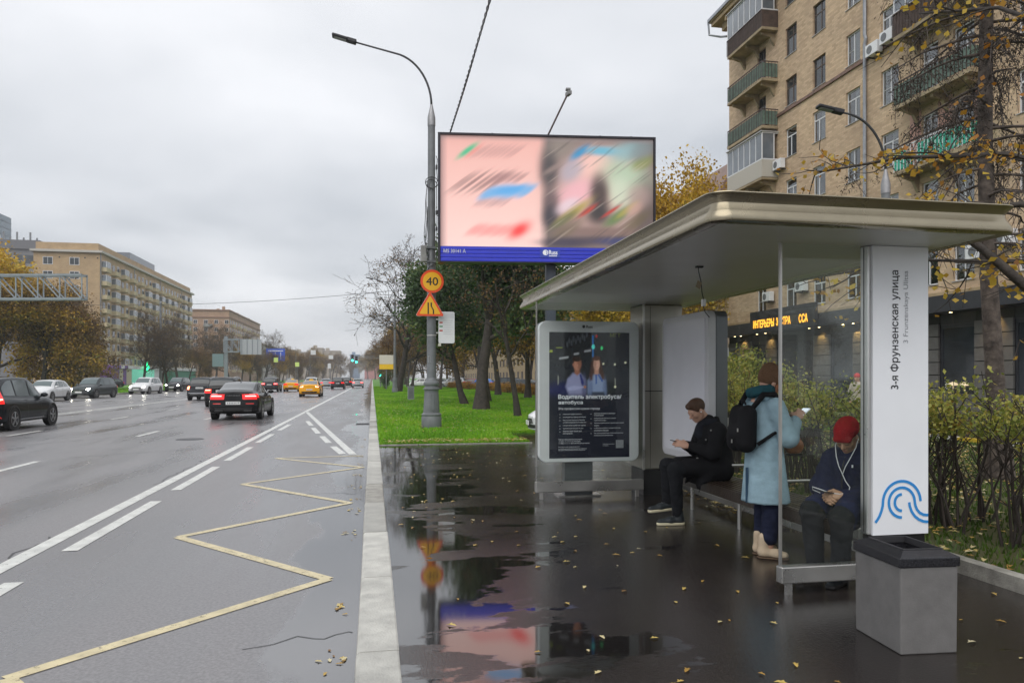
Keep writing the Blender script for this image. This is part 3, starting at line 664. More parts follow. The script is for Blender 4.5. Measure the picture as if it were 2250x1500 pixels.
for s, b, c_ in (('Бесплатное обучение проводится', .915, .26), ('в учебном центре для всех кандидатов на вакансию', .930, .35), ('при заключении договора на срок от двух лет', .942, .33)): ptxt(s, .113, b, c_, .0085)
ptxt('Подробная информация', .665, .897, .145, .0075); ptxt('на портале', .665, .910, .07, .0075)
ob('code_patch', MB().box(1.09 * .828, 1.09 * .925, -0.0035, -0.0015, 1.64 * (1 - .927), 1.64 * (1 - .862)), M('pale_patch', (0.34, 0.35, 0.38), 0.6, var=0.2, scale=60), po)
o = ptxt('МГТ', .755, .035, .13, .03, m_py)
m_darkprint = M('dark_print', (0.03, 0.03, 0.035), 0.5)
ff = link('maker_mark', MB().lathe([(0.0, 0), (0.020, 0), (0.020, 0.002), (0.0, 0.002)], 20, axis='Y').mesh('maker_mark', m_darkprint), PB, (0.60, -0.0035, 2.225))
tx = link('lettering', fit_text('Russ', 0.085, 0.034, m_darkprint, bold=0.02), PB, (0.635, -0.003, 2.208)); up(tx)

# ---- second light box on the back wall, blank
LB = thing('blank_light_box', 'blank pale grey light box with rounded corners on the shelter back wall', 'light box', (3.66, 7.66, 0.0))
ob('casing', MB().prism(rrect(1.32, 1.72, 0.09, 6, 0.66, 1.45), 0.10, 0.235, 'YZ'), m_boxside, LB)
ob('front_frame', MB().prism(rrect(1.32, 1.72, 0.09, 6, 0.66, 1.45), 0.0, 0.098, 'YZ'), M('pale_box_frame', (0.70, 0.70, 0.73), 0.30, var=0.05), LB, bevel=0.012)
ob('blank_screen', MB().prism(rrect(1.18, 1.56, 0.03, 3, 0.66, 1.45), -0.006, -0.001, 'YZ'), M('blank_screen', (0.86, 0.86, 0.92), 0.22, var=0.05, scale=1.5), LB)
ob('screen_gasket', MB().box(-0.0025, 0.001, 1.255, 1.262, 0.68, 2.22), m_seam, LB)
for y_ in (.2, 1.0):
    for z_ in (1.0, 1.8): ob('bracket', MB().box(0.236, 0.350, y_, y_ + .1, z_, z_ + .1), m_steel, LB)

# ---- concrete litter bin
m_conc = M('bin_concrete', (0.150, 0.146, 0.144), 0.7, var=0.13, scale=9, detail=8, bump=0.10, bscale=120)
m_gran = M('polished_black_granite', (0.018, 0.018, 0.022), 0.18, var=0.5, scale=90, rvar=0.08)
BN = thing('litter_bin', 'square grey concrete litter bin with polished black stone rim in front of the pylon', 'bin', (3.105, 3.885, 0.0), R(-4))
w0, l0 = 0.175, 0.222
ob('body', MB().add([(-w0 + .003, -l0 + .003, 0.0), (w0 - .003, -l0 + .003, 0), (w0 - .003, l0 - .003, 0), (-w0 + .003, l0 - .003, 0), (-w0, -l0, 0.49), (w0, -l0, 0.49), (w0, l0, 0.49), (-w0, l0, 0.49)],
    [(0, 3, 2, 1), (4, 5, 6, 7), (0, 1, 5, 4), (1, 2, 6, 5), (2, 3, 7, 6), (3, 0, 4, 7)]), m_conc, BN, bevel=0.008)
W1, L1, wi, li = w0 + .009, l0 + .009, w0 - .055, l0 - .055
rim = MB()
ring = [[(-W1, -L1, .492), (W1, -L1, .492), (W1, L1, .492), (-W1, L1, .492)], [(-W1, -L1, .545), (W1, -L1, .545), (W1, L1, .545), (-W1, L1, .545)], [(-wi, -li, .578), (wi, -li, .578), (wi, li, .578), (-wi, li, .578)], [(-wi, -li, .50), (wi, -li, .50), (wi, li, .50), (-wi, li, .50)]]
vs = [p for r in ring for p in r]; fs = [(i * 4 + j, i * 4 + (j + 1) % 4, (i + 1) * 4 + (j + 1) % 4, (i + 1) * 4 + j) for i in range(3) for j in range(4)] + [(12, 13, 14, 15), (3, 2, 1, 0)]
ob('stone_rim', rim.add(vs, fs), m_gran, BN, bevel=0.006)
ob('liner_edge', MB().box(-wi, wi, -li, -li + .006, .545, .583).box(-wi, wi, li - .006, li, .545, .583).box(-wi, -wi + .006, -li + .006, li - .006, .545, .583).box(wi - .006, wi, -li + .006, li - .006, .545, .583), m_dsteel, BN)
# ================================================================== LAMPS, SIGNS, BILLBOARD
def lamp_base(mb, s=1.0):
    pr = [(.30, 0), (.31, .04), (.31, .33), (.295, .36), (.305, .385), (.305, .43), (.28, .45), (.255, .47), (.235, .80), (.222, 1.06), (.215, 1.14), (.225, 1.17), (.25, 1.19), (.25, 1.23), (.205, 1.26), (.20, 1.30), (.235, 1.33), (.245, 1.37), (.235, 1.42), (.19, 1.45), (.18, 1.50), (.165, 1.54)]
    return mb.lathe([(r * s, z) for r, z in pr], 20)
m_lamphead = M('lamp_head_dark', (0.022, 0.022, 0.026), 0.45, 0.2)
def lamp_post(label, loc, arm_dir=-1.0, arm=3.0, rz=0.0, h=9.75, group=None):
    t = thing('street_lamp', label, 'street lamp', loc, rz, group)
    b = ob('cast_base', lamp_base(MB()), m_grey_paint, t, smooth='auto')
    ob('access_door', MB().prism([(-.06, .55), (.06, .55), (.055, 1.05), (-.055, 1.05)], -.262, -.215, 'XZ'), m_grey_paint, b)
    ob('pole', MB().lathe([(.145, 1.52), (.142, 4.0), (.135, 5.2), (.122, 5.25), (.112, h - .42)], 18), m_grey_paint, t, smooth='auto')
    ob('collar', MB().lathe([(.122, h - .42), (.122, h - .16), (.05, h + .16), (.034, h + .24)], 16), M('galvanised_collar', (.30, .30, .31), .5, .6, var=.2), t, smooth='auto')
    pts = []
    for k in range(13):
        a = k / 12 * PI / 2 * 0.86
        pts.append((arm_dir * (1.25 * (1 - math.cos(a))), 0, h + .2 + 1.55 * math.sin(a)))
    lx, _, lz = pts[-1]; dx_, dz_ = pts[-1][0] - pts[-2][0], pts[-1][2] - pts[-2][2]; dn = math.hypot(dx_, dz_)
    ex_ = arm_dir * (arm - abs(lx) - .75); pts.append((lx + ex_, 0, lz + abs(ex_) * .20))
    ob('arm', MB().tube(pts, [.034] * 12 + [.03, .026], 8), m_dsteel, t, smooth=True)
    hx, hz = pts[-1][0], pts[-1][2]
    hd = ob('lamp_head', MB().prism([(-.02, -.05), (.02, -.05), (.035, .0), (.03, .05), (-.03, .05), (-.035, 0)], 0, .001, 'XY') if False else MB().cbox((hx + arm_dir * .12, 0, hz + .030), (.30, .20, .13), ry=-arm_dir * .22).cbox((hx + arm_dir * .46, 0, hz + .108), (.48, .26, .085), ry=-arm_dir * .22), m_lamphead, t, bevel=.03)
    ob('lens', MB().cbox((hx + arm_dir * .46, 0, hz + .060), (.36, .18, .012), ry=-arm_dir * .22), M('lamp_lens', (.35, .35, .36), .3), hd)
    return t
LP = lamp_post('tall grey street lamp with cast base carrying the 40 sign', (1.80, 22.95, 0), -1, 3.05)
# straps, cable box and loose cables on the near post
ob('strap', MB().lathe([(.150, 2.84), (.150, 2.88)], 16).lathe([(.152, 3.70), (.152, 3.74)], 16).lathe([(.15, 4.62), (.15, 4.66)], 16), m_steel, LP)
ob('cable_box', MB().box(-.33, -.15, -.12, .10, 5.12, 5.62), M('cable_box_grey', (.28, .28, .27), .6, var=.2), LP, bevel=.015)
ob('clamp', MB().box(-.15, .13, -.16, .14, 5.10, 5.16).box(-.15, .13, -.16, .14, 5.52, 5.58), m_grey_paint, LP)
cab = MB()
for k, (a, b, w_) in enumerate(((7.6, 5.6, .05), (7.5, 5.3, .09), (6.8, 5.0, .03))):
    pts = []
    for i in range(14):
        f = i / 13; pts.append((-.13 - .05 * math.sin(f * 9 + k) * f - w_ * math.sin(PI * f), -.13 + .03 * math.cos(7 * f + k), a + (b - a) * f))
    cab.tube(pts, .011, 5)
cab.tube([(.0 + .20 * math.cos(i / 12 * 2 * PI), -.15, 7.55 + .17 * math.sin(i / 12 * 2 * PI)) for i in range(13)], .012, 5)
cab.tube([(-.02 + .17 * math.cos(i / 12 * 2 * PI), -.155, 7.50 + .13 * math.sin(i / 12 * 2 * PI)) for i in range(13)], .012, 5)
cab.tube([(.12, -.12, 5.4), (.16, -.14, 5.2), (.08, -.16, 5.05), (-.08, -.17, 4.95), (-.15, -.12, 4.8)], .014, 5)
cab.tube([(.14, -.05, 8.4), (.17, -.06, 8.3), (.15, -.08, 8.0), (.17, -.08, 7.7), (.15, -.05, 7.4), (.16, -.08, 6.4), (.15, -.1, 5.6)], .012, 5)
ob('cables', cab, m_black, LP)
ob('cable_clip', MB().box(.13, .18, -.08, .04, 8.0, 8.12).box(.13, .19, -.08, .04, 6.6, 6.72).box(.13, .18, -.08, .04, 6.1, 6.2), m_dsteel, LP)
ob('stencil_mark', MB().box(-.115, -.10, -.153, -.146, 2.02, 2.22).box(-.115, -.05, -.156, -.148, 2.20, 2.22).box(-.062, -.048, -.156, -.149, 2.02, 2.22), M('stencil_paint', (.34, .35, .36), .6), LP)

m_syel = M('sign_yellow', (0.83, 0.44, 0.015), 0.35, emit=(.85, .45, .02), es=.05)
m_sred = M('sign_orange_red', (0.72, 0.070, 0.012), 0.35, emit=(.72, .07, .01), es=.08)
SG = thing('speed_sign', 'round yellow sign with red rim reading 40 on the lamp post', 'sign', (1.80, 22.70, 4.50))
ob('plate', MB().lathe([(.355, 0), (.355, .012)], 40, axis='Y'), m_sred, SG, loc=(0, 0, 0))
ob('yellow_field', MB().lathe([(.283, -.004), (.283, 0.0)], 40, axis='Y'), m_syel, SG)
tx = link('lettering', fit_text('40', .36, .24, m_ink, bold=.012, center=True), SG, (0, -.0055, 0)); up(tx)
ob('bracket', MB().box(-.05, .05, .012, .12, -.2, -.15).box(-.05, .05, .012, .12, .15, .2), m_steel, SG)
SG2 = thing('narrowing_sign', 'triangular yellow and red road narrowing sign on the lamp post', 'sign', (1.735, 22.70, 3.45))
def tri_pts(r, rr, n=5, cz=0.24):
    out = []
    for k in range(3):
        a = R(90 + 120 * k); cx, cz_ = (r - 2 * rr) * math.cos(a), (r - 2 * rr) * math.sin(a)
        for i in range(n + 1):
            b = a + R(-60 + 120 * i / n); out.append((cx + rr * math.cos(b), cz_ + rr * math.sin(b) + cz))
    return out
ob('plate', MB().prism(tri_pts(.50, .035), -.004, .010, 'XZ'), m_sred, SG2)
ob('white_edge', MB().prism(tri_pts(.512, .037), .011, .016, 'XZ'), m_white_paint, SG2)
ob('yellow_field', MB().prism(tri_pts(.385, .03), -.008, -.0045, 'XZ'), m_syel, SG2)
sy = MB().prism([(-.075, .05), (-.035, .05), (-.035, .40), (-.075, .40)], -.0115, -.0085, 'XZ')
sy.prism([(.085, .05), (.125, .05), (.125, .17), (.085, .17)], -.0115, -.0085, 'XZ').prism([(.085, .17), (.125, .17), (.058, .29), (.018, .29)], -.0115, -.0085, 'XZ').prism([(.018, .29), (.058, .29), (.058, .40), (.018, .40)], -.0115, -.0085, 'XZ')
ob('symbol', sy, m_ink, SG2)
ob('bracket', MB().box(.0, .10, .017, .12, .02, .07).box(.0, .10, .017, .12, .38, .43), m_steel, SG2)
TT = thing('timetable_board', 'white bus timetable board with rounded corners beside the lamp post', 'sign', (2.265, 22.95, 2.62))
ob('board', MB().prism(rrect(.50, .98, .05, 5, 0, .49), -.02, .02, 'XZ'), m_white_paint, TT)
ob('header', MB().prism(rrect(.44, .16, .01, 2, 0, .86), -.024, -.021, 'XZ'), M('timetable_paper', (.70, .71, .74), .5), TT)
mr = M('red_print', (.55, .12, .10), .5); mg_ = M('green_print', (.18, .38, .24), .5); mgr = M('faint_print', (.50, .50, .53), .5)
for k, (zz_, mm) in enumerate(((.64, mr), (.52, mg_), (.39, mr))): ob('row_mark', MB().box(-.22, -.12, -.0235, -.021, zz_ - .025, zz_ + .025), mm, TT)
for k in range(7): ob('print_line', MB().box(-.10, .19 - .02 * (k % 3), -.0235, -.021, .70 - k * .07, .708 - k * .07), mgr, TT)
ob('bracket', MB().box(-.34, -.20, -.01, .03, .30, .34).box(-.34, -.20, -.01, .03, .72, .76), m_steel, TT)
ob('tab', MB().box(-.26, -.17, -.02, .01, -.09, .0), M('tab_cream', (.6, .6, .5), .6), TT)

# ---------------------------------------------------------------- billboard
BB = thing('billboard', 'large lit billboard with blurred pink poster and blue lower bar', 'billboard', (4.90, 20.45, 0), R(-10.7 + 4.2))
bw, bz0, bz1 = 6.22, 4.80, 8.44
m_bbf = M('billboard_frame_dark', (.020, .018, .026), .4, .3)
ob('cabinet', MB().box(-bw / 2, bw / 2, .06, .42, bz0, bz1), m_bbf, BB, bevel=.01)
ob('frame', MB().box(-bw / 2, bw / 2, -.03, .058, bz1 - .05, bz1).box(-bw / 2, -bw / 2 + .07, -.03, .058, bz0, bz1 - .051).box(bw / 2 - .05, bw / 2, -.03, .058, bz0, bz1 - .051).box(-bw / 2 + .071, bw / 2 - .051, -.03, .058, bz0, bz0 + .03), m_bbf, BB)
# blurred poster, computed as streaks and soft blobs
H_, W_ = 150, 280
yy, xx = np.mgrid[0:H_, 0:W_]; fx_ = xx / (W_ - 1); fy_ = yy / (H_ - 1)
pink_t, pink_b = lin(236, 178, 168), lin(250, 212, 204)
im = pink_t[None, None] * (1 - fy_[..., None]) + pink_b[None, None] * fy_[..., None]
# coordinates of the zoomed photo crop: x 100..2130, y 100..1170
def bl(cx, cy_, rx, ry, col, a=1.0, ang=0.0, p=1.6):
    X_ = (fx_ * 2040 + 105 - cx); Y_ = (fy_ * 1060 + 105 - cy_)
    c_, s_ = math.cos(R(ang)), math.sin(R(ang)); u = (X_ * c_ - Y_ * s_) / rx; v = (X_ * s_ + Y_ * c_) / ry
    soft(np.exp(-((u * u + v * v) ** p) * 0.9), lin(*col), a)
rs = np.random.RandomState(11)
# right half
right = np.clip((fx_ * 2040 + 105 - 1040) / 90, 0, 1); soft(right, lin(112, 100, 98), 1.0)
bl(1620, 600, 460, 420, (214, 176, 166), .95); bl(1240, 200, 180, 110, (142, 130, 122), .9, 35); bl(1400, 650, 210, 150, (238, 180, 188), .9, 40); bl(1560, 350, 260, 110, (244, 196, 186), .9, 20)
bl(1350, 420, 130, 90, (168, 164, 178), .8, 45); bl(1880, 480, 200, 260, (176, 196, 170), .95, 55); bl(1820, 640, 120, 160, (206, 214, 192), .8); bl(1650, 225, 190, 45, (108, 176, 200), 1); bl(1430, 245, 110, 38, (52, 142, 190), .95, 38)
bl(1900, 220, 190, 90, (140, 178, 184), .8, 15); bl(2040, 330, 110, 60, (132, 142, 64), .85, 30); bl(2040, 210, 140, 90, (124, 132, 134), .7, 40); bl(2080, 800, 120, 330, (96, 82, 82), .85); bl(2000, 650, 110, 120, (176, 150, 144), .7, 45)
bl(1130, 420, 95, 190, (66, 64, 68), .9); bl(1150, 720, 80, 120, (96, 80, 84), .8); bl(1150, 870, 90, 120, (54, 54, 64), .9); bl(1620, 640, 95, 190, (72, 60, 60), .97, 0, 1.8); bl(1610, 830, 130, 120, (54, 52, 54), .95); bl(1320, 760, 120, 60, (226, 206, 214), .8, 30)
bl(1370, 820, 200, 45, (178, 158, 82), .95, 36); bl(1500, 810, 110, 24, (190, 70, 58), .95, 36); bl(1740, 805, 110, 16, (186, 62, 56), .95, 34); bl(1280, 900, 160, 40, (96, 104, 74), .8, 36); bl(1800, 860, 170, 50, (96, 124, 78), .95, 38); bl(1880, 800, 120, 26, (172, 160, 84), .8, 38); bl(1960, 780, 90, 60, (200, 160, 146), .7, 40)
bl(1950, 930, 220, 60, (104, 92, 66), .7, 38); bl(1620, 1010, 420, 50, (132, 108, 102), .9); bl(1300, 1000, 200, 60, (118, 104, 84), .7, 36); bl(1700, 1090, 480, 45, (86, 74, 78), .9); bl(1300, 1120, 260, 45, (68, 62, 78), .9); bl(1900, 1100, 300, 40, (60, 70, 120), .8); bl(1180, 400, 130, 26, (150, 130, 124), .7, 32)
for k in range(60):
    cx, cy_ = rs.uniform(1120, 2080), rs.uniform(150, 1120); bl(cx, cy_, rs.uniform(60, 150), rs.uniform(4, 9), [(70, 62, 64), (196, 178, 168), (120, 104, 100)][k % 3], .32, 37)
# left half
soft(np.clip((0.035 - fx_) / 0.03, 0, 1), lin(176, 140, 138), .8); soft(np.clip((0.05 - fy_) / 0.05, 0, 1), lin(176, 158, 158), .55)
bl(360, 250, 120, 28, (84, 186, 140), 1, 38); bl(420, 255, 110, 20, (226, 150, 140), .9, 38)
for k in range(9): bl(470 + k * 45, 250 + rs.uniform(-8, 8), 110, 15, (208, 156, 150), .8, 37)
for k in range(14): bl(290 + k * 30, 560 + rs.uniform(-25, 15) - k * 1, 170, 12, (150, 112, 110), .55, 37)
for k in range(9): bl(620 + k * 32, 500 + rs.uniform(-8, 8), 90, 13, (164, 122, 122), .55, 37)
for k in range(8): bl(480 + k * 36, 730 + rs.uniform(-8, 8), 90, 15, (200, 160, 158), .7, 37)
for k in range(12): bl(540 + k * 36, 645 + rs.uniform(-8, 8) - k * 2, 105, 24, (118, 176, 224), .85, 37)
bl(760, 620, 150, 34, (84, 166, 226), .8, 10)
for k in range(9): bl(410 + k * 40, 1010 + rs.uniform(-8, 8), 90, 24, (244, 150, 146), .6, 37)
bl(850, 1005, 120, 62, (250, 76, 76), 1, 32, 1.3)
m_bbp = vcol_mat('billboard_print', .4, .20)
zb = bz0 + .46
link('poster_sheet', print_sheet('poster_sheet', bw - .13, bz1 - .055 - zb, im, m_bbp), BB, (-bw / 2 + .072, .035, zb))
m_bbb = M('billboard_blue', (.020, .030, .43), .3, var=.1, emit=(.03, .05, .6), es=.12)
for k in range(4):
    ob('blue_slat', MB().box(-bw / 2 + .072, bw / 2 - .052, .0, .055, bz0 + .035 + k * .106, bz0 + .035 + k * .106 + .096), m_bbb, BB, bevel=.012)
pl = ob('logo_plate', MB().box(-.22, .34, -.012, -.002, bz0 + .16, bz0 + .41), M('logo_blue', (.03, .06, .42), .3), BB)
ob('logo_disc', MB().lathe([(.078, 0), (.078, .004)], 24, c=(-.07, -.017, bz0 + .30), axis='Y'), m_pw, pl)
ob('logo_arc', MB().stroke([(-.07 + .045 * math.cos(R(a)), bz0 + .30 + .045 * math.sin(R(a))) for a in range(-70, 100, 17)], .018, -.019, -.0175), M('logo_blue2', (.04, .10, .5), .3), pl)
tx = link('lettering', fit_text('Russ', .24, .12, m_pw, bold=.02), pl, (.03, -.0145, bz0 + .245)); up(tx)
ob('logo_rule', MB().box(.03, .26, -.0165, -.013, bz0 + .195, bz0 + .215), m_pw, pl)
tx = link('lettering', fit_text('М5 30141 А', .62, .105, M('grey_white_print', (.55, .56, .62), .5), bold=.012), BB, (-bw / 2 + .16, -.004, bz0 + .265)); up(tx)
ob('post', MB().box(-.01, .27, .30, .62, 0, bz0 + .3), M('billboard_post', (.045, .055, .075), .45, .1, var=.15), BB, bevel=.01)
for x in (-1.6, 1.5, 2.4): ob('lifting_eye', MB().box(x, x + .05, .1, .14, bz1, bz1 + .05), m_bbf, BB)
# camera arm over the billboard
arm_ = ob('camera_arm', MB().tube([(-.0, .2, bz1), (.42, -.25, bz1 + .85), (.52, -.32, bz1 + 1.05)], .026, 8), M('arm_brownish', (.12, .085, .085), .5), BB)
ob('camera_head', MB().cbox((.54, -.34, bz1 + 1.06), (.10, .22, .10), .3).cbox((.53, -.32, bz1 + 1.18), (.13, .13, .05)), M('camera_grey', (.22, .22, .22), .5), arm_)

# twisted overhead cable and thin wires
ca = Vector((2.21, 21.97, 8.65)); cb_ = Vector((2.46, 14.29, 9.67)); pts1 = []; pts2 = []
for k in range(220):
    f = k / 219; p = ca.lerp(cb_, f); p.z -= .10 * math.sin(PI * f); ph_ = f * 110
    pts1.append(p + Vector((.018 * math.cos(ph_), 0, .018 * math.sin(ph_)))); pts2.append(p - Vector((.018 * math.cos(ph_), 0, .018 * math.sin(ph_))))
tag(ob('overhead_cable', MB().tube(pts1, .016, 4).tube(pts2, .016, 4), m_black), 'twisted black overhead cable running above the billboard', 'cable')
def wire(a, b, sag, r, label, mat=m_dsteel):
    a = Vector(a); b = Vector(b); P = []
    for k in range(25):
        f = k / 24; p = a.lerp(b, f); p.z -= sag * 4 * f * (1 - f); P.append(p)
    return tag(ob('overhead_wire', MB().tube(P, r, 4), mat), label, 'wire')
wire((-44, 96, 10.4), (2.3, 77.8, 10.6), .9, .022, 'thin wire spanning the road below the grey sky')

# second lamp and grey roadside cabinet
lamp_post('distant grey street lamp standing in front of the bare tree', (2.30, 77.8, 0), -1, 3.0)
cbx = thing('utility_cabinet', 'small grey utility cabinet standing on the lawn', 'cabinet', (2.62, 51.5, 0))
ob('body', MB().box(-.22, .22, -.15, .15, 0, .92), M('cabinet_grey', (.26, .27, .30), .5, var=.12), cbx, bevel=.02)
ob('lid', MB().box(-.24, .24, -.17, .17, .92, .96), M('cabinet_grey', (.26, .27, .30)), cbx)
ob('door_seam', MB().box(-.18, .18, -.153, -.149, .1, .85), m_grey_paint, cbx)
# lamp beside the shops, seen over the shelter roof
lamp_post('slim dark street lamp rising behind the shelter roof', (13.66, 17.8, 0), -1, 1.95, R(-8), h=6.95)
# ================================================================== CARS
m_cglass = M('car_glass', (0.035, 0.042, 0.046), 0.06, 0.0, coat=0.3)
m_cglass2 = M('pale_car_glass', (0.10, 0.13, 0.135), 0.06, coat=0.3)
m_trim = M('car_black_trim', (0.012, 0.012, 0.013), 0.45, var=.2)
m_chrome = M('car_chrome', (0.62, 0.63, 0.65), 0.16, 0.95)
m_rim = M('alloy_rim', (0.36, 0.37, 0.38), 0.28, 0.85)
m_rim_d = M('dark_rim', (0.08, 0.08, 0.085), 0.35, 0.7)
m_plate = M('number_plate', (0.70, 0.71, 0.70), 0.4, var=.1, scale=30)
m_tail = M('tail_light', (0.45, 0.008, 0.010), 0.2, emit=(1.0, 0.02, 0.02), es=.75, coat=.5)
m_tailhot = M('tail_light_tube', (0.8, 0.2, 0.2), 0.2, emit=(1.0, 0.16, 0.15), es=5.0)
m_tailoff = M('tail_lens', (0.35, 0.015, 0.012), 0.15, coat=.6, emit=(1, .03, .02), es=.25)
m_amber = M('hot_tail_tube', (0.9, 0.5, 0.2), 0.2, emit=(1.0, 0.55, 0.22), es=5.0)
m_head = M('headlight_lit', (0.9, 0.9, 0.85), 0.2, emit=(1.0, 0.95, 0.80), es=45.0)
m_headoff = M('headlight_lens', (0.55, 0.57, 0.60), 0.1, 0.2, coat=.8)
def paint(name, col, metal=.25): return M(name, col, 0.40, metal * .4, var=.04, scale=2, coat=.55, spec=.04)
p_black = paint('black_car_paint', (0.005, 0.005, 0.006)); p_navy = paint('blue_black_car_paint', (0.006, 0.010, 0.014))
p_yel = paint('taxi_yellow_paint', (0.78, 0.36, 0.010), 0.0); p_white = paint('white_car_paint', (0.68, 0.69, 0.70), 0.0)
p_grey = paint('dark_grey_car_paint', (0.055, 0.065, 0.068)); p_sil = paint('silver_car_paint', (0.34, 0.36, 0.38), .5)
p_blue = paint('blue_car_paint', (0.02, 0.16, 0.55)); p_graph = paint('graphite_car_paint', (0.030, 0.032, 0.037)); p_red = paint('dark_red_car_paint', (.16, .02, .02))

# stations: y from the rear bumper, (zb, zbelt, zroof, wb, w, wbelt, wroof); half widths
SEDAN = dict(L=4.95, W=.93, st=[(0.00, .36, .99, 1.03, .74, .86, .74, .60), (.10, .28, 1.00, 1.08, .82, .91, .79, .66), (.55, .22, .99, 1.15, .84, .925, .80, .64), (.95, .22, .98, 1.24, .84, .93, .80, .62), (1.55, .22, .97, 1.40, .84, .93, .81, .60),
    (2.15, .22, .95, 1.455, .84, .93, .81, .60), (2.75, .22, .94, 1.43, .84, .93, .82, .60), (3.15, .22, .93, 1.32, .84, .93, .82, .60), (3.62, .22, .93, 1.03, .84, .925, .81, .66), (4.05, .22, .87, .95, .83, .92, .78, .62), (4.65, .26, .74, .82, .80, .88, .70, .55), (4.95, .34, .60, .66, .66, .74, .58, .45)],
    rear_win=(1.75, 4.3), wind=(6.7, 8.0), side=(3.2, 7.35), wheels=(.98, 3.92), R=.345)
SUV = dict(L=4.70, W=.95, st=[(0.00, .42, 1.02, 1.08, .74, .86, .78, .66), (.08, .32, 1.04, 1.20, .84, .92, .82, .68), (.28, .28, 1.05, 1.50, .86, .945, .83, .64), (.50, .26, 1.05, 1.635, .86, .95, .83, .62), (1.10, .25, 1.03, 1.69, .86, .95, .84, .63),
    (1.80, .25, 1.00, 1.71, .86, .95, .84, .63), (2.45, .25, .99, 1.68, .86, .95, .84, .63), (2.90, .25, .98, 1.52, .86, .95, .84, .62), (3.40, .25, 1.0, 1.13, .86, .945, .82, .68), (3.85, .26, .96, 1.06, .86, .94, .80, .66), (4.45, .30, .86, .94, .82, .90, .72, .58), (4.70, .40, .70, .76, .66, .74, .58, .46)],
    rear_win=(1.1, 2.75), wind=(6.5, 7.9), side=(2.75, 7.2), wheels=(.92, 3.76), R=.365)
HATCH = dict(L=4.45, W=.90, st=[(0.00, .38, .96, 1.02, .72, .82, .74, .62), (.08, .30, .98, 1.10, .80, .88, .78, .64), (.34, .26, .99, 1.32, .82, .895, .79, .60), (.62, .24, .98, 1.44, .82, .90, .79, .58), (1.15, .24, .97, 1.50, .82, .90, .80, .59),
    (1.75, .24, .95, 1.52, .82, .90, .80, .59), (2.35, .24, .94, 1.49, .82, .90, .80, .59), (2.80, .24, .93, 1.36, .82, .90, .80, .58), (3.25, .24, .94, 1.05, .82, .895, .78, .64), (3.65, .24, .89, .98, .82, .89, .76, .62), (4.2, .28, .78, .85, .78, .85, .68, .55), (4.45, .36, .64, .70, .64, .70, .56, .44)],
    rear_win=(1.15, 2.8), wind=(6.5, 7.9), side=(2.8, 7.2), wheels=(.85, 3.56), R=.33)

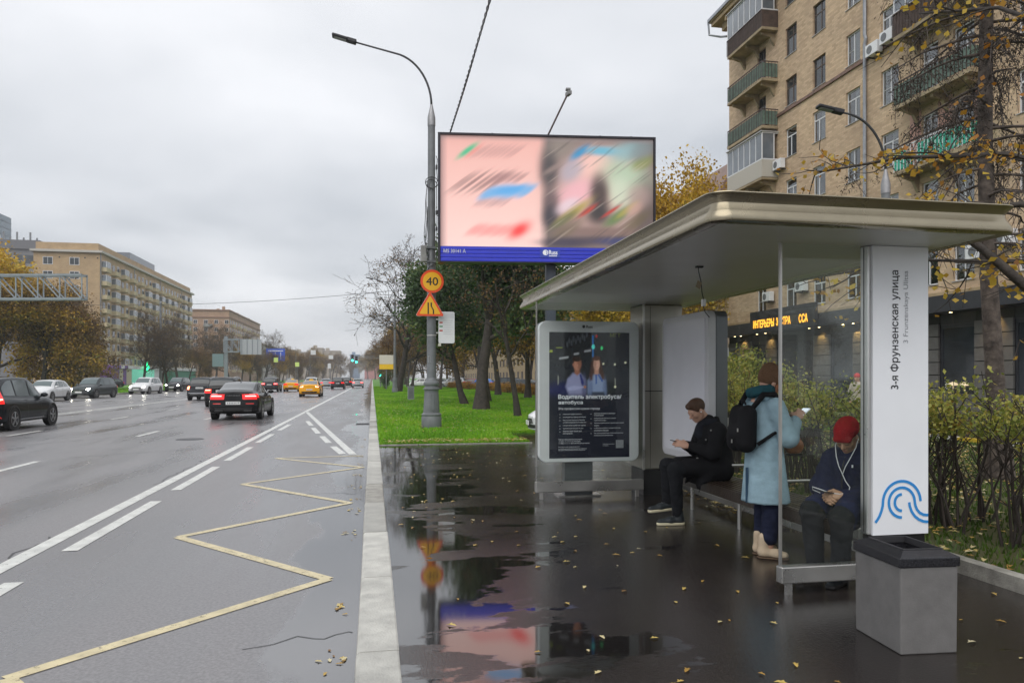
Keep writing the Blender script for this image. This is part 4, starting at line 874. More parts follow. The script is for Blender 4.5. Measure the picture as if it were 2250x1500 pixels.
class CarShape:
    """smooth body skin from stations; S(t,s) gives a point on the right half: t station index, s section index 0..8"""
    def __init__(s, spec):
        s.spec = spec; K = []
        for (y, zb, zbelt, zr, wb, w_, wbelt, wr) in spec['st']:
            cab = max(0.0, zr - zbelt)
            K.append([(0, y, zb), (wb, y, zb), (w_ - .01, y, zb + .12), (w_, y, zb + (zbelt - zb) * .55), (wbelt + .06, y, zbelt - .05), (wbelt, y, zbelt + .01), (wr + .03, y, zr - .06 - .0 * cab), (wr * .86, y, zr - .01), (0, y, zr + .018)])
        s.K = np.array(K); s.nt = len(K)
    @staticmethod
    def _cr(P, t):
        n = len(P); i = int(min(max(math.floor(t), 0), n - 2)); f = t - i
        p0, p1, p2, p3 = P[max(i - 1, 0)], P[i], P[i + 1], P[min(i + 2, n - 1)]
        a = .5 * (2 * p1 + (p2 - p0) * f + (2 * p0 - 5 * p1 + 4 * p2 - p3) * f * f + (3 * p1 - p0 - 3 * p2 + p3) * f ** 3)
        return p1 * (1 - f) * .45 + p2 * f * .45 + a * .55
    def raw(s, t, u):
        row = np.array([s._cr(s.K[:, j], t) for j in range(9)]) if t != int(t) else s.K[int(t)]
        i = int(min(max(math.floor(u), 0), 7)); f = u - i
        if i in (0,): return row[0] * (1 - f) + row[1] * f
        return s._cr(row, u)
    def bend(s, p):
        x, y, z = p; L = s.spec['L']; W = s.spec['W']
        k = (x / W) ** 2
        y2 = y + .16 * k * math.exp(-max(y, 0) / .5) - .30 * k * math.exp(-max(L - y, 0) / .55)
        y2 -= .05 * math.exp(-((z - .52) / .20) ** 2) * math.exp(-max(y, 0) / .12)
        return (x, y2, z)
    def S(s, t, u, side=1): p = s.raw(t, u); return s.bend((side * p[0], p[1], p[2]))
    def rear(s, fx, u): p = s.raw(0, u); return s.bend((fx * p[0], p[1], p[2]))
    def front(s, fx, u): p = s.raw(s.nt - 1, u); return s.bend((fx * p[0], p[1], p[2]))
    def body(s):
        nt = (s.nt - 1) * 3 + 1; us = [0, 1, 1.5, 2, 2.5, 3, 3.5, 4, 4.5, 5, 5.5, 6, 6.4, 7, 8]
        T = [k / 3 for k in range(nt)]; nu = len(us); full = us + us[-2:0:-1]; m = len(full)
        vs = []
        for t in T:
            rw_ = [s.raw(t, u) for u in us]
            for k, u in enumerate(full):
                p = rw_[k] if k < nu else rw_[2 * (nu - 1) - k]; sd_ = 1 if k < nu else -1
                vs.append(s.bend((sd_ * p[0], p[1], p[2])))
        fs = []
        for i in range(nt - 1):
            for j in range(m): fs.append((i * m + j, (i + 1) * m + j, (i + 1) * m + (j + 1) % m, i * m + (j + 1) % m))
        mb = MB().add(vs, fs)
        for fn, fl in ((s.rear, 0), (s.front, 1)):
            cols = [-1, -.75, -.5, -.25, 0, .25, .5, .75, 1]; g = [fn(c_, u) for u in us for c_ in cols]
            ff_ = []
            for i in range(len(us) - 1):
                for j in range(len(cols) - 1):
                    q = (i * 9 + j, i * 9 + j + 1, (i + 1) * 9 + j + 1, (i + 1) * 9 + j); ff_.append(q[::-1] if fl else q)
            mb.add(g, ff_)
        return mb
    def patch(s, fn, a0, a1, b0, b1, na=6, nb=5, off=.008, mb=None, flip=False):
        """raised skin over part of a surface; fn(a,b) -> point"""
        G = [[Vector(fn(a0 + (a1 - a0) * i / na, b0 + (b1 - b0) * j / nb)) for j in range(nb + 1)] for i in range(na + 1)]
        c_ = Vector((0, s.spec['L'] / 2, .8)); vs = []
        for i in range(na + 1):
            for j in range(nb + 1):
                da = G[min(i + 1, na)][j] - G[max(i - 1, 0)][j]; db = G[i][min(j + 1, nb)] - G[i][max(j - 1, 0)]
                n_ = da.cross(db)
                n_ = n_.normalized() if n_.length > 1e-9 else Vector((0, 0, 1))
                if n_.dot(G[i][j] - c_) < 0: n_ = -n_
                vs.append(G[i][j] + n_ * off)
        w_ = nb + 1; fs = [(i * w_ + j, (i + 1) * w_ + j, (i + 1) * w_ + j + 1, i * w_ + j + 1) for i in range(na) for j in range(nb)]
        mb = mb or MB(); return mb.add(vs, fs)

def wheel(parent, x, y, r, side, rim):
    wv = MB(); o_ = .11
    pr = [(r * .64, -.11), (r * .93, -.11), (r, -.075), (r, .075), (r * .93, .11), (r * .64, .11)]
    t = ob('wheel', MB().lathe(pr, 22, axis='X'), m_rubber, parent, loc=(x, y, r), smooth='auto')
    rm = MB().lathe([(r * .66, side * .07), (r * .66, side * .112), (r * .60, side * .116), (r * .58, side * .085), (.01, side * .07)], 22, axis='X')
    for k in range(5):
        a = 2 * PI * k / 5 + .3
        rm.bar((side * .10, math.cos(a) * r * .1, math.sin(a) * r * .1), (side * .105, math.cos(a) * r * .6, math.sin(a) * r * .6), .035, r * .16)
    rm.lathe([(r * .17, side * .07), (r * .17, side * .12), (.01, side * .122)], 10, axis='X')
    ob('rim', rm, rim, t)

SHAPES = {}
def car(name, label, spec, loc, heading, pt, rear=None, front=None, glass=None, rim=None, group=None, taxi=False, plate=True, chrome_rails=False, letters=None, sc_=1.0, cat='car', lights='tail'):
    """heading 0: drives along +Y with its tail towards the camera; PI: comes towards it. Origin under the rear bumper."""
    key = id(spec)
    if key not in SHAPES:
        s = CarShape(spec); SHAPES[key] = (s, {})
    s, cache = SHAPES[key]
    glass = glass or m_cglass; rim = rim or m_rim
    t = thing(name, label, cat, (loc[0], loc[1], ZR + .0005), heading, group)
    t.scale = (sc_,) * 3
    def part(nm, builder, mat, par=None, smooth=True):
        k = (nm, builder.__name__ if builder.__name__ != '<lambda>' else id(builder))
        me = builder().mesh(nm, mat, smooth); return link(nm, me, par or t)
    if 'body' not in cache: cache['body'] = s.body()
    me = cache['body'].mesh('body', pt, True); me.set_sharp_from_angle(angle=R(48)); body = link('body', me, t)
    both = lambda fn, *a, **k: s.patch(lambda p, q: fn(p, q, -1), *a, mb=s.patch(lambda p, q: fn(p, q, 1), *a, **k), **k)
    rw0, rw1 = spec['rear_win']; f0, f1 = spec['wind']; s0, s1 = spec['side']
    cols = lambda u0: (lambda tt, q: s.S(tt, 8 - abs(q) * (8 - u0), 1 if q >= 0 else -1))
    part('rear_window', lambda: s.patch(cols(6.5), rw0, rw1, -1, 1, 6, 10), glass)
    part('windscreen', lambda: s.patch(cols(6.45), f0, f1, -1, 1, 6, 10), glass)
    for sd_ in (-1, 1):
        n_ = 3; step = (s1 - s0) / n_
        for k in range(n_):
            a, b = s0 + k * step + .07, s0 + (k + 1) * step - .07
            def sw(a=a, b=b, sd_=sd_, k=k):
                def fn(tt, q):
                    f = (tt - s0) / (s1 - s0); top = 5.92
                    lo = 5.12
                    cut = max(0.0, (f - .72) / .28) * .70 + max(0.0, (.22 - f) / .22) * .55
                    return s.S(tt, lo + (top - cut * .75 - lo) * q, sd_)
                return s.patch(fn, a, b, 0, 1, 5, 4, off=.007)
            part('side_window', sw, glass)
        part('sill', lambda sd_=sd_: s.patch(lambda tt, q: s.S(tt, q, sd_), 2.6, 8.6, 1.15, 1.85, 8, 2, off=.006), m_trim)
        for kk, (a, b) in enumerate(((4.9, 5.25), (6.55, 6.9))): part('door_handle', lambda a=a, b=b, sd_=sd_: s.patch(lambda tt, q: s.S(tt, q, sd_), a, b, 4.0, 4.25, 2, 1, off=.02), pt)
        for tt0 in (5.12, 7.0): part('door_gap', lambda tt0=tt0, sd_=sd_: s.patch(lambda tt, q: s.S(tt, q, sd_), tt0, tt0 + .02, 2.0, 4.95, 1, 6, off=.003), m_trim)
        wy = spec['wheels']
        for yw in wy:
            p = s.spec['R']; xw = s.spec['W'] - .125
            ob('wheel_arch', MB().lathe([(p * 1.16, sd_ * (s.spec['W'] - .04)), (p * 1.16, sd_ * (s.spec['W'] + .006)), (p * 1.03, sd_ * (s.spec['W'] + .010)), (p * .9, sd_ * (s.spec['W'] - .05))], 24, c=(0, yw, p + .02), axis='X'), m_trim, body)
            wheel(t, sd_ * (xw + .02), yw, p, sd_, rim)
        mx_, my_, mz_ = s.S(7.25, 5.1, sd_)
        mr_ = ob('mirror', MB().lathe([(.02, 0), (.09, .02), (.105, .08), (.08, .14), (.02, .16)], 10, axis='Y'), pt, t, loc=(mx_ + sd_ * .13, my_ - .02, mz_ + .07), smooth=True)
        mr_.scale = (1.15, 1.0, .72)
        ob('mirror_stalk', MB().bar((mx_ - sd_ * .02, my_ + .03, mz_ - .01), (mx_ + sd_ * .08, my_ + .04, mz_ + .04), .04), m_trim, t)
    # rear
    part('bumper_insert', lambda: s.patch(s.rear, -.8, .8, 1.02, 2.05, 8, 3, off=.010), m_trim)
    if plate:
        zz_ = [s.rear(0, q)[2] for q in np.linspace(1, 6, 60)]; uu = np.linspace(1, 6, 60); zp_ = spec.get('plate_z', .62)
        up_ = uu[int(np.argmin([abs(z_ - zp_) for z_ in zz_]))]; yp = s.rear(0, up_)[1]
        pp = ob('number_plate', MB().box(-.26, .26, yp - .035, yp - .012, zp_ - .057, zp_ + .057), m_plate, t)
        ob('lettering', MB().box(-.21, -.17, yp - .037, yp - .0355, zp_ - .03, zp_ + .03).box(-.14, -.10, yp - .037, yp - .0355, zp_ - .03, zp_ + .03).box(-.08, -.045, yp - .037, yp - .0355, zp_ - .03, zp_ + .03).box(-.025, .015, yp - .037, yp - .0355, zp_ - .03, zp_ + .03).box(.04, .07, yp - .037, yp - .0355, zp_ - .03, zp_ + .03).box(.09, .125, yp - .037, yp - .0355, zp_ - .03, zp_ + .03).box(.16, .23, yp - .037, yp - .0355, zp_ - .01, zp_ + .035), M('plate_ink', (.25, .25, .27), .6), pp)
    if rear: rear(s, t, part)
    if front: front(s, t, part)
    if taxi:
        ob('roof_sign', MB().prism([(-.20, 0), (.20, 0), (.14, .12), (-.14, .12)], -.05, .05, 'XZ'), M('roof_sign_yellow', (.72, .5, .05), .4), t, loc=(0, 2.3, spec['st'][5][3] + .018))
    if chrome_rails:
        for sd_ in (-1, 1): ob('roof_rail', MB().tube([s.S(tt, 6.55, sd_)[:2] + (s.S(tt, 6.55, sd_)[2] + .045,) for tt in (3.2, 3.6, 4.5, 5.5, 6.4, 6.8)], .018, 6), m_chrome, t)
    return t
def lamp(s, part, fx0, fx1, u0, u1, mat, nm='taillight', off=.012, fn=None, na=4, nb=2):
    fn = fn or s.rear
    for sd_ in (-1, 1): part(nm, lambda sd_=sd_: s.patch(lambda a, b: fn(sd_ * a, b), fx0, fx1, u0, u1, na, nb, off=off), mat)
def wrap(s, part, t1, u0, u1, mat, nm='taillight', off=.010):
    for sd_ in (-1, 1): part(nm, lambda sd_=sd_: s.patch(lambda tt, q: s.S(tt, q, sd_), 0.0, t1, u0, u1, 3, 2, off=off), mat)
def rear_sedan(s, t, part):
    lamp(s, part, .40, 1.0, 3.35, 5.05, m_tail); wrap(s, part, 1.4, 3.6, 4.85, m_tail)
    lamp(s, part, .46, 1.0, 4.42, 4.62, m_tailhot, 'light_tube', .016); lamp(s, part, .52, 1.0, 3.80, 4.0, m_tailhot, 'light_tube', .016)
    part('boot_lip', lambda: s.patch(s.rear, -.85, .85, 5.3, 5.75, 8, 1, off=.03), p_black)
    y = s.rear(0, 4.4)[1]; tx = link('lettering', fit_text('GENESIS', .50, .026, M('badge_grey', (.30, .30, .31), .35, .8), bold=.01, center=True), t, (0, y - .02, .945)); up(tx)
    for sd_ in (-1, 1): ob('exhaust', MB().cbox((sd_ * .52, -.045, .37), (.28, .05, .06)), M('dark_chrome', (.16, .16, .17), .3, .9), t, bevel=.02); 
    for sd_ in (-1, 1): ob('exhaust_mouth', MB().cbox((sd_ * .52, -.072, .37), (.26, .012, .046)), m_trim, t)
    lamp(s, part, .52, .85, 2.62, 2.74, m_tailoff, 'reflector', .014)
    ob('roof_fin', MB().prism([(1.62, 1.40), (1.86, 1.40), (1.66, 1.50)], -.012, .012, 'YZ'), p_black, t)
def rear_taxi(s, t, part):
    lamp(s, part, .60, 1.0, 3.5, 4.9, m_tailoff); wrap(s, part, 1.2, 3.6, 4.7, m_tailoff)
    for a, b, u0, u1 in ((.66, .98, 4.5, 4.68), (.66, .98, 3.62, 3.8), (.66, .72, 3.8, 4.5)): lamp(s, part, a, b, u0, u1, m_amber, 'light_tube', .018)
def rear_suv_amber(s, t, part):
    lamp(s, part, .60, 1.0, 3.2, 4.8, m_tail); wrap(s, part, 1.5, 3.3, 4.6, m_tail); lamp(s, part, .68, 1.0, 3.9, 4.25, m_amber, 'light_tube', .018)
    part('tailgate_bar', lambda: s.patch(s.rear, -.5, .5, 3.05, 3.2, 6, 1, off=.018), m_chrome)
    part('spoiler', lambda: s.patch(lambda tt, q: s.S(tt, 8 - abs(q) * 1.4, 1 if q >= 0 else -1), 2.85, 3.2, -1, 1, 2, 8, off=.03), m_trim)
def rear_suv_tall(s, t, part):
    lamp(s, part, .80, 1.0, 3.2, 5.2, m_tail); wrap(s, part, 1.2, 3.2, 5.2, m_tail); lamp(s, part, .86, .98, 3.3, 5.1, m_amber, 'light_tube', .018)
    part('bumper_bar', lambda: s.patch(s.rear, -.9, .9, 1.9, 2.1, 8, 1, off=.02), m_chrome); part('bumper_bar', lambda: s.patch(s.rear, -.8, .8, 1.35, 1.5, 8, 1, off=.02), m_chrome)
    y = s.rear(0, 4.6)[1]; tx = link('lettering', fit_text('VOLVO', .46, .04, m_chrome, bold=.01, center=True), t, (0, y - .02, 1.0)); up(tx)
    part('spoiler', lambda: s.patch(lambda tt, q: s.S(tt, 8 - abs(q) * 1.4, 1 if q >= 0 else -1), 2.85, 3.2, -1, 1, 2, 8, off=.03), m_trim)
def rear_xc(s, t, part):
    # tall curved lamps climbing the rear pillars
    for sd_ in (-1, 1):
        part('taillight', lambda sd_=sd_: s.patch(lambda tt, q: s.S(tt, q, sd_), .2, 1.75, 3.5, 4.85, 4, 3, off=.012), m_tail)
        part('taillight', lambda sd_=sd_: s.patch(lambda tt, q: s.S(tt, q, sd_), 1.0, 2.15, 4.8, 6.2, 4, 3, off=.012), m_tail)
        part('light_tube', lambda sd_=sd_: s.patch(lambda tt, q: s.S(tt, q, sd_), .5, 1.4, 3.95, 4.3, 3, 1, off=.018), m_amber)
    lamp(s, part, .55, 1.0, 1.7, 1.95, m_tailoff, 'reflector', .014); wrap(s, part, .9, 1.7, 1.95, m_tailoff, 'reflector')
    for sd_ in (-1, 1): part('sill_strip', lambda sd_=sd_: s.patch(lambda tt, q: s.S(tt, q, sd_), 3.7, 7.4, 1.75, 1.92, 6, 1, off=.014), m_chrome)
def rear_plain(hot): 
    def f(s, t, part):
        lamp(s, part, .55, 1.0, 3.4, 4.7, m_tail); wrap(s, part, 1.2, 3.4, 4.6, m_tail)
        if hot: lamp(s, part, .62, 1.0, 3.8, 4.3, m_tailhot, 'light_tube', .018)
    return f
def front_lit(lit=True, bar=False, star=False):
    def f(s, t, part):
        for sd_ in (-1, 1):
            part('headlight', lambda sd_=sd_: s.patch(lambda tt, q: s.S(tt, q, sd_), s.nt - 1.75, s.nt - 1.01, 3.9, 5.6, 3, 3, off=.014), m_head if lit else m_headoff)
        part('grille', lambda: s.patch(s.front, -.62, .62, 2.9, 4.7, 6, 4, off=.014), m_trim)
        for u0 in (3.2, 3.7, 4.2): part('grille_bar', lambda u0=u0: s.patch(s.front, -.6, .6, u0, u0 + .13, 6, 1, off=.022), m_chrome)
        part('lower_intake', lambda: s.patch(s.front, -.8, .8, 1.3, 2.1, 6, 2, off=.014), m_trim)
        if bar: part('skid_bar', lambda: s.patch(s.front, -.9, .9, 1.05, 1.3, 6, 1, off=.03), m_chrome); part('skid_bar', lambda: s.patch(s.front, -.95, .95, 2.0, 2.2, 6, 1, off=.03), m_chrome)
        yb = s.front(0, 2.4)[1]; ob('front_plate', MB().box(-.26, .26, yb + .02, yb + .04, .46, .57), m_plate, t)
    return f
SEDAN['plate_z'] = .66; SUV['plate_z'] = .86; HATCH['plate_z'] = .66
SUVL = dict(SUV); SUVL['plate_z'] = .92
front_off = front_lit(False)
def oncoming(y_front, L): return y_front + L
car('black_suv', 'black crossover with tall red tail lamps at the left edge of the road', SUV, (-12.13, 25.15), 0, p_navy, rear_xc, front_off, glass=m_cglass2, rim=m_rim)
car('black_sedan', 'shiny black sedan with double-line red tail lights in the near lane', SEDAN, (-5.36, 30.55), 0, p_black, rear_sedan, front_off, rim=m_rim, sc_=1.04)
car('black_suv', 'black boxy SUV with orange tail lamps partly hidden by the black sedan', SUVL, (-8.45, 44.3), 0, p_black, rear_suv_amber, front_off, chrome_rails=True)
car('black_suv', 'black SUV with upright red lamps and bright bumper bars, second from the black sedan', SUVL, (-12.4, 57.3), 0, p_graph, rear_suv_tall, front_off)
car('yellow_taxi', 'yellow taxi with roof sign, nearer of the two taxis', SEDAN, (-5.35, 66.0), 0, p_yel, rear_taxi, front_off, taxi=True, sc_=.97)
car('yellow_taxi', 'yellow taxi further off, left of the nearer taxi', SEDAN, (-9.5, 91.0), 0, p_yel, rear_plain(False), front_off, taxi=True, sc_=.97)
car('dark_suv', 'dark grey SUV with round red lights ahead of the black sedan', SUV, (-11.75, 89.5), 0, p_graph, rear_plain(True), front_off)
GF = 'small far cars in the spray ahead of the taxis'
for nm, lab, spec, x, y, pt, hot in (
        ('silver_car', 'silver car with red tail lights just beyond the nearer taxi', HATCH, -7.2, 120, p_sil, False),
        ('dark_car', 'dark car with red tail lights right of the nearer taxi', SUV, -4.85, 108, p_graph, False),
        ('dark_car', 'dark car hidden behind another dark car, far down the road', SUV, -4.45, 133, p_graph, False),
        ('pale_car', 'far pale car with glaring red brake lights by the solid line', HATCH, -2.3, 121, p_sil, True),
        ('orange_taxi', 'far orange taxi between the dark cars and the braking pale car', HATCH, -4.4, 152, p_yel, True),
        ('white_suv', 'white-roofed car showing just above the nearer taxi', SUV, -7.9, 100, p_white, False)):
    car(nm, lab, spec, (x, y), 0, pt, rear_plain(hot), front_off, group=GF)
# oncoming
GO = 'cars coming the other way'
def onc(nm, lab, spec, x, yf, pt, lit, bar=False, rz=0.0, glass=None):
    a = PI + rz; L = spec['L']
    return car(nm, lab, spec, (x - math.sin(a) * -L * 0 - math.sin(rz) * L, yf + L * math.cos(rz)), a, pt, rear_plain(False), front_lit(lit, bar), glass=glass or m_cglass2, group=GO)
onc('grey_suv', 'dark grey SUV with blazing headlights coming the other way', SUV, -23.0, 64.3, p_grey, True, True, R(-8))
onc('white_crossover', 'white crossover with headlights on behind the grey SUV', SUV, -23.2, 79.6, p_white, True, False, R(-6))
onc('graphite_suv', 'dark SUV with one bright headlight behind the white crossover', SUV, -23.4, 93.6, p_graph, True, False, R(-5))
onc('white_car', 'white car half hidden behind the black crossover at the left edge', HATCH, -22.9, 56.0, p_white, False)
onc('dark_car', 'small dark car with lit headlight on the side road by the purple shop', HATCH, -41.3, 122.5, p_graph, True, False, R(-30))
onc('silver_car', 'far oncoming car with yellowish headlights above the taxis', HATCH, -17.0, 160.0, p_sil, True)
# parked beyond the lawn
GP = 'cars parked beyond the lawn'
for nm, lab, spec, x, y, rz, pt in (
        ('blue_car', 'bright blue parked car seen between the lawn tree trunks', HATCH, 18.4, 112, R(60), p_blue), ('silver_car', 'silver parked car left of the blue one beyond the lawn', SUV, 14.6, 116, R(62), p_sil),
        ('red_car', 'dark red parked car just behind the blue one', HATCH, 17.5, 121, R(60), p_red), ('black_car', 'black parked SUV beyond the lawn near the thin tree', SUV, 17.2, 86, R(45), p_black),
        ('graphite_car', 'dark grey parked car next to the poster box edge', HATCH, 17.2, 78, R(30), p_graph), ('white_car', 'white parked car far beyond the lamp base', HATCH, 10.6, 132, R(65), p_white), ('silver_car', 'far silver parked car near the orange hedge', HATCH, 12.9, 128, R(65), p_sil)):
    car(nm, lab, spec, (x, y), rz, pt, rear_plain(False), front_off, group=GP)
o = car('white_car', 'white car nosing out from behind the poster light box', HATCH, (8.45, 18.55), R(90 - 5), p_white, rear_plain(False), front_off)
# ================================================================== BUILDINGS
def brick_mat(name, c1, c2, mortar, bw_=0.26, bh_=0.085, rough=.75, axis='Y'):
    m, t, o = _new(name); N, L = t.nodes, t.links
    tcn = N.new('ShaderNodeTexCoord'); sp = N.new('ShaderNodeSeparateXYZ'); L.new(tcn.outputs['Object'], sp.inputs[0])
    ad_ = N.new('ShaderNodeMath'); L.new(sp.outputs[0], ad_.inputs[0]); L.new(sp.outputs[1], ad_.inputs[1])
    cb2 = N.new('ShaderNodeCombineXYZ'); L.new(ad_.outputs[0], cb2.inputs[0]); L.new(sp.outputs[2], cb2.inputs[1])
    br = N.new('ShaderNodeTexBrick'); L.new(cb2.outputs[0], br.inputs['Vector']); br.inputs['Scale'].default_value = 1.0
    br.inputs['Brick Width'].default_value = bw_; br.inputs['Row Height'].default_value = bh_; br.inputs['Mortar Size'].default_value = .006; br.inputs['Bias'].default_value = 0.0
    br.inputs['Color1'].default_value = c4(c1); br.inputs['Color2'].default_value = c4(c2); br.inputs['Mortar'].default_value = c4(mortar)
    nz = N.new('ShaderNodeTexNoise'); nz.inputs['Scale'].default_value = .35; nz.inputs['Detail'].default_value = 6; L.new(tcn.outputs['Object'], nz.inputs['Vector'])
    r = N.new('ShaderNodeValToRGB'); L.new(nz.outputs[0], r.inputs[0]); r.color_ramp.elements[0].position = .3; r.color_ramp.elements[0].color = (.84, .82, .82, 1); r.color_ramp.elements[1].position = .7; r.color_ramp.elements[1].color = (1.12, 1.1, 1.06, 1)
    mx_ = N.new('ShaderNodeMix'); mx_.data_type = 'RGBA'; mx_.blend_type = 'MULTIPLY'; mx_.inputs[0].default_value = 1.0; L.new(br.outputs[0], mx_.inputs[6]); L.new(r.outputs[0], mx_.inputs[7])
    p = N.new('ShaderNodeBsdfPrincipled'); p.inputs['Roughness'].default_value = rough; L.new(mx_.outputs[2], p.inputs['Base Color']); L.new(p.outputs[0], o.inputs[0])
    bp = N.new('ShaderNodeBump'); bp.inputs['Strength'].default_value = .5; bp.inputs['Distance'].default_value = .01; L.new(br.outputs['Fac'], bp.inputs['Height']); bp.invert = True; L.new(bp.outputs[0], p.inputs['Normal'])
    return m
m_brick = brick_mat('tan_brick', (.68, .515, .345), (.50, .36, .235), (.46, .38, .28), .32, .11)
m_winwhite = M('white_window_frame', (.72, .73, .75), .4)
m_winbrown = M('old_brown_window_frame', (.11, .075, .055), .6, var=.3)
m_wglass = M('window_glass', (.14, .16, .185), .05, 0.0, coat=.5, var=.5, scale=.35)
m_wglass_d = M('dark_window_glass', (.035, .042, .05), .06, coat=.3, var=.4, scale=.5)
m_wclear = pane_mat('window_pane_glass', (.62, .66, .68), 1.5, .02, .16)
m_stucco = M('tan_stucco', (.40, .30, .17), .8, var=.25, scale=1.2)
m_sill = M('sill_metal', (.45, .45, .44), .45, .3)
m_green = M('faded_green_sheet', (.105, .16, .13), .55, var=.35, scale=3)
m_green2 = M('bright_green_sheet', (.02, .40, .27), .45, var=.15, scale=3)
m_rail = M('rusty_rail', (.07, .045, .035), .6, var=.4)
m_siding = M('cream_siding', (.52, .49, .43), .6)
m_concr = M('balcony_concrete', (.34, .27, .17), .8, var=.3, scale=2)
m_pinkw = M('pink_plaster', (.55, .33, .27), .8, var=.1)
m_shop = M('shop_dark_panel', (.035, .037, .044), .45, var=.15)
m_shopw = M('shop_grey_cladding', (.145, .140, .132), .6, var=.15, scale=3)
m_pipe = M('zinc_downpipe', (.33, .35, .38), .4, .6, var=.2)
m_rooft = M('roof_tin', (.20, .12, .09), .5, .2, var=.3)

def holed_wall(U0, U1, Z0, Z1, holes, fn, depth=.16, inward=(1, 0, 0)):
    """wall sheet with openings; fn(u, z) -> point; each opening gets reveals going inward"""
    us = sorted({U0, U1} | {h[0] for h in holes} | {h[1] for h in holes}); zs = sorted({Z0, Z1} | {h[2] for h in holes} | {h[3] for h in holes})
    mb = MB(); iv = Vector(inward) * depth
    for a, b in zip(us[:-1], us[1:]):
        for c_, d in zip(zs[:-1], zs[1:]):
            mu, mz = (a + b) / 2, (c_ + d) / 2
            if any(h[0] < mu < h[1] and h[2] < mz < h[3] for h in holes): continue
            mb.add([fn(a, c_), fn(b, c_), fn(b, d), fn(a, d)], [(0, 1, 2, 3)])
    for (a, b, c_, d) in holes:
        q = [Vector(fn(a, c_)), Vector(fn(b, c_)), Vector(fn(b, d)), Vector(fn(a, d))]
        for i in range(4):
            p0, p1 = q[i], q[(i + 1) % 4]; mb.add([p0, p1, p1 + iv, p0 + iv], [(0, 1, 2, 3)])
    return mb
XB = 23.5
BR = thing('brick_apartment_block', 'tan brick apartment block with balconies above dark ground-floor shops', 'building', (XB, 0, 0))
Y0b, Y1b, Ztop = 12.0, 46.0, 25.6
colsY = [(38.55, 1.15, 0), (35.85, 1.15, 0), (33.0, 1.1, 1), (30.35, 1.18, 1), (22.6, 1.7, 1), (19.6, 1.4, 1), (16.4, 1.4, 1)]
rowz = [(5.50, 7.05), (8.40, 9.98), (11.30, 12.90), (14.22, 15.87), (17.15, 18.72), (20.02, 21.65), (22.9, 24.4)]
holes = []; wins = []
for ri, (a, b) in enumerate(rowz):
    for ci, (yc, w_, wh) in enumerate(colsY):
        holes.append((yc - w_ / 2, yc + w_ / 2, a, b)); white = wh or ri < 4 and not (ci == 1 and ri == 4)
        if ci < 2: white = ri <= 3
        wins.append((yc, w_, a, b, white, ci, ri))
    # doors and windows giving on the balconies
    for yc, w_ in ((27.85, .95), (26.0, 1.1)):
        lo = a - (.75 if w_ < 1 else 0); 
        if ri == 0: lo = a
        holes.append((yc - w_ / 2, yc + w_ / 2, lo, b)); wins.append((yc, w_, lo, b, True, 9, ri))
    if ri == 0: holes.append((41.25, 42.35, a, b)); wins.append((41.8, 1.1, a, b, True, 8, ri))
    else:
        holes.append((41.3, 42.3, a - .7, b)); wins.append((41.8, 1.0, a - .7, b, False, 8, ri)); 
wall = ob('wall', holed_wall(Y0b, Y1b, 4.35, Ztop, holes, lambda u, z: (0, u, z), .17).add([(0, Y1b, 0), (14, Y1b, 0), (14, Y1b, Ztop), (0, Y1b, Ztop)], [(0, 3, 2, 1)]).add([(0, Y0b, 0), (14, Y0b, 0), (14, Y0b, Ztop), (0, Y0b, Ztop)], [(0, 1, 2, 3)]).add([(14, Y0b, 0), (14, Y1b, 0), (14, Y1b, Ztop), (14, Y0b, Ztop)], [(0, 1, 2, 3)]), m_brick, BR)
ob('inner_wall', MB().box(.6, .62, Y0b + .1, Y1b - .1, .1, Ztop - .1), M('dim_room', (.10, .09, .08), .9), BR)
winmesh = {}
m_curt = M('pale_curtain', (.52, .50, .46), .9, var=.12, scale=8)
def window_meshes(w_, h_, white, kind):
    key = (round(w_, 2), round(h_, 2), white, kind)
    if key in winmesh: return winmesh[key]
    f = .065 if white else .05; d0, d1 = .10, .16
    fr = MB().box(d0, d1, -w_ / 2, -w_ / 2 + f, 0, h_).box(d0, d1, w_ / 2 - f, w_ / 2, 0, h_).box(d0, d1, -w_ / 2 + f, w_ / 2 - f, 0, f).box(d0, d1, -w_ / 2 + f, w_ / 2 - f, h_ - f, h_)
    xm = -.08 if kind == 0 else (.02 if kind == 1 else .12)
    if kind == 2 or (kind == 0 and white): fr.box(d0 + .002, d1 - .002, -w_ / 2 + f, w_ / 2 - f, h_ * .70, h_ * .70 + f).box(d0 + .004, d1 - .004, xm - f / 2, xm + f / 2, f, h_ * .70)
    else: fr.box(d0 + .002, d1 - .002, xm - f / 2, xm + f / 2, f, h_ - f)
    if not white: fr.box(d0 + .004, d1 - .004, -w_ / 2 + f, w_ / 2 - f, h_ * .66, h_ * .66 + f)
    if kind == 1 and white: fr.box(d0 + .003, d1 - .003, xm + f / 2, w_ / 2 - f, h_ * .45, h_ * .45 + .02)
    fm = fr.mesh('window', m_winwhite if white else m_winbrown)
    g = MB().box(d0 + .025, d0 + .03, -w_ / 2 + f, w_ / 2 - f, f, h_ - f).mesh('pane', m_wclear if white else m_wglass_d)
    s_ = MB().box(-.05, .15, -w_ / 2 - .04, w_ / 2 + .04, -.03, -.002).mesh('sill', m_sill)
    winmesh[key] = (fm, g, s_); return winmesh[key]
rw = random.Random(8)
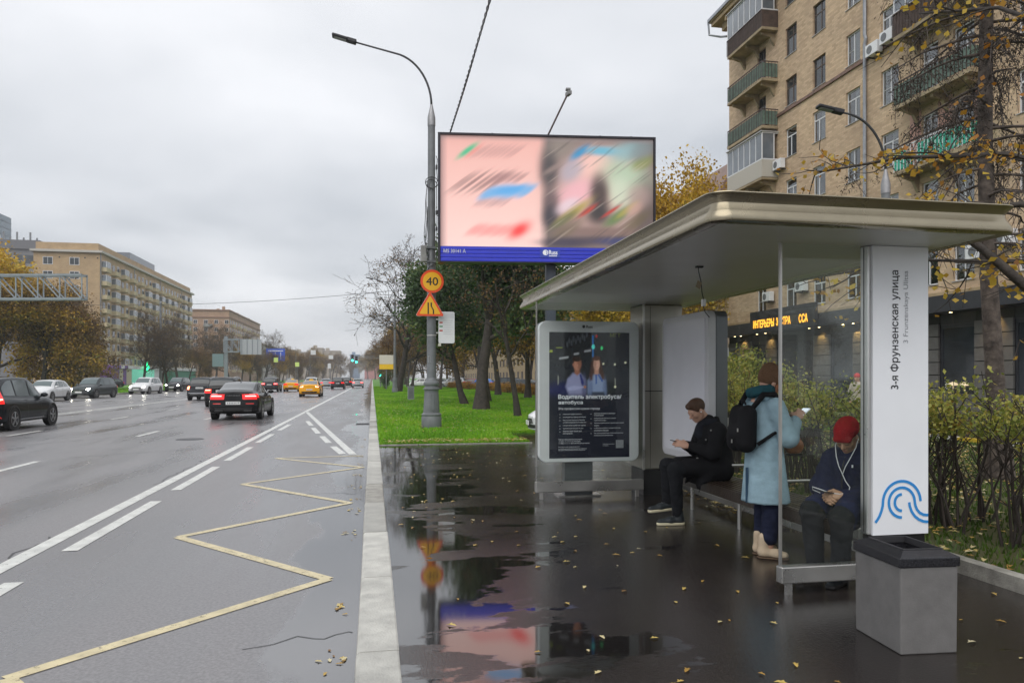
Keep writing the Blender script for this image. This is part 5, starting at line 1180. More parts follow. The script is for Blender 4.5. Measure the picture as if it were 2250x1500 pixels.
for (yc, w_, a, b, white, ci, ri) in wins:
    k = rw.choice((0, 1, 2)) if white else 0
    fm, g, s_ = window_meshes(w_, b - a, white, k)
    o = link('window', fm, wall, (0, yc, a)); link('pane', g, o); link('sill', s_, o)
    if white and rw.random() < .6:      # a curtain drawn partly across behind the glass
        h_ = b - a; y0 = rw.choice((-1, 1)) * w_ * .24; ob('curtain', MB().box(.136, .139, y0 - w_ * .2, y0 + w_ * .2, .07, h_ - .07), m_curt, o)
# belt courses, cornice, gutter, downpipe
ob('belt_course', MB().box(-.10, -.002, Y0b, Y1b + .1, 16.86, 17.02), m_rooft, BR)
ob('belt_course', MB().box(-.12, -.002, Y0b, Y1b + .1, 4.9, 5.12), m_stucco, BR)
cn = ob('cornice', MB().box(-.85, .0, Y0b, Y1b + .9, Ztop - .25, Ztop).box(-.95, 14, Y0b, Y1b + 1.0, Ztop + .002, Ztop + .25).box(-.35, -.002, Y0b, Y1b + .35, Ztop - .75, Ztop - .252), m_stucco, BR)
for k in range(26): ob('bracket', MB().box(-.72, -.36, 13 + k * 1.28, 13.22 + k * 1.28, Ztop - .62, Ztop - .252), m_stucco, cn)
ob('gutter', MB().box(-1.05, -.96, Y0b, Y1b + 1.1, Ztop + .1, Ztop + .3).tube([(-1.0, Y1b + 1.05, Ztop + .1), (-.9, Y1b + 1.1, Ztop - .7), (-.3, Y1b + .6, Ztop - 1.0), (-.1, Y1b + .15, Ztop - 1.15)], .07, 8), m_pipe, cn)
ob('roof', MB().add([(-.9, Y0b, Ztop + .26), (7, Y0b, Ztop + 3), (7, Y1b, Ztop + 3), (-.9, Y1b + .9, Ztop + .26), (14, Y0b, Ztop + .26), (14, Y1b + .9, Ztop + .26)], [(0, 3, 2, 1), (1, 2, 5, 4), (3, 5, 2)]), m_rooft, BR)
ob('downpipe', MB().tube([(-.12, 31.95, .3), (-.12, 31.95, 17.6), (-.10, 31.9, 17.9), (-.12, 31.95, 18.1), (-.12, 31.95, Ztop - .3)], .085, 8), m_pipe, BR)
# balconies
def balcony(y0, y1, z, kind, dep=1.05):
    """z: floor level"""
    b = ob('balcony', MB().box(-dep, -.002, y0, y1, z - .16, z), m_concr, BR)
    for y_ in (y0 + .35, (y0 + y1) / 2, y1 - .45): ob('bracket', MB().prism([(0, z - .17), (-dep * .85, z - .17), (-dep * .8, z - .30), (-dep * .3, z - .42), (-.06, z - .85), (0, z - .9)], y_, y_ + .16, 'XZ'), m_concr, b)
    h = 1.0
    if kind in ('green', 'teal', 'iron'):
        mt = {'green': m_green, 'teal': m_green2, 'iron': m_rail}[kind]
        if kind != 'iron':
            for seg in range(6):
                ya, yb = y0 + .03 + (y1 - y0 - .06) * seg / 6, y0 + .03 + (y1 - y0 - .06) * (seg + 1) / 6 - .012
                if kind == 'teal' and seg == 4: continue
                ob('rail_panel', MB().box(-dep + .03, -dep + .04, ya, yb, z + .08, z + .88), mt, b)
            ob('rail_panel', MB().box(-dep + .05, -.03, y0 + .03, y0 + .04, z + .08, z + .88), mt, b); ob('rail_panel', MB().box(-dep + .05, -.03, y1 - .04, y1 - .03, z + .08, z + .88), mt, b)
        rm_ = m_rail if kind != 'teal' else m_winwhite
        ob('handrail', MB().box(-dep, -dep + .05, y0, y1, z + h - .05, z + h).box(-dep + .051, 0, y0, y0 + .05, z + h - .05, z + h).box(-dep + .051, 0, y1 - .05, y1, z + h - .05, z + h), rm_, b)
        nb_ = int((y1 - y0) / .2); bm = MB().box(-.012, .012, -.012, .012, 0, h - .05).mesh('baluster', rm_)
        for k in range(nb_ + 1): link('baluster', bm, b, (-dep + .015, y0 + .03 + (y1 - y0 - .06) * k / nb_, z))
        for k in range(1, 5): link('baluster', bm, b, (-dep + .015 + dep * k / 5, y0 + .015, z)); link('baluster', bm, b, (-dep + .015 + dep * k / 5, y1 - .015, z))
    if kind in ('glazed', 'glazed_iron'):
        zb_ = z + (1.0 if kind == 'glazed' else 1.0)
        if kind == 'glazed':
            for k in range(9): ob('siding_board', MB().box(-dep, -dep + .03, y0, y1, z - .02 + k * .113, z - .02 + k * .113 + .106), m_siding, b); ob('siding_board', MB().box(-dep + .031, -.004, y0, y0 + .03, z - .02 + k * .113, z - .02 + k * .113 + .106), m_siding, b)
        else:
            bm = MB().box(-.012, .012, -.012, .012, 0, .95).mesh('baluster', m_rail); nb_ = int((y1 - y0) / .18)
            for k in range(nb_ + 1): link('baluster', bm, b, (-dep - .03, y0 + (y1 - y0) * k / nb_, z))
            ob('handrail', MB().box(-dep - .05, -dep - .005, y0, y1, z + .95, z + 1.0), m_rail, b); ob('backing_panel', MB().box(-dep, -dep + .02, y0, y1, z, z + .98), m_rail, b); ob('backing_panel', MB().box(-dep + .021, -.004, y0, y0 + .02, z, z + .98), m_rail, b)
        nn = 6
        fr = MB().box(-dep, -dep + .06, y0, y1, zb_, zb_ + .07).box(-dep, -dep + .06, y0, y1, zb_ + 1.55, zb_ + 1.62).box(-dep + .061, -.004, y0, y0 + .05, zb_ + 1.55, zb_ + 1.62).box(-dep + .061, -.004, y0, y0 + .05, zb_, zb_ + .07)
        for k in range(nn + 1): yk = y0 + (y1 - y0 - .06) * k / nn; fr.box(-dep + .004, -dep + .056, yk, yk + .06, zb_ + .07, zb_ + 1.55)
        fr.box(-.30, -.24, y0 + .002, y0 + .048, zb_ + .07, zb_ + 1.55)
        gl = ob('glazing_frame', fr, m_winwhite, b)
        for k in range(nn): ya = y0 + (y1 - y0 - .06) * k / nn + .06; ob('pane', MB().box(-dep + .025, -dep + .033, ya, y0 + (y1 - y0 - .06) * (k + 1) / nn, zb_ + .07, zb_ + 1.55), m_wglass, gl)
        ob('pane', MB().box(-dep + .062, -.305, y0 + .02, y0 + .028, zb_ + .07, zb_ + 1.55), m_wglass, gl)
        ob('roof', MB().box(-dep - .08, 0, y0 - .06, y1 + .06, zb_ + 1.622, zb_ + 1.68), m_sill, b)
    return b
balcony(39.9, 44.2, 22.15, 'glazed_iron'); balcony(39.9, 44.2, 19.15, 'green'); balcony(39.9, 44.2, 16.35, 'green'); balcony(39.9, 44.2, 13.35, 'glazed')
balcony(24.6, 28.9, 16.5, 'glazed_iron', .95); balcony(24.6, 28.9, 13.45, 'green', .95); balcony(24.6, 28.9, 10.55, 'teal', .95)
ob('plaster_patch', MB().box(-.03, -.002, 25.4 - .8, 25.42, 10.6, 13.2).box(-.03, -.002, 26.58, 27.35, 10.6, 13.2).box(-.03, -.002, 28.35, 29.0, 10.6, 13.2), m_pinkw, BR)
def ac(y, z):
    a = ob('air_conditioner', MB().box(-.42, -.10, y - .42, y + .42, z, z + .56), m_white_paint, BR, bevel=.02)
    ob('fan_grille', MB().lathe([(.19, -.425), (.19, -.435), (.15, -.44), (.01, -.43)], 16, c=(0, y + .12, z + .28), axis='X'), m_grey_paint, a)
    ob('bracket', MB().box(-.4, -.002, y - .3, y - .26, z - .06, z - .002).box(-.4, -.002, y + .26, y + .3, z - .06, z - .002), m_dsteel, a)
ac(31.1, 16.75); ac(30.1, 16.9); ac(39.4, 13.65); ac(40.6, 6.1); ac(38.0 - .9, 6.3); ac(25.0, 6.2); ac(23.95 - .2, 6.5)
# ground-floor shops
ob('shop_fascia', MB().box(-.9, -.13, Y0b, Y1b, 4.36, 4.88).box(-.95, -.05, Y0b, Y1b, 4.20, 4.355), m_shop, BR)
sb = ob('shop_sign_board', MB().box(-1.12, -.96, 34.5, 41.15, 4.22, 5.45), m_shop, BR)
m_neon = emis('amber_sign_letters', (1.0, .42, .04), 2.0); m_unlit = M('unlit_letters', (.12, .09, .05), .5)
def neon(s, yl, wd, mat):
    me = fit_text(s, wd, .44, mat, bold=.02); o = link('lettering', me, sb, (-1.128, yl - 2.0, 4.48)); o.rotation_euler = (R(90), 0, R(-90))
# the sign reads away from the camera's left to right: from large y to small y
neon('ИНТЕРЬЕРЫ', 42.75, 2.30, m_neon); neon('Э', 40.20, .16, m_neon); neon('К', 40.0, .2, m_unlit); neon('СТРА', 39.78, 1.02, m_neon); neon('КЛА', 38.62, .70, m_unlit); neon('ССА', 37.95, .80, m_neon)
piers = [(Y0b, 13.2), (15.6, 17.0), (19.4, 20.6), (23.6, 25.4), (27.3, 28.3), (29.95, 31.3), (31.9, 32.95), (34.85, 36.3), (40.0, 41.2), (43.0, 46.0)]
for pi_, (a, b) in enumerate(piers):
    pr_ = ob('shop_pier', MB().box(.02, .30, a, b, 0, 4.35), m_seam, BR)
    for k in range(8):
        z0 = .06 + k * .54
        if z0 + .5 > 4.33: break
        ob('cladding_panel', MB().box(-.06, .019, a, b, z0, z0 + .50), m_shopw, pr_)
for a, b in zip(piers[:-1], piers[1:]):
    y0, y1 = a[1] + .005, b[0] - .005
    ww = ob('shop_window', MB().box(.06, .14, y0, y0 + .1, .9, 3.75).box(.06, .14, y1 - .1, y1, .9, 3.75).box(.06, .14, y0 + .1, y1 - .1, 3.6, 3.75).box(.06, .14, y0 + .1, y1 - .1, .9, 1.02), m_shop, BR)
    ob('pane', MB().box(.10, .11, y0 + .1, y1 - .1, 1.02, 3.6), m_wglass_d, ww)
    ob('stall_riser', MB().box(.04, .28, y0, y1, 0, .898), m_shopw, ww); ob('header', MB().box(.04, .28, y0, y1, 3.752, 4.34), m_shop, ww)
m_warm = emis('warm_downlight', (1.0, .72, .36), 9.0)
for yl in (16.3, 20.0, 24.4, 26.2, 29.2, 30.6, 32.4, 33.2, 35.2, 36.1, 40.6, 41.6, 43.6, 44.4):
    dl = ob('downlight', MB().lathe([(.05, 4.185), (.05, 4.199)], 10, c=(-.42, yl, 0)), m_warm, BR)
for yl in (24.4, 30.6, 32.5, 35.5, 40.6, 43.8):
    ld = bpy.data.lights.new('downlight_beam', 'SPOT'); ld.energy = 55; ld.color = (1.0, .58, .18); ld.spot_size = R(85); ld.spot_blend = .8; ld.shadow_soft_size = .04
    lo = bpy.data.objects.new('downlight_beam', ld); COL.objects.link(lo); lo.location = (-.36, yl, 4.16); lo.rotation_euler = (0, R(-22), 0); lo.parent = BR
# things in the shop windows
for yl in (25.9, 26.5): ob('display_lamp', MB().lathe([(.05, 1.04), (.02, 1.06), (.02, 1.22), (.20, 1.24), (.16, 1.32), (.03, 1.38)], 12, c=(-.04, yl, 0)), M('display_cream', (.6, .52, .38), .5, emit=(.9, .7, .4), es=.4), BR)
for yl in (21.5, 22.4): ob('display_lamp', MB().lathe([(.07, 1.04), (.03, 1.08), (.03, 1.2), (.15, 1.22), (.09, 1.42)], 12, c=(-.04, yl, 0)), M('display_white', (.75, .75, .75), .5, emit=(1, 1, 1), es=.3), BR)

# rear wing with a curved roof edge, left of the block
WG = thing('rear_wing_house', 'lower brick house with a brown hipped roof behind the tall block', 'building', (31.5, 64, 0))
ob('wall', MB().box(0, 14, 0, 22, 0, 17.5), m_brick, WG)
ob('roof', MB().prism([(-.5, 17.5), (14.5, 17.5), (12.6, 20.2), (9, 22.6), (5, 23.4), (2.6, 22.4), (.6, 19.8)], -.3, 22.3, 'XZ'), m_rooft, WG)

LBk = thing('park_side_block', 'long cream block glimpsed between the lawn tree trunks', 'building', (0, 0, 0))
ob('wall', MB().box(34, 46, 120, 320, 0, 17), m_stucco, LBk); ob('cornice', MB().box(33.4, 46.6, 119.4, 320.6, 17, 17.8), m_sill, LBk)
pnm = MB().box(33.9, 33.99, -.8, .8, 0, 1.7).mesh('window', m_wglass_d)
for i in range(40):
    for j in range(5): link('window', pnm, LBk, (0, 123 + i * 4.9, 1.2 + j * 3.2))
# ---------------------------------------------------------------- across the road
m_f1 = brick_mat('cream_far_brick', (.47, .34, .20), (.41, .29, .165), (.40, .31, .2), .5, .17)
m_f2 = brick_mat('pinkish_far_brick', (.40, .27, .18), (.35, .225, .145), (.36, .27, .2), .5, .17)
m_f1l = M('cream_stucco', (.50, .42, .27), .8, var=.12, scale=.3)
def far_windows(par, face, u0, du, nu, z0, dz, nz, w_, h_, at, skip=()):
    """separate windows with frame and panes sharing mesh data; face 'X' looks to +X, 'Y' looks to -Y"""
    d = .05
    if face == 'X':
        fm = MB().box(0, d, -w_ / 2, w_ / 2, 0, h_).mesh('window', m_winwhite); 
        g = MB()
        for a, b in ((-w_ / 2 + .1, -.04), (.04, w_ / 2 - .1)): g.box(d + .001, d + .02, a, b, .1, h_ - .1)
    else:
        fm = MB().box(-w_ / 2, w_ / 2, -d, 0, 0, h_).mesh('window', m_winwhite); g = MB()
        for a, b in ((-w_ / 2 + .1, -.04), (.04, w_ / 2 - .1)): g.box(a, b, -d - .02, -d - .001, .1, h_ - .1)
    g = g.mesh('pane', m_wglass_d)
    for i in range(nu):
        for j in range(nz):
            if (i, j) in skip: continue
            u = u0 + i * du; z = z0 + j * dz
            o = link('window', fm, par, (at, u, z) if face == 'X' else (u, at, z)); link('pane', g, o)
B1 = thing('cream_apartment_block', 'long cream apartment block with many glazed balconies across the road', 'building', (0, 0, 0))
x1, ya, yb, ht = -60.0, 180.0, 266.0, 29.4
w1 = ob('wall', MB().box(x1 - 13.5, x1, ya, yb, 0, ht), m_f1, B1)
ob('parapet', MB().box(x1 - 13.2, x1 - .4, ya + .4, yb - .4, ht + .5, ht + 2.2), m_f1, B1)
ob('cornice', MB().box(x1 - 14, x1 + .7, ya - .7, yb + .7, ht, ht + .5), M('pale_cornice', (.46, .44, .40), .7), B1)
rh = ob('roof', MB().box(x1 - 9, x1 - 1.5, ya + 26, ya + 48, ht + .52, ht + 4.4), M('rooftop_glazing', (.16, .18, .21), .25, .3), B1)
for k in range(9): ob('roof_vent', MB().box(x1 - 3 - (k % 3), x1 - 2 - (k % 3), ya + 6 + k * 9, ya + 7.2 + k * 9, ht + .52, ht + 1.8 + (k % 2)), m_f1, rh)
balcs = []
skip = set()
for i in range(26):
    if i % 4 in (0, 2):
        for j in range(8): skip.add((i, j)); balcs.append((i, j))
far_windows(B1, 'X', ya + 2.4, 3.25, 26, 4.7, 3.1, 8, 1.5, 1.65, x1, skip)
bmesh_g = MB().box(0, 1.15, -1.55, 1.55, 0, .95).mesh('balcony', m_f1l); bmesh_f = MB().box(.05, 1.1, -1.5, 1.5, .951, 2.35).mesh('glazing', m_winwhite)
gg = MB()
for k in range(5): gg.box(1.101, 1.13, -1.46 + k * .59, -1.46 + k * .59 + .53, 1.0, 2.28)
gg.box(.15, 1.0, -1.53, -1.501, 1.0, 2.28); gg = gg.mesh('pane', m_wglass)
open_w = MB().box(.0, .06, -.8, .8, 1.0, 2.5).mesh('window', m_wglass_d)
rb = random.Random(5)
for i, j in balcs:
    o = link('balcony', bmesh_g, B1, (x1, ya + 2.4 + i * 3.25, 3.7 + j * 3.1))
    if rb.random() < .55: f_ = link('glazing', bmesh_f, o); link('pane', gg, o)
    else: link('window', open_w, o)
far_windows(B1, 'Y', x1 - 10.6, 5.4, 2, 8.0, 3.1, 7, 2.0, 1.7, ya)
for k in range(5): ob('vent', MB().box(x1 - 11 + k * 2.6, x1 - 10.7 + k * 2.6, ya - .04, ya - .002, ht - 1.3, ht - 1.0), m_seam, B1)
for k in range(4): ob('downpipe', MB().box(x1, x1 + .14, ya + .3 + k * 24, ya + .5 + k * 24, 1, ht), m_pipe, B1)
m_pur = M('purple_shop_panel', (.16, .07, .30), .5); m_mint = M('mint_shop_panel', (.20, .50, .42), .5, emit=(.2, .9, .6), es=.25); m_cream = M('cream_shop_panel', (.58, .56, .36), .6); m_gshop = M('green_shop_panel', (.05, .26, .16), .6)
for y0, y1, mm in ((180.2, 186, m_pur), (186.1, 188.5, m_cream), (188.6, 191, m_pur), (191.1, 195, m_cream), (200, 214, m_mint), (214.1, 222, m_winwhite), (232, 262, m_gshop)):
    ob('shop_front', MB().box(x1 + .01, x1 + 2.2, y0, y1, 0, 3.6), mm, B1); ob('shop_canopy', MB().box(x1 + .01, x1 + 2.6, y0, y1, 3.62, 4.4), m_winwhite if mm is not m_pur else m_pur, B1)
ob('pharmacy_cross', MB().box(x1 + 3.0, x1 + 3.2, 204.2, 205.0, 3.0, 5.6).box(x1 + 3.0, x1 + 3.2, 203.3, 204.19, 3.9, 4.7).box(x1 + 3.0, x1 + 3.2, 205.01, 205.9, 3.9, 4.7), emis('green_cross', (.02, 1, .35), 2.5), B1)
ob('pharmacy_cross_arm', MB().box(x1 + 2.2, x1 + 3.0, 204.5, 204.7, 4.2, 4.4), m_dsteel, B1)

B2 = thing('brown_apartment_block', 'brown brick apartment block with balconies beyond the cream block', 'building', (0, 0, 0))
x2, ya2, yb2, h2 = -56.0, 310.0, 392.0, 28.0
ob('wall', MB().box(x2 - 15, x2, ya2, yb2, 0, h2), m_f2, B2)
ob('cornice', MB().box(x2 - 15.3, x2 + .3, ya2 - .3, yb2 + .3, h2 - 2.8, h2 - 2.3).box(x2 - 15.4, x2 + .4, ya2 - .4, yb2 + .4, h2, h2 + .5), M('brown_band', (.26, .16, .11), .8), B2)
for k in range(7): ob('roof_vent', MB().box(x2 - 3 - 4 * (k % 3), x2 - 2 - 4 * (k % 3), ya2 + 2 + k * 10, ya2 + 3 + k * 10, h2 + .5, h2 + 1.9), m_f2, B2)
sk2 = {(i, j) for i in range(18) for j in range(7) if i % 3 == 1}
far_windows(B2, 'X', ya2 + 3, 4.4, 18, 4.5, 3.05, 7, 1.7, 1.7, x2, sk2)
far_windows(B2, 'Y', x2 - 12.6, 3.9, 4, 4.5, 3.05, 7, 1.5, 1.6, ya2)
bm2 = MB().box(0, 1.2, -1.5, 1.5, 0, 1.0).mesh('balcony', m_f1l)
for i, j in sk2:
    o = link('balcony', bm2, B2, (x2, ya2 + 3 + i * 4.4, 3.7 + j * 3.05)); link('window', open_w, o)
ob('balcony', MB().box(x2 - 9.4, x2 - 6.2, ya2 - 1.1, ya2 - .002, 21.6, 22.7), M('balcony_grey', (.30, .31, .30), .7), B2)
B3 = thing('pale_low_block', 'pale low block with flat roof beyond the brown block', 'building', (0, 0, 0))
ob('wall', MB().box(-71, -56, 394, 470, 0, 18.2), M('pale_render', (.45, .43, .40), .8, var=.1, scale=.2), B3); ob('cornice', MB().box(-71.5, -55.4, 393.5, 470.5, 18.2, 19.2), M('pale_cornice', (.46, .44, .40)), B3)
far_windows(B3, 'X', 397, 5.0, 14, 3.5, 3.4, 4, 2.0, 1.8, -56)
TW = thing('glass_office_tower', 'blue-grey glass office tower rising above the cream block', 'building', (-196, 372, 0))
ob('wall', MB().box(0, 22, 0, 30, 0, 79.5), M('tower_glass', (.11, .155, .19), .2, .4, var=.15, scale=.2), TW)
for k in range(24): ob('mullion', MB().box(-.1, 22.12, -.15, -.02, 3 + k * 3.2, 3.35 + k * 3.2).box(22.02, 22.15, 0, 30, 3 + k * 3.2, 3.35 + k * 3.2), M('tower_band', (.09, .12, .15), .4, .3), TW)
TW2 = thing('round_topped_tower', 'pale round-topped tower beside the glass office tower', 'building', (-168.5, 372, 0))
ob('wall', MB().lathe([(3.4, 0), (3.4, 63), (2.9, 66), (1.8, 68), (.2, 69)], 20), M('pale_tower', (.38, .39, .40), .6), TW2, smooth='auto')
OFF = thing('dark_roof_office', 'dark stepped office roof behind the cream block', 'building', (-148, 290, 0))
ob('wall', MB().box(0, 34, 0, 24, 0, 47), M('office_grey', (.17, .17, .18), .5, .2), OFF); ob('roof', MB().box(-1, 35, -1, 25, 47, 48.2).box(12, 30, 4, 16, 48.2, 51), M('office_roof', (.12, .12, .13), .6), OFF)
for k in range(7): ob('roof_mast', MB().box(14 + k * 2.2, 14.5 + k * 2.2, 8, 8.4, 51, 52.5 + 2 * (k % 2)), m_grey_paint, OFF)
for k in range(9): ob('window', MB().box(1 + k * 3.7, 3.9 + k * 3.7, -.06, -.002, 42, 45), m_wglass_d, OFF)
# far end of the avenue
GBl = 'misty blocks at the far end of the avenue'
mfar = M('far_beige', (.36, .30, .23), .9, var=.1, scale=.05); mfar2 = M('far_pink', (.42, .16, .15), .9); mfar3 = M('far_blue', (.18, .26, .38), .6)
for k, (u0, u1, hh, yy_, mm, lab) in enumerate(((-122, -100, 29, 850, mfar, 'misty beige block nearest the pale low block'), (-99.5, -86, 31.5, 852, mfar, 'misty beige block with a taller roof, second from the pale block'), (-85, -68, 29, 856, mfar, 'misty long beige block above the far bushes'), (-67.5, -55, 34, 858, mfar, 'tallest misty beige block on the skyline'), (-54, -36, 31, 860, mfar, 'misty beige block next to the distant blue tower'), (-26, -15, 28, 900, mfar3, 'distant bluish tower behind the traffic light'), (-8, 12, 25, 800, mfar2, 'distant reddish block right of the traffic light'))):
    t_ = thing('distant_block', lab, 'building', (u0, yy_, 0), 0, GBl)
    ob('wall', MB().box(0, u1 - u0, 0, 40, 0, hh), mm, t_); ob('roof', MB().box(-.5, u1 - u0 + .5, -.5, 40.5, hh, hh + 1).box(2, 6, 5, 9, hh + 1, hh + 4), m_rooft if mm is mfar2 else mm, t_)
    for i in range(int((u1 - u0) / 4)):
        for j in range(3): ob('window', MB().box(1.2 + i * 4, 3.2 + i * 4, -.1, -.002, 14 + j * 4.5, 16.4 + j * 4.5), m_wglass_d, t_)

# ---------------------------------------------------------------- gantries, far signs and traffic lights
m_gan = M('gantry_grey', (.26, .29, .32), .5, .4, var=.1)
def truss(name, label, a, b, z0, z1, dep, n_, post_at=None):
    t_ = thing(name, label, 'gantry', (0, 0, 0)); a = Vector(a); b = Vector(b)
    q = Vector(((b - a).y, -(b - a).x)).normalized() * dep
    P = lambda f, dz, k: Vector((a.x + (b.x - a.x) * f + q.x * k, a.y + (b.y - a.y) * f + q.y * k, dz))
    for k in (0, 1):
        for z in (z0, z1): ob('chord', MB().bar(P(0, z, k), P(1, z, k), .22), m_gan, t_)
        for i in range(n_ + 1): ob('strut', MB().bar(P(i / n_, z0, k), P(i / n_, z1, k), .11), m_gan, t_)
        for i in range(n_): ob('brace', MB().bar(P(i / n_, z1, k), P((i + 1) / n_, z0, k), .10), m_gan, t_)
    for i in range(n_ + 1): ob('cross_tie', MB().bar(P(i / n_, z0, 0), P(i / n_, z0, 1), .09).bar(P(i / n_, z1, 0), P(i / n_, z1, 1), .09), m_gan, t_)
    if post_at:
        for pt in post_at: ob('post', MB().box(pt[0] - .3, pt[0] + .3, pt[1] - .3, pt[1] + .3, 0, pt[2]), m_gan, t_)
    return t_
truss('road_gantry', 'grey steel lattice gantry reaching in over the trees at the left', (-44, 85.5), (-28.6, 82.2), 9.5, 11.9, .9, 7, [(-43.6, 85.8, 9.6)])
G2 = truss('sign_gantry', 'grey lattice gantry with blank sign back further up the road', (-27.4, 147.6), (-24.6, 147.2), 6.4, 8.7, .8, 2, [(-27.2, 147.6, 9.3)])
ob('sign_back', MB().box(-24.5, -20.7, 146.9, 147.1, 5.9, 8.8), M('sign_back_grey', (.40, .42, .44), .5, .2), G2); ob('sign_back', MB().box(-29.6, -27.6, 147.3, 147.5, 3.6, 6.0), M('sign_back_blue', (.20, .28, .30), .5, .2), G2)
for k in range(4): ob('sign_rib', MB().box(-24.3 + k * .95, -24.2 + k * .95, 146.8, 146.895, 5.9, 8.95), m_gan, G2)
def pole_sign(label, x, y, z0, wd, hgt, mat, zc=None, arm_to=None, cat='sign', name='road_sign', letters=None):
    t_ = thing(name, label, cat, (x, y, 0)); top = z0 + hgt
    px = arm_to if arm_to is not None else 0
    ob('pole', MB().tube([(px, .1, 0), (px, .1, top + .1)], .07, 8), m_grey_paint, t_)
    if arm_to is not None: ob('arm', MB().bar((px, .1, z0 + hgt / 2), (0, .1, z0 + hgt / 2), .1), m_grey_paint, t_)
    pn = ob('panel', MB().box(-wd / 2, wd / 2, -.05, .02, z0, top), mat, t_)
    return t_, pn
ms_blue = M('road_sign_blue', (.02, .07, .42), .4, emit=(.03, .09, .5), es=.1); ms_w = M('road_sign_white', (.68, .69, .70), .4); ms_yg = M('road_sign_yellowgreen', (.55, .68, .18), .4, emit=(.5, .7, .2), es=.1)
t_, pn = pole_sign('blue overhead direction sign with white arrows', -26.5, 215, 6.2, 5.0, 3.4, ms_blue, arm_to=-3.6)
ob('arrow', MB().box(-1.6, -1.45, -.075, -.055, 6.6, 8.6).box(-.1, .05, -.075, -.055, 6.6, 8.6).box(1.3, 1.45, -.075, -.055, 6.6, 8.6).box(-2.0, 2.0, -.075, -.055, 8.85, 9.1), ms_w, pn)
pole_sign('small yellow-green crossing sign by the blue road sign', -25.2, 205, 5.6, 1.1, 1.2, ms_yg); pole_sign('second yellow-green crossing sign right of the blue road sign', -20.7, 215, 4.6, 1.1, 1.2, ms_yg)
pole_sign('small white sign hung on a long arm over the traffic', -19.0, 250, 9.0, 1.6, 1.5, ms_w, arm_to=-5.5); pole_sign('small white sign on the lower arm over the traffic', -14.0, 262, 7.9, 1.5, 1.3, ms_w, arm_to=-7.0)
pole_sign('white round-topped sign standing among the far cars', -12.5, 225, 4.2, .9, 1.5, ms_w)
t_, pn = pole_sign('white and yellow roadside sign by the lawn trees', 1.75, 95.0, 3.25, 1.75, 1.15, M('cream_sign', (.62, .58, .50), .6)); ob('lower_panel', MB().box(-.87, .87, -.06, .02, 2.6, 3.24), M('yellow_sign', (.85, .52, .02), .4), t_)
m_tl = emis('traffic_green', (.05, 1.0, .62), 5.0)
def traffic_light(label, x, y, z, arm=None):
    t_ = thing('traffic_light', label, 'traffic light', (x, y, 0))
    px = arm or 0
    ob('pole', MB().tube([(px, .15, 0), (px, .15, z + .6)], .08, 8), m_grey_paint, t_)
    if arm: ob('arm', MB().bar((px, .15, z + .4), (0, .15, z + .4), .1), m_grey_paint, t_)
    hs = ob('housing', MB().box(-.2, .2, -.12, .12, z - .55, z + .65), m_black, t_)
    for k, dz in enumerate((.42, .05)): ob('dark_lens', MB().lathe([(.13, -.125), (.13, -.14)], 14, c=(0, 0, z + dz), axis='Y'), M('dark_lens', (.05, .02, .02), .3), hs)
    ob('green_lens', MB().lathe([(.17, -.125), (.17, -.15)], 14, c=(0, 0, z - .32), axis='Y'), m_tl, hs)
traffic_light('green traffic light hanging over the far end of the road', -3.3, 128.0, 4.75, 5.2); traffic_light('green traffic light beside the far lawn edge', 1.25, 118.0, 2.2)
traffic_light('second green light just beside the hanging one', -2.6, 126.0, 4.45, 4.5)
# ================================================================== TREES, SHRUBS, GRASS
m_bark = M('dark_wet_bark', (.040, .032, .026), .75, var=.5, scale=6, bump=.6, bscale=25)
m_bark2 = M('grey_brown_bark', (.05, .036, .030), .8, var=.5, scale=7, bump=.8, bscale=20, col2=(.15, .12, .10))
m_twig = M('twig', (.045, .034, .028), .7, var=.3)
L_green = leaf_mat('dark_green_leaves', [(.018, .042, .012), (.036, .080, .020), (.075, .135, .036), (.16, .18, .04)])
L_yellow = leaf_mat('yellow_leaves', [(.24, .14, .010), (.50, .30, .015), (.66, .44, .03), (.40, .36, .04)])
L_brown = leaf_mat('brown_autumn_leaves', [(.06, .035, .016), (.14, .075, .025), (.24, .14, .03), (.11, .10, .025)])
L_mixed = leaf_mat('green_gold_leaves', [(.05, .04, .014), (.20, .12, .016), (.46, .27, .022), (.17, .18, .03)])
L_hedge = leaf_mat('hedge_leaves', [(.10, .13, .025), (.22, .26, .045), (.40, .38, .07), (.34, .22, .055)], trans=.35)
L_maple = leaf_mat('maple_leaves', [(.40, .17, .025), (.52, .30, .04), (.62, .46, .06), (.30, .14, .04)], trans=.4)
L_larch = leaf_mat('dark_needles', [(.018, .014, .012), (.035, .026, .020), (.06, .045, .03), (.10, .07, .03)])
L_fallen = leaf_mat('fallen_leaves', [(.20, .10, .025), (.42, .26, .05), (.55, .42, .12), (.62, .56, .36)], trans=.05)
L_grass = leaf_mat('grass_blades', [(.085, .22, .005), (.14, .35, .008), (.22, .45, .012), (.34, .48, .04)], trans=.3)
L_orange = leaf_mat('orange_hedge_leaves', [(.20, .09, .015), (.34, .17, .02), (.42, .25, .03), (.22, .16, .03)], trans=.3)

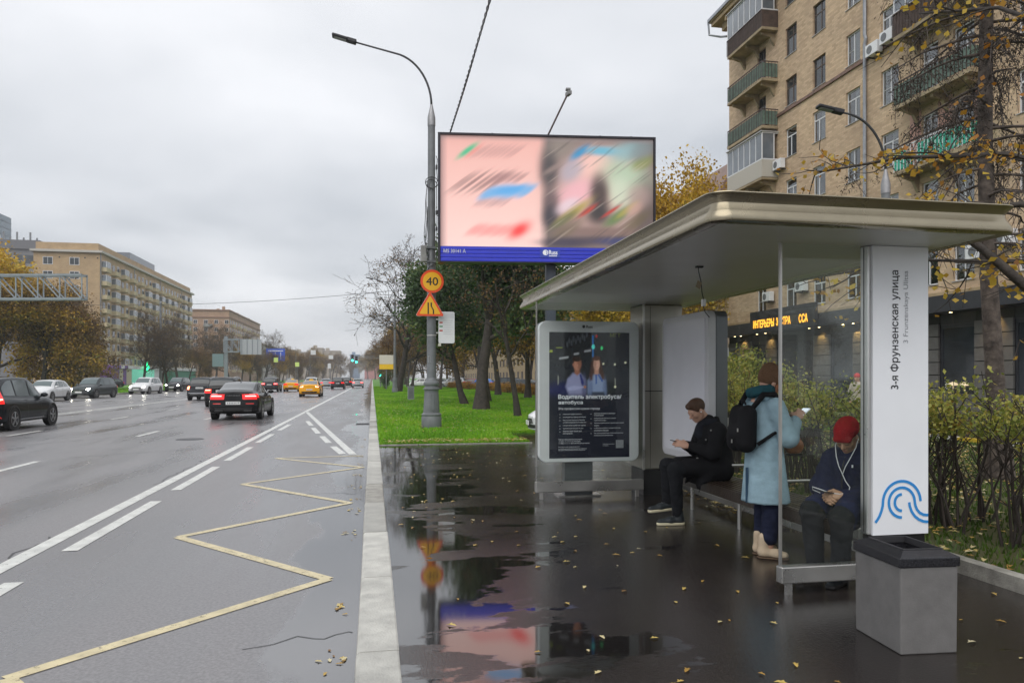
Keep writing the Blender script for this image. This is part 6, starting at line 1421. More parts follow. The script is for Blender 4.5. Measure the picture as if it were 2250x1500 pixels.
L_grass2 = leaf_mat('dull_bed_grass', [(.035, .075, .008), (.06, .12, .012), (.10, .17, .018), (.16, .19, .04)], trans=.3)
def branch_net(seed, trunk_h, r0, levels, spread=(35, 60), ratio=.62, nchild=(4, 6, 5, 4), up_=.25, wander=.18, start=.35, lean=(0, 0), first_len=None, droop=0.0, rmin=.004):
    """recursive limbs; returns list of (points, radii, level)"""
    rg = random.Random(seed); out = []
    def grow(p, d, length, r, lv):
        n_ = max(3, int(7 - lv)); pts = [p.copy()]; rad = [r]; q = p.copy(); dd = d.copy()
        for i in range(n_):
            dd = (dd + Vector((rg.gauss(0, wander), rg.gauss(0, wander), rg.gauss(0, wander) + (up_ * .35 if lv else .05) - droop * (lv > 0))) * (.55 if lv else .35)).normalized()
            q = q + dd * (length / n_); pts.append(q.copy()); rad.append(max(r * (1 - .72 * (i + 1) / n_), rmin))
        out.append((pts, rad, lv))
        if lv >= levels: return
        k = nchild[min(lv, len(nchild) - 1)]
        for c_ in range(k):
            f = start + (1 - start) * (c_ + rg.uniform(.1, .9)) / k if lv == 0 else rg.uniform(.25, 1.0)
            x = f * n_; i = min(int(x), n_ - 1); pp = pts[i].lerp(pts[i + 1], x - i); rr_ = rad[i] * (1 - (x - i)) + rad[i + 1] * (x - i)
            t = (pts[i + 1] - pts[i]).normalized(); a = R(rg.uniform(*spread)); az = c_ * 2.4 + rg.uniform(0, 1.2) + seed
            side = t.orthogonal().normalized(); side.rotate(Matrix.Rotation(az, 3, t)); nd = (t * math.cos(a) + side * math.sin(a)).normalized()
            ll = (first_len or trunk_h * .55) * rg.uniform(.75, 1.1) * (1 - .35 * f * (lv == 0)) if lv == 0 else length * ratio * rg.uniform(.7, 1.1)
            grow(pp, nd, ll, rr_ * (.62 if lv == 0 else .60), lv + 1)
    grow(Vector((0, 0, -.05)), Vector((lean[0], lean[1], 1)).normalized(), trunk_h, r0, 0)
    return out
def net_mesh(name, net, mat, root_flare=True):
    mb = MB()
    for pts, rad, lv in net:
        rad = list(rad)
        if lv == 0 and root_flare: rad[0] *= 1.35
        mb.tube(pts, rad, (10, 6, 5, 4, 3, 3)[min(lv, 5)], 0, cap=False)
    return mb.mesh(name, mat, True)
def leaf_cloud(name, net, n_, size, mat, seed, min_lv=2, scatter=.25, hang=0.0, long=1.5, tone_fn=None, zmin=None):
    rs_ = np.random.RandomState(seed)
    anchors = []
    for pts, rad, lv in net:
        if lv >= min_lv:
            for a, b in zip(pts[:-1], pts[1:]): anchors.append((a, b))
    if not anchors: return None
    A = np.array([a for a, b in anchors]); B = np.array([b for a, b in anchors])
    k = rs_.randint(0, len(A), n_); f = rs_.rand(n_, 1); P = A[k] * (1 - f) + B[k] * f + np.clip(rs_.normal(0, 1, (n_, 3)), -1.7, 1.7) * scatter
    if zmin is not None: P = P[P[:, 2] > zmin]; n_ = len(P)
    ax = rs_.normal(0, 1, (n_, 3)); ax[:, 2] -= hang; ax /= np.linalg.norm(ax, axis=1, keepdims=True)
    tmp = rs_.normal(0, 1, (n_, 3)); bx_ = np.cross(ax, tmp); bx_ /= np.linalg.norm(bx_, axis=1, keepdims=True) + 1e-9
    nrm = np.cross(ax, bx_)
    s = size * rs_.uniform(.6, 1.3, (n_, 1)); w_ = s / long
    V = np.stack([P - ax * s * .5, P + bx_ * w_ * .5 + nrm * w_ * .12, P + ax * s * .5, P - bx_ * w_ * .5 + nrm * w_ * .12], 1).reshape(-1, 3)
    F = np.arange(n_ * 4).reshape(-1, 4)
    # neighbouring leaves share a tone: clumps lighter or darker by kind of growth
    c_ = np.sin(P[:, 0] * 1.7 + seed) * np.cos(P[:, 1] * 1.9 + 2 * seed) + np.sin(P[:, 2] * 1.5 + seed)
    tone = np.clip(.45 + .16 * c_ + rs_.normal(0, .20, n_), 0, 1)
    return tri_mesh(name, V, F, mat, np.repeat(tone, 4))
def tree(name, label, kind_net, trunk_mat, leaf=None, group=None, loc=(0, 0, 0), rz=0, scale=1.0):
    t_ = thing(name, label, 'tree', loc, rz, group, scale)
    link('trunk', net_mesh('trunk', kind_net, trunk_mat), t_)
    if leaf is not None: link('crown', leaf, t_)
    return t_
GT = 'trees on the lawn'
# dark green tree on the lawn (nearest thick trunk)
nA = branch_net(4, 7.2, .34, 3, (25, 55), .66, (7, 6, 5), .35, .2, .42, (.03, 0), 4.6)
tA = tree('green_tree', 'dark green leafy tree with the thickest trunk on the lawn', nA, m_bark, leaf_cloud('crown', nA, 30000, .20, L_green, 1, 2, .46), GT, (5.18, 35.4, 0))
place(tA, (7.2, 47.5, 0), 1.9, 'dark green tree further back, half behind the thick-trunked one', 1.02)
nA2 = branch_net(9, 6.0, .20, 3, (25, 55), .64, (6, 5, 4), .35, .22, .40, (-.28, .05), 3.6)
tree('leaning_tree', 'slanting dark tree beside the thickest trunk', nA2, m_bark, leaf_cloud('crown', nA2, 14000, .19, L_green, 2, 2, .42), GT, (5.25, 42.5, 0))
# bare-ish trees
nB = branch_net(17, 5.4, .13, 4, (30, 60), .62, (6, 5, 4, 3), .25, .25, .38, (.02, 0), 3.0)
tB = tree('bare_tree', 'slim nearly bare tree closest to the shelter', nB, m_bark, leaf_cloud('crown', nB, 900, .10, L_brown, 3, 3, .08), GT, (5.70, 28.9, 0))
nC = branch_net(23, 10.0, .26, 4, (34, 68), .66, (11, 7, 5, 4), .20, .24, .24, (0, 0), 5.2, rmin=.013)
tC = tree('bare_tree', 'tall bare tree with thin twigs behind the distant lamp', nC, m_bark, leaf_cloud('crown', nC, 4200, .15, L_brown, 4, 3, .14), GT, (2.75, 81.5, 0), 0, (1.40, 1.40, 1.18))
nD = branch_net(31, 7.0, .22, 4, (30, 65), .66, (6, 6, 4, 3), .2, .22, .32, (.05, 0), 4.2)
lD = leaf_cloud('crown', nD, 8000, .20, L_brown, 5, 2, .34)
tD = tree('brown_tree', 'brown autumn tree standing left of the near lamp post', nD, m_bark, lD, GT, (5.67, 108, 0))
nE = branch_net(37, 8.0, .26, 3, (25, 58), .66, (7, 6, 5), .3, .22, .35, (0, 0), 4.4)
lE = leaf_cloud('crown', nE, 16000, .24, L_mixed, 6, 2, .5)
tE = tree('gold_green_tree', 'gold and green tree behind the lawn trunks', nE, m_bark, lE, GT, (10.84, 64, 0))
place(tE, (11.5, 54.5, 0), 1.1, 'mossy-trunked golden tree right of the thickest trunk', .92)
lY = leaf_cloud('crown', nE, 30000, .20, L_yellow, 7, 2, .55)
tY = tree('yellow_tree', 'tall yellow autumn tree between billboard and brick block', nE, m_bark, lY, None, (24.6, 53.0, 0), 0, (1.2, 1.2, 1.50))
place(tY, (18.6, 50.5, 0), 2.2, 'yellow tree behind the shelter roof, lower than the tall one', 1.2)
place(tY, (14.5, 42.0, 0), 4.0, 'yellow tree seen above the blank light box', .85)
far_trees = [(tD, (8.5, 95), 1.05, 'brown tree between the lawn and the parked cars'), (tC, (5.5, 118), .75, 'bare tree far along the lawn'), (tE, (9.2, 125), 1.0, 'gold-green tree at the far end of the lawn'), (tD, (4.6, 140), 1.1, 'brown tree far beyond the traffic light on the lawn'), (tD, (3.2, 165), 1.2, 'brown tree leaning over the far kerb'), (tE, (7.0, 160), 1.2, 'greenish tree far down the lawn'),
             (tD, (14.5, 100), 1.2, 'brown tree beside the blue parked car'), (tE, (20.5, 96), 1.1, 'gold tree beyond the black parked car'), (tC, (3.4, 200), .9, 'bare tree at the very end of the lawn row'), (tD, (6.0, 215), 1.4, 'last brown tree down the lawn'), (tE, (21.5, 68), .95, 'gold tree by the dark parked cars'), (tE, (15.0, 125), 1.25, 'gold-green tree above the far parked cars'), (tD, (3.8, 105), .8, 'small brown tree behind the yellow and white sign')]
for k, (p_, (x, y), s_, lab) in enumerate(far_trees): place(p_, (x, y, 0), k * 1.3 + .5, lab, s_, GT)
# across the road
GL = 'autumn trees across the road'
nF = branch_net(41, 9.0, .28, 3, (25, 60), .68, (8, 6, 5), .25, .22, .22, (0, 0), 5.2)
tF1 = tree('brown_gold_tree', 'large brown-gold tree under the steel gantry', nF, m_bark, leaf_cloud('crown', nF, 20000, .28, L_mixed, 8, 2, .55), GL, (-36.5, 92, 0), .4, 1.0)
tF2 = tree('brown_tree', 'rusty brown tree right of the gantry end', nF, m_bark, leaf_cloud('crown', nF, 15000, .26, L_brown, 9, 2, .55), GL, (-34.6, 94, 0), 2.0, .78)
tF3 = tree('yellow_tree', 'bright yellow tree above the gantry at the left edge', nF, m_bark, leaf_cloud('crown', nF, 28000, .30, L_yellow, 10, 2, .6), GL, (-48.5, 108, 0), 1.0, 1.42)
place(tF1, (-41.5, 88, 0), 3.0, 'brown-gold tree at the left edge below the gantry', .95); place(tF2, (-38.5, 103, 0), 1.2, 'dark brown tree behind the gantry lattice', 1.05); place(tF1, (-44.5, 99, 0), 5.0, 'greenish gold tree behind the others at the left edge', 1.1)
place(tF2, (-39.5, 109, 0), 4.4, 'brown tree in front of the cream end wall', .9); place(tF2, (-46, 84, 0), 2.6, 'dark brown tree at the extreme left edge', .85); place(tF1, (-36, 101, 0), .9, 'low golden tree behind the oncoming grey SUV', .62)
bare_left = [(-33.5, 118, .85, 'bare tree in front of the cream block, nearest its corner'), (-32.0, 122, .8, 'second bare tree in front of the cream block'), (-33.0, 137, .95, 'bare tree before the middle of the cream block'), (-29.5, 116, .7, 'bare tree right of the dark lamp mast'), (-34.5, 157, .9, 'bare tree at the far end of the cream block'), (-36.5, 186, 1.1, 'bare tree before the brown block'), (-31.5, 176, .9, 'bare tree beside the sign gantry'), (-31.0, 200, 1.0, 'bare tree right of the sign gantry'), (-33, 240, 1.2, 'bare tree beyond the brown block corner')]
for k, (x, y, s_, lab) in enumerate(bare_left): place(tC, (x, y, 0), k * 1.7, lab, s_, GL)
rt = random.Random(12)
mid_left = [(-34, 148, .75), (-36, 172, .85), (-31, 188, .9), (-29, 214, .95), (-33, 226, 1.0), (-28, 236, .9), (-30, 262, 1.1), (-27.5, 290, 1.2), (-33, 310, 1.3), (-28, 335, 1.3), (-34, 360, 1.5), (-28, 390, 1.5), (-36, 420, 1.7), (-29, 455, 1.7), (-38, 500, 2.0), (-28, 540, 2.0), (-45, 560, 2.2), (-58, 600, 2.2), (-30, 640, 2.2), (-50, 680, 2.4), (-72, 660, 2.4), (-86, 700, 2.4), (-20, 720, 2.0), (-40, 740, 2.4)]
for k, (x, y, s_) in enumerate(mid_left):
    place((tD, tF2, tE)[k % 3], (x, y, 0), k * 2.1, 'misty autumn tree in the row receding across the road', s_ * (.9 if k % 3 else 1.0) * (.75 if k % 3 == 1 else 1.0), 'misty trees receding across the road')
for k, (x, y, s_) in enumerate([(4.5, 250, 1.4), (7.5, 285, 1.5), (4, 330, 1.6), (9, 380, 1.8), (5, 440, 2.0), (2, 520, 2.0), (10, 600, 2.3), (-4, 700, 2.0), (16, 240, 1.4), (18, 180, 1.3), (13, 190, 1.2)]):
    place((tD, tE)[k % 2], (x, y, 0), k * 2.7, 'misty tree in the row receding beyond the lawn', s_, 'misty trees receding beyond the lawn')
# dark lamp mast across the road
mast = thing('lamp_mast', 'dark lamp mast among the bare trees across the road', 'street lamp', (-31.0, 118, 0)); ob('pole', MB().lathe([(.22, 0), (.2, 3), (.15, 12.5)], 10), m_grey_paint, mast); ob('cap', MB().lathe([(.19, 12.5), (.19, 12.7), (.05, 12.9)], 10), m_grey_paint, mast)

# larch by the shelter: straight trunk, drooping dark twigs
rl = random.Random(77); net = [([Vector((.0, 0, -.05)), Vector((-.05, 0, 1.2)), Vector((-.16, .02, 3.0)), Vector((-.22, .03, 5.2)), Vector((-.20, 0, 8.0)), Vector((-.15, 0, 11.5))], [.165, .128, .115, .10, .085, .05], 0)]
for k in range(84):
    z = 3.5 + 7.6 * (k / 84) ** .9; a = rl.uniform(0, 2 * PI); l_ = rl.uniform(.9, 2.2) * (1.0 if z > 5.0 else .65); x0 = -.05 - .05 * z * .8 if z < 4 else -.2
    d = Vector((math.cos(a), math.sin(a), .10)); p = Vector((-.2, 0, z)); pts = [p.copy()]; n_ = 6
    for i in range(n_):
        d.z -= .10; d = d.normalized(); p = p + d * l_ / n_ + Vector((rl.gauss(0, .03), rl.gauss(0, .03), 0)); pts.append(p.copy())
    net.append((pts, [.026 * (1 - i / 7.5) for i in range(7)], 1))
    for j in range(13):
        f = rl.uniform(.15, 1); i = min(int(f * 6), 5); q = pts[i].lerp(pts[i + 1], f * 6 - i); tw = [q]; dd = Vector((rl.gauss(0, .6), rl.gauss(0, .6), -.8)).normalized(); tl_ = rl.uniform(.25, .75)
        for _ in range(3): dd.z -= .15; dd = dd.normalized(); q = q + dd * tl_ / 3; tw.append(q.copy())
        net.append((tw, [.007, .006, .005, .003], 3))
larch = thing('larch_tree', 'dark larch with straight trunk and drooping twigs right of the shelter', 'tree', (9.15, 9.45, 0.03)); link('trunk', net_mesh('trunk', net, m_bark2), larch)
upper = [(p, r_, l_) for p, r_, l_ in net if l_ == 3 and p[0].z > 4.7]
link('crown', leaf_cloud('crown', upper, 30000, .060, L_larch, 21, 3, .06, .8, 4.0), larch)
# maple reaching in from the right, few big yellow leaves
rm = random.Random(5); net = []
def limb(pts, r0, r1, n_tw, seed, tl=(.5, 1.2)):
    rg = random.Random(seed); P = [Vector(p) for p in pts]; k = len(P); net.append((P, [r0 + (r1 - r0) * i / (k - 1) for i in range(k)], 1))
    for j in range(n_tw):
        f = rg.uniform(.2, 1) * (k - 1); i = min(int(f), k - 2); q = P[i].lerp(P[i + 1], f - i); d = ((P[i + 1] - P[i]).normalized() + Vector((rg.gauss(0, .7), rg.gauss(0, .7), rg.gauss(.1, .6)))).normalized(); l_ = rg.uniform(*tl); tw = [q]
        for s_ in range(4): d = (d + Vector((rg.gauss(0, .2), rg.gauss(0, .2), rg.gauss(0, .2)))).normalized(); q = q + d * l_ / 4; tw.append(q.copy())
        net.append((tw, [.012, .010, .008, .006, .004], 2))
        for s_ in range(2):
            q2 = tw[rg.randint(1, 4)]; d2 = (d + Vector((rg.gauss(0, .7), rg.gauss(0, .7), rg.gauss(0, .5)))).normalized(); net.append(([q2, q2 + d2 * l_ * .25, q2 + d2 * l_ * .5], [.006, .005, .003], 3))
net.append(([Vector((0, 0, -.05)), Vector((-.05, .05, .7)), Vector((-.12, .1, 1.7)), Vector((-.2, .15, 3.2)), Vector((-.2, .2, 5.2))], [.22, .17, .15, .13, .09], 0))
limb([(-.12, .1, 1.55), (-.75, .45, 2.15), (-1.35, .70, 2.45), (-1.75, .95, 2.95), (-2.15, 1.1, 3.3)], .085, .03, 12, 1, (.4, .9))
limb([(-.2, .15, 3.1), (-1.1, 1.1, 3.5), (-1.7, 2.3, 3.55), (-2.2, 3.6, 3.5)], .05, .015, 18, 2, (.4, .8)); limb([(-.2, .15, 3.4), (-.9, 1.5, 4.2), (-1.2, 2.9, 4.55), (-1.6, 4.3, 4.7)], .05, .014, 20, 3, (.4, .8))
limb([(-.2, .2, 4.2), (-.8, .6, 5.2), (-.9, 1.6, 6.0), (-1.0, 2.8, 6.5)], .045, .013, 18, 4); limb([(-.2, .2, 4.7), (-.3, 1.0, 5.6), (-.6, 2.0, 6.4)], .04, .012, 16, 5); limb([(-.2, .15, 2.6), (-.6, 1.4, 2.9), (-1.1, 2.6, 3.1), (-1.9, 3.6, 3.0)], .04, .012, 14, 6)
maple = thing('maple_tree', 'bare-limbed maple with a few yellow leaves reaching in from the right edge', 'tree', (8.35, 6.1, .03)); link('trunk', net_mesh('trunk', net, m_bark), maple)
link('crown', leaf_cloud('crown', [q for q in net if q[2] >= 2], 1250, .085, L_maple, 22, 2, .07, .5, 1.2), maple)

# clipped hedge of leafy shrubs behind the shelter
def shrub_net(seed, h):
    rg = random.Random(seed); out = []
    for k in range(7):
        a = rg.uniform(0, 2 * PI); r_ = rg.uniform(.02, .14); p = Vector((math.cos(a) * r_, math.sin(a) * r_, -.03)); d = Vector((math.cos(a) * .22, math.sin(a) * .22, 1)).normalized(); pts = [p.copy()]; hh = h * rg.uniform(.8, 1.03); n_ = 7
        for i in range(n_): d = (d + Vector((rg.gauss(0, .11), rg.gauss(0, .11), .06))).normalized(); p = p + d * hh / n_; pts.append(p.copy())
        out.append((pts, [.014 * (1 - .7 * i / 7) for i in range(8)], 1))
        for j in range(8):
            f = rg.uniform(.3, 1) * n_; i = min(int(f), n_ - 1); q = pts[i].lerp(pts[i + 1], f - i); dd = Vector((rg.gauss(0, .6), rg.gauss(0, .6), .7)).normalized(); l_ = rg.uniform(.15, .42)
            out.append(([q, q + dd * l_ * .5, q + dd * l_ + Vector((0, 0, .02))], [.006, .005, .003], 2))
    return out
GH = 'shrubs of the clipped hedge behind the shelter'; hp = []
for k in range(4):
    nh = shrub_net(50 + k, 1.34); t_ = thing('hedge_shrub', 'yellow-green shrub with bare dark stems in the hedge behind the shelter', 'shrub', (0, 0, 0), 0, GH)
    link('stems', net_mesh('stems', nh, m_twig, False), t_)
    link('foliage', leaf_cloud('foliage', nh, 2000, .046, L_hedge, 60 + k, 2, .07, 0, 1.5, zmin=.96), t_); hp.append(t_)
rh_ = random.Random(9); used = set(); k = 0
for row, xh in enumerate((5.72, 6.30)):
    for i in range(30):
        y = 1.6 + i * .52 + rh_.uniform(-.1, .1)
        tall = 1.0 + (.22 if y > 11.5 else 0) + rh_.uniform(-.05, .05)
        p_ = hp[k % 4]; place(p_, (xh + rh_.uniform(-.12, .12), y, .03), rh_.uniform(0, 6), None, (1.05, 1.05, tall), None, first=(p_.name not in used)); used.add(p_.name); k += 1
# bigger bush by the blank light box
nb2 = shrub_net(90, 1.9); t_ = thing('leafy_bush', 'tall bright yellow-green bush seen behind the standing person', 'shrub', (8.0, 14.6, .03)); link('stems', net_mesh('stems', nb2, m_twig, False), t_); link('foliage', leaf_cloud('foliage', nb2, 3600, .08, L_hedge, 91, 2, .16, 0, 1.5, zmin=.5), t_)
place(t_, (7.1, 13.6, .03), 1.9, 'round yellow-green bush left of the tall one', .92); place(t_, (8.9, 15.6, .03), 3.9, 'yellow-green bush right of the tall one near the shop', .85)
# low orange hedge beyond the lawn trees
noh = shrub_net(95, .8); to = thing('orange_shrub', 'low orange-leaved shrub in the row beyond the lawn', 'shrub', (0, 0, 0), 0, 'low orange shrubs beyond the lawn'); link('stems', net_mesh('stems', noh, m_twig, False), to); link('foliage', leaf_cloud('foliage', noh, 900, .10, L_orange, 96, 1, .14), to)
for i in range(26): place(to, (14.2 - .10 * i + rh_.uniform(-.3, .3), 60 + i * 2.0, 0), i * 1.1, None, (1.5, 1.5, 1.0), None, first=(i == 0))
ng = shrub_net(97, 2.4); tg = thing('green_bush', 'small green bush on the lawn by the far kerb', 'shrub', (1.7, 100, 0), 0, None, 1.0); link('stems', net_mesh('stems', ng, m_twig, False), tg); link('foliage', leaf_cloud('foliage', ng, 1800, .14, L_green, 98, 1, .2), tg)

# grass blades and fallen leaves (uncountable)
rs_ = np.random.RandomState(2)
def blades(name, label, regions, n_, h_, mat, z0=0.0):
    P = []; ar = np.array([(b - a) * (d - c_) for a, b, c_, d in regions]); 
    for (a, b, c_, d), w_ in zip(regions, ar / ar.sum()):
        m_ = int(n_ * w_); P.append(np.stack([rs_.uniform(a, b, m_), c_ + (d - c_) * rs_.rand(m_) ** 2.0, np.full(m_, z0)], 1))
    P = np.concatenate(P); n = len(P); a = rs_.rand(n) * 2 * PI; w_ = .006 + .006 * rs_.rand(n) + P[:, 1] * .00035; hh = h_ * rs_.uniform(.5, 1.2, n); ln = rs_.normal(0, .35, (n, 2)) * hh[:, None]
    dx_ = np.stack([np.cos(a) * w_, np.sin(a) * w_, np.zeros(n)], 1); tip = P + np.stack([ln[:, 0], ln[:, 1], hh], 1)
    V = np.stack([P - dx_, P + dx_, tip], 1).reshape(-1, 3); tone = np.clip(.45 + .28 * np.sin(P[:, 0] * 1.3 + np.sin(P[:, 1] * .5)) * np.cos(P[:, 1] * .45 + np.sin(P[:, 0])) + rs_.normal(0, .22, n), 0, 1)
    return tag(link(name, tri_mesh(name, V, np.arange(n * 3).reshape(-1, 3), mat, np.repeat(tone, 3))), label, None, None, 'stuff')
blades('grass', 'bright green grass of the lawn', [(.18, 3.7, 17.28, 130), (3.7, 14.5, 20.5, 130)], 210000, .075, L_grass)
blades('bed_grass', 'thin grass in the hedge bed behind the shelter', [(4.75, 13.8, 1.5, 17.0)], 46000, .07, L_grass2, .03)
blades('verge_grass', 'grass of the verge across the road', [(-34, -24.9, 50, 130)], 30000, .12, L_grass, .02)
def litter(name, label, spots, size, zf, seed, curl=.25):
    r_ = np.random.RandomState(seed); P = np.array(spots); n = len(P); a = r_.rand(n) * 2 * PI; s = size * r_.uniform(.55, 1.3, n); V = []; 
    prof = [(-.5, 0), (-.22, .22), (-.05, .17), (.1, .33), (.22, .12), (.5, 0), (.22, -.12), (.1, -.33), (-.05, -.17), (-.22, -.22)]
    for i, (u, v) in enumerate(prof):
        c_ = curl * abs(v) * s * 1.6 + .08 * s * (u + .5) * r_.rand(n)
        V.append(np.stack([P[:, 0] + (u * np.cos(a) - v * .8 * np.sin(a)) * s, P[:, 1] + (u * np.sin(a) + v * .8 * np.cos(a)) * s, P[:, 2] + zf + c_], 1))
    V = np.stack(V, 1).reshape(-1, 3); F = np.arange(n * 10).reshape(-1, 10); tone = np.repeat(np.clip(r_.rand(n), 0, 1), 10)
    return tag(link(name, tri_mesh(name, V, F, L_fallen, tone)), label, None, None, 'stuff')
r_ = np.random.RandomState(31)
sp_ = [(x, y, 0.0) for x, y in zip(r_.uniform(.3, 4.5, 210), 2.2 + 14.8 * r_.rand(210) ** 1.1)]
sp_ += [(2.05 + .0, 3.45, 0), (1.17, 3.75, 0), (1.55, 5.3, 0), (2.5, 4.3, 0)]
litter('fallen_leaves', 'scattered yellow leaves lying on the wet pavement', sp_, .062, .004, 32)
sp2 = [(x, y, .03) for x, y in zip(r_.uniform(4.75, 13, 4200), r_.uniform(1.5, 17, 4200))] + [(x, y, 0.0) for x, y in zip(r_.normal(4.25, .16, 240), r_.uniform(7.6, 10.2, 240)) if x < 4.58]
litter('bed_leaf_litter', 'yellow and brown leaf litter in the hedge bed', sp2, .105, .05, 33)
sp3 = [(x, y, 0.0) for x, y in zip(r_.uniform(.3, 14, 2600), 20.6 + 40 * r_.rand(2600) ** 1.2)] + [(x, y, 0) for x, y in zip(r_.uniform(.3, 3.7, 420), r_.normal(17.6, .32, 420)) if y > 17.28]
litter('lawn_leaf_litter', 'yellow leaves scattered over the lawn', sp3, .11, .055, 34)
sp4 = []
for yc, nn_ in ((3.75, 7), (4.55, 9), (5.55, 7), (8.1, 9), (9.6, 9), (10.4, 6), (11.7, 8), (13.0, 10), (14.6, 7), (16.0, 6), (18.4, 6), (20.5, 5)):
    sp4 += [(-.16 - abs(r_.normal(0, .10 if yc != 4.55 else .17)), yc + r_.normal(0, .10), ZR) for _ in range(nn_)]
litter('gutter_leaves', 'clumps of wet brown leaves in the gutter by the kerb', sp4, .06, .003, 35, .15)
# ================================================================== PEOPLE
def cap(a, b, r1, r2=None, sc_=None):
    a = np.array(a, float); b = np.array(b, float); r2 = r1 if r2 is None else r2
    def f(P):
        Q = P if sc_ is None else (P - a) / np.array(sc_) + a
        bb = b if sc_ is None else (b - a) / np.array(sc_) + a
        ab_ = bb - a; t = np.clip(((Q - a) @ ab_) / max(ab_ @ ab_, 1e-9), 0, 1)
        d = np.linalg.norm(Q - a - t[..., None] * ab_, axis=-1) - (r1 + (r2 - r1) * t)
        return d if sc_ is None else d * min(sc_)
    return f
def elp(c, r, rot=None):
    c = np.array(c, float); r = np.array(r, float); Mx = None if rot is None else np.array(Matrix.Rotation(rot[1], 3, rot[0]).transposed())
    def f(P):
        Q = P - c
        if Mx is not None: Q = Q @ Mx.T
        k0 = np.linalg.norm(Q / r, axis=-1); k1 = np.linalg.norm(Q / (r * r), axis=-1) + 1e-9
        return k0 * (k0 - 1) / k1
    return f
def vloft(keys, fold=0.0, nf=9, ph=0.0, z_f=None):
    """upright stack of ellipses: keys (z, cx, cy, rx, ry) rising in z"""
    K = np.array(keys, float)
    def f(P):
        z = P[..., 2]; g = [np.interp(z, K[:, 0], K[:, i]) for i in range(1, 5)]
        dx_, dy_ = P[..., 0] - g[0], P[..., 1] - g[1]; rx, ry = g[2], g[3]
        if fold:
            th = np.arctan2(dy_ / ry, dx_ / rx); wgt = np.clip((z_f - z) / max(z_f - K[0, 0], .01), 0, 1) if z_f else 1.0
            m_ = 1 + fold * wgt * np.sin(nf * th + ph + 3 * z); rx = rx * m_; ry = ry * m_
        d = (np.sqrt((dx_ / rx) ** 2 + (dy_ / ry) ** 2 + 1e-12) - 1) * np.minimum(rx, ry)
        return np.maximum(d, np.maximum(K[0, 0] - z, z - K[-1, 0]))
    return f
def half(n_, d0):      # keeps the side where n.p < d0
    n_ = np.array(n_, float); n_ /= np.linalg.norm(n_)
    return lambda P: P @ n_ - d0
def smin(a, b, k):
    if k <= 0: return np.minimum(a, b)
    h = np.clip(.5 + .5 * (b - a) / k, 0, 1); return b * (1 - h) + a * h - k * h * (1 - h)
def sdf_net(ops, lo, hi, res):
    """ops: list of (op, prim, k); op u: union, s: subtract, i: intersect. Surface nets. Returns verts, quads"""
    lo = np.array(lo, float); hi = np.array(hi, float); n_ = np.ceil((hi - lo) / res).astype(int) + 1
    ax = [lo[i] + np.arange(n_[i]) * res for i in range(3)]; P = np.stack(np.meshgrid(*ax, indexing='ij'), -1)
    D = None
    for op, f, k in ops:
        d = f(P)
        if D is None: D = d
        elif op == 'u': D = smin(D, d, k)
        elif op == 's': D = -smin(-D, d, k)
        else: D = -smin(-D, -d, k)
    neg = D < 0
    c8 = [(i, j, k) for i in (0, 1) for j in (0, 1) for k in (0, 1)]
    sl = lambda A, o: A[o[0]:A.shape[0] - 1 + o[0], o[1]:A.shape[1] - 1 + o[1], o[2]:A.shape[2] - 1 + o[2]]
    cnt = sum(sl(neg, o).astype(int) for o in c8); act = (cnt > 0) & (cnt < 8); idx = -np.ones(act.shape, int); I = np.argwhere(act); idx[act] = np.arange(len(I))
    acc = np.zeros((len(I), 3)); num = np.zeros(len(I))
    val = {o: D[I[:, 0] + o[0], I[:, 1] + o[1], I[:, 2] + o[2]] for o in c8}
    for a in c8:
        for axi in range(3):
            if a[axi]: continue
            b = list(a); b[axi] = 1; b = tuple(b); va, vb = val[a], val[b]; x = (va < 0) != (vb < 0)
            t = np.where(x, va / np.where(np.abs(va - vb) < 1e-12, 1e-12, va - vb), 0); p = np.tile(np.array(a, float), (len(I), 1)); p[:, axi] = t; acc[x] += p[x]; num[x] += 1
    V = lo + (I + acc / num[:, None]) * res; Fq = []
    for axi in range(3):
        u, v = [(1, 2), (2, 0), (0, 1)][axi]
        s0 = [slice(None)] * 3; s1 = [slice(None)] * 3; s0[axi] = slice(0, -1); s1[axi] = slice(1, None); ch = neg[tuple(s0)] != neg[tuple(s1)]
        E_ = np.argwhere(ch); E_ = E_[(E_[:, u] > 0) & (E_[:, v] > 0) & (E_[:, u] < n_[u] - 1) & (E_[:, v] < n_[v] - 1)]
        if not len(E_): continue
        def cell(du, dv): q = E_.copy(); q[:, u] -= du; q[:, v] -= dv; return idx[q[:, 0], q[:, 1], q[:, 2]]
        q = np.stack([cell(1, 1), cell(0, 1), cell(0, 0), cell(1, 0)], 1); inside = neg[E_[:, 0], E_[:, 1], E_[:, 2]]; q[~inside] = q[~inside][:, ::-1]
        Fq.append(q[(q >= 0).all(1)])
    return V, np.concatenate(Fq)
def creases(f, amp):
    """cloth creases: a warped ripple added to a shape's distance"""
    def g(P):
        x, y, z = P[..., 0], P[..., 1], P[..., 2]
        w_ = np.sin(21 * x + 9 * np.sin(11 * z + 5 * y)) * np.sin(19 * y + 7 * np.sin(13 * z + 6 * x)) + .7 * np.sin(44 * z + 16 * np.sin(9 * x + 7 * y)) * np.sin(15 * x - 13 * y + 8 * z)
        return f(P) + amp * w_
    return g
CREASE = {'coat': .0016, 'jacket': .0050, 'trousers': .0045, 'scarf': .004, 'collar': .003}
def sdf_obj(name, ops, lo, hi, res, mat, par):
    if name in CREASE: ops = [(op, creases(f, CREASE[name]) if op == 'u' else f, k) for op, f, k in ops]
    V, F = sdf_net(ops, lo, hi, res); return link(name, tri_mesh(name, V, F, mat, smooth=True), par)
U = lambda f, k=.03: ('u', f, k)
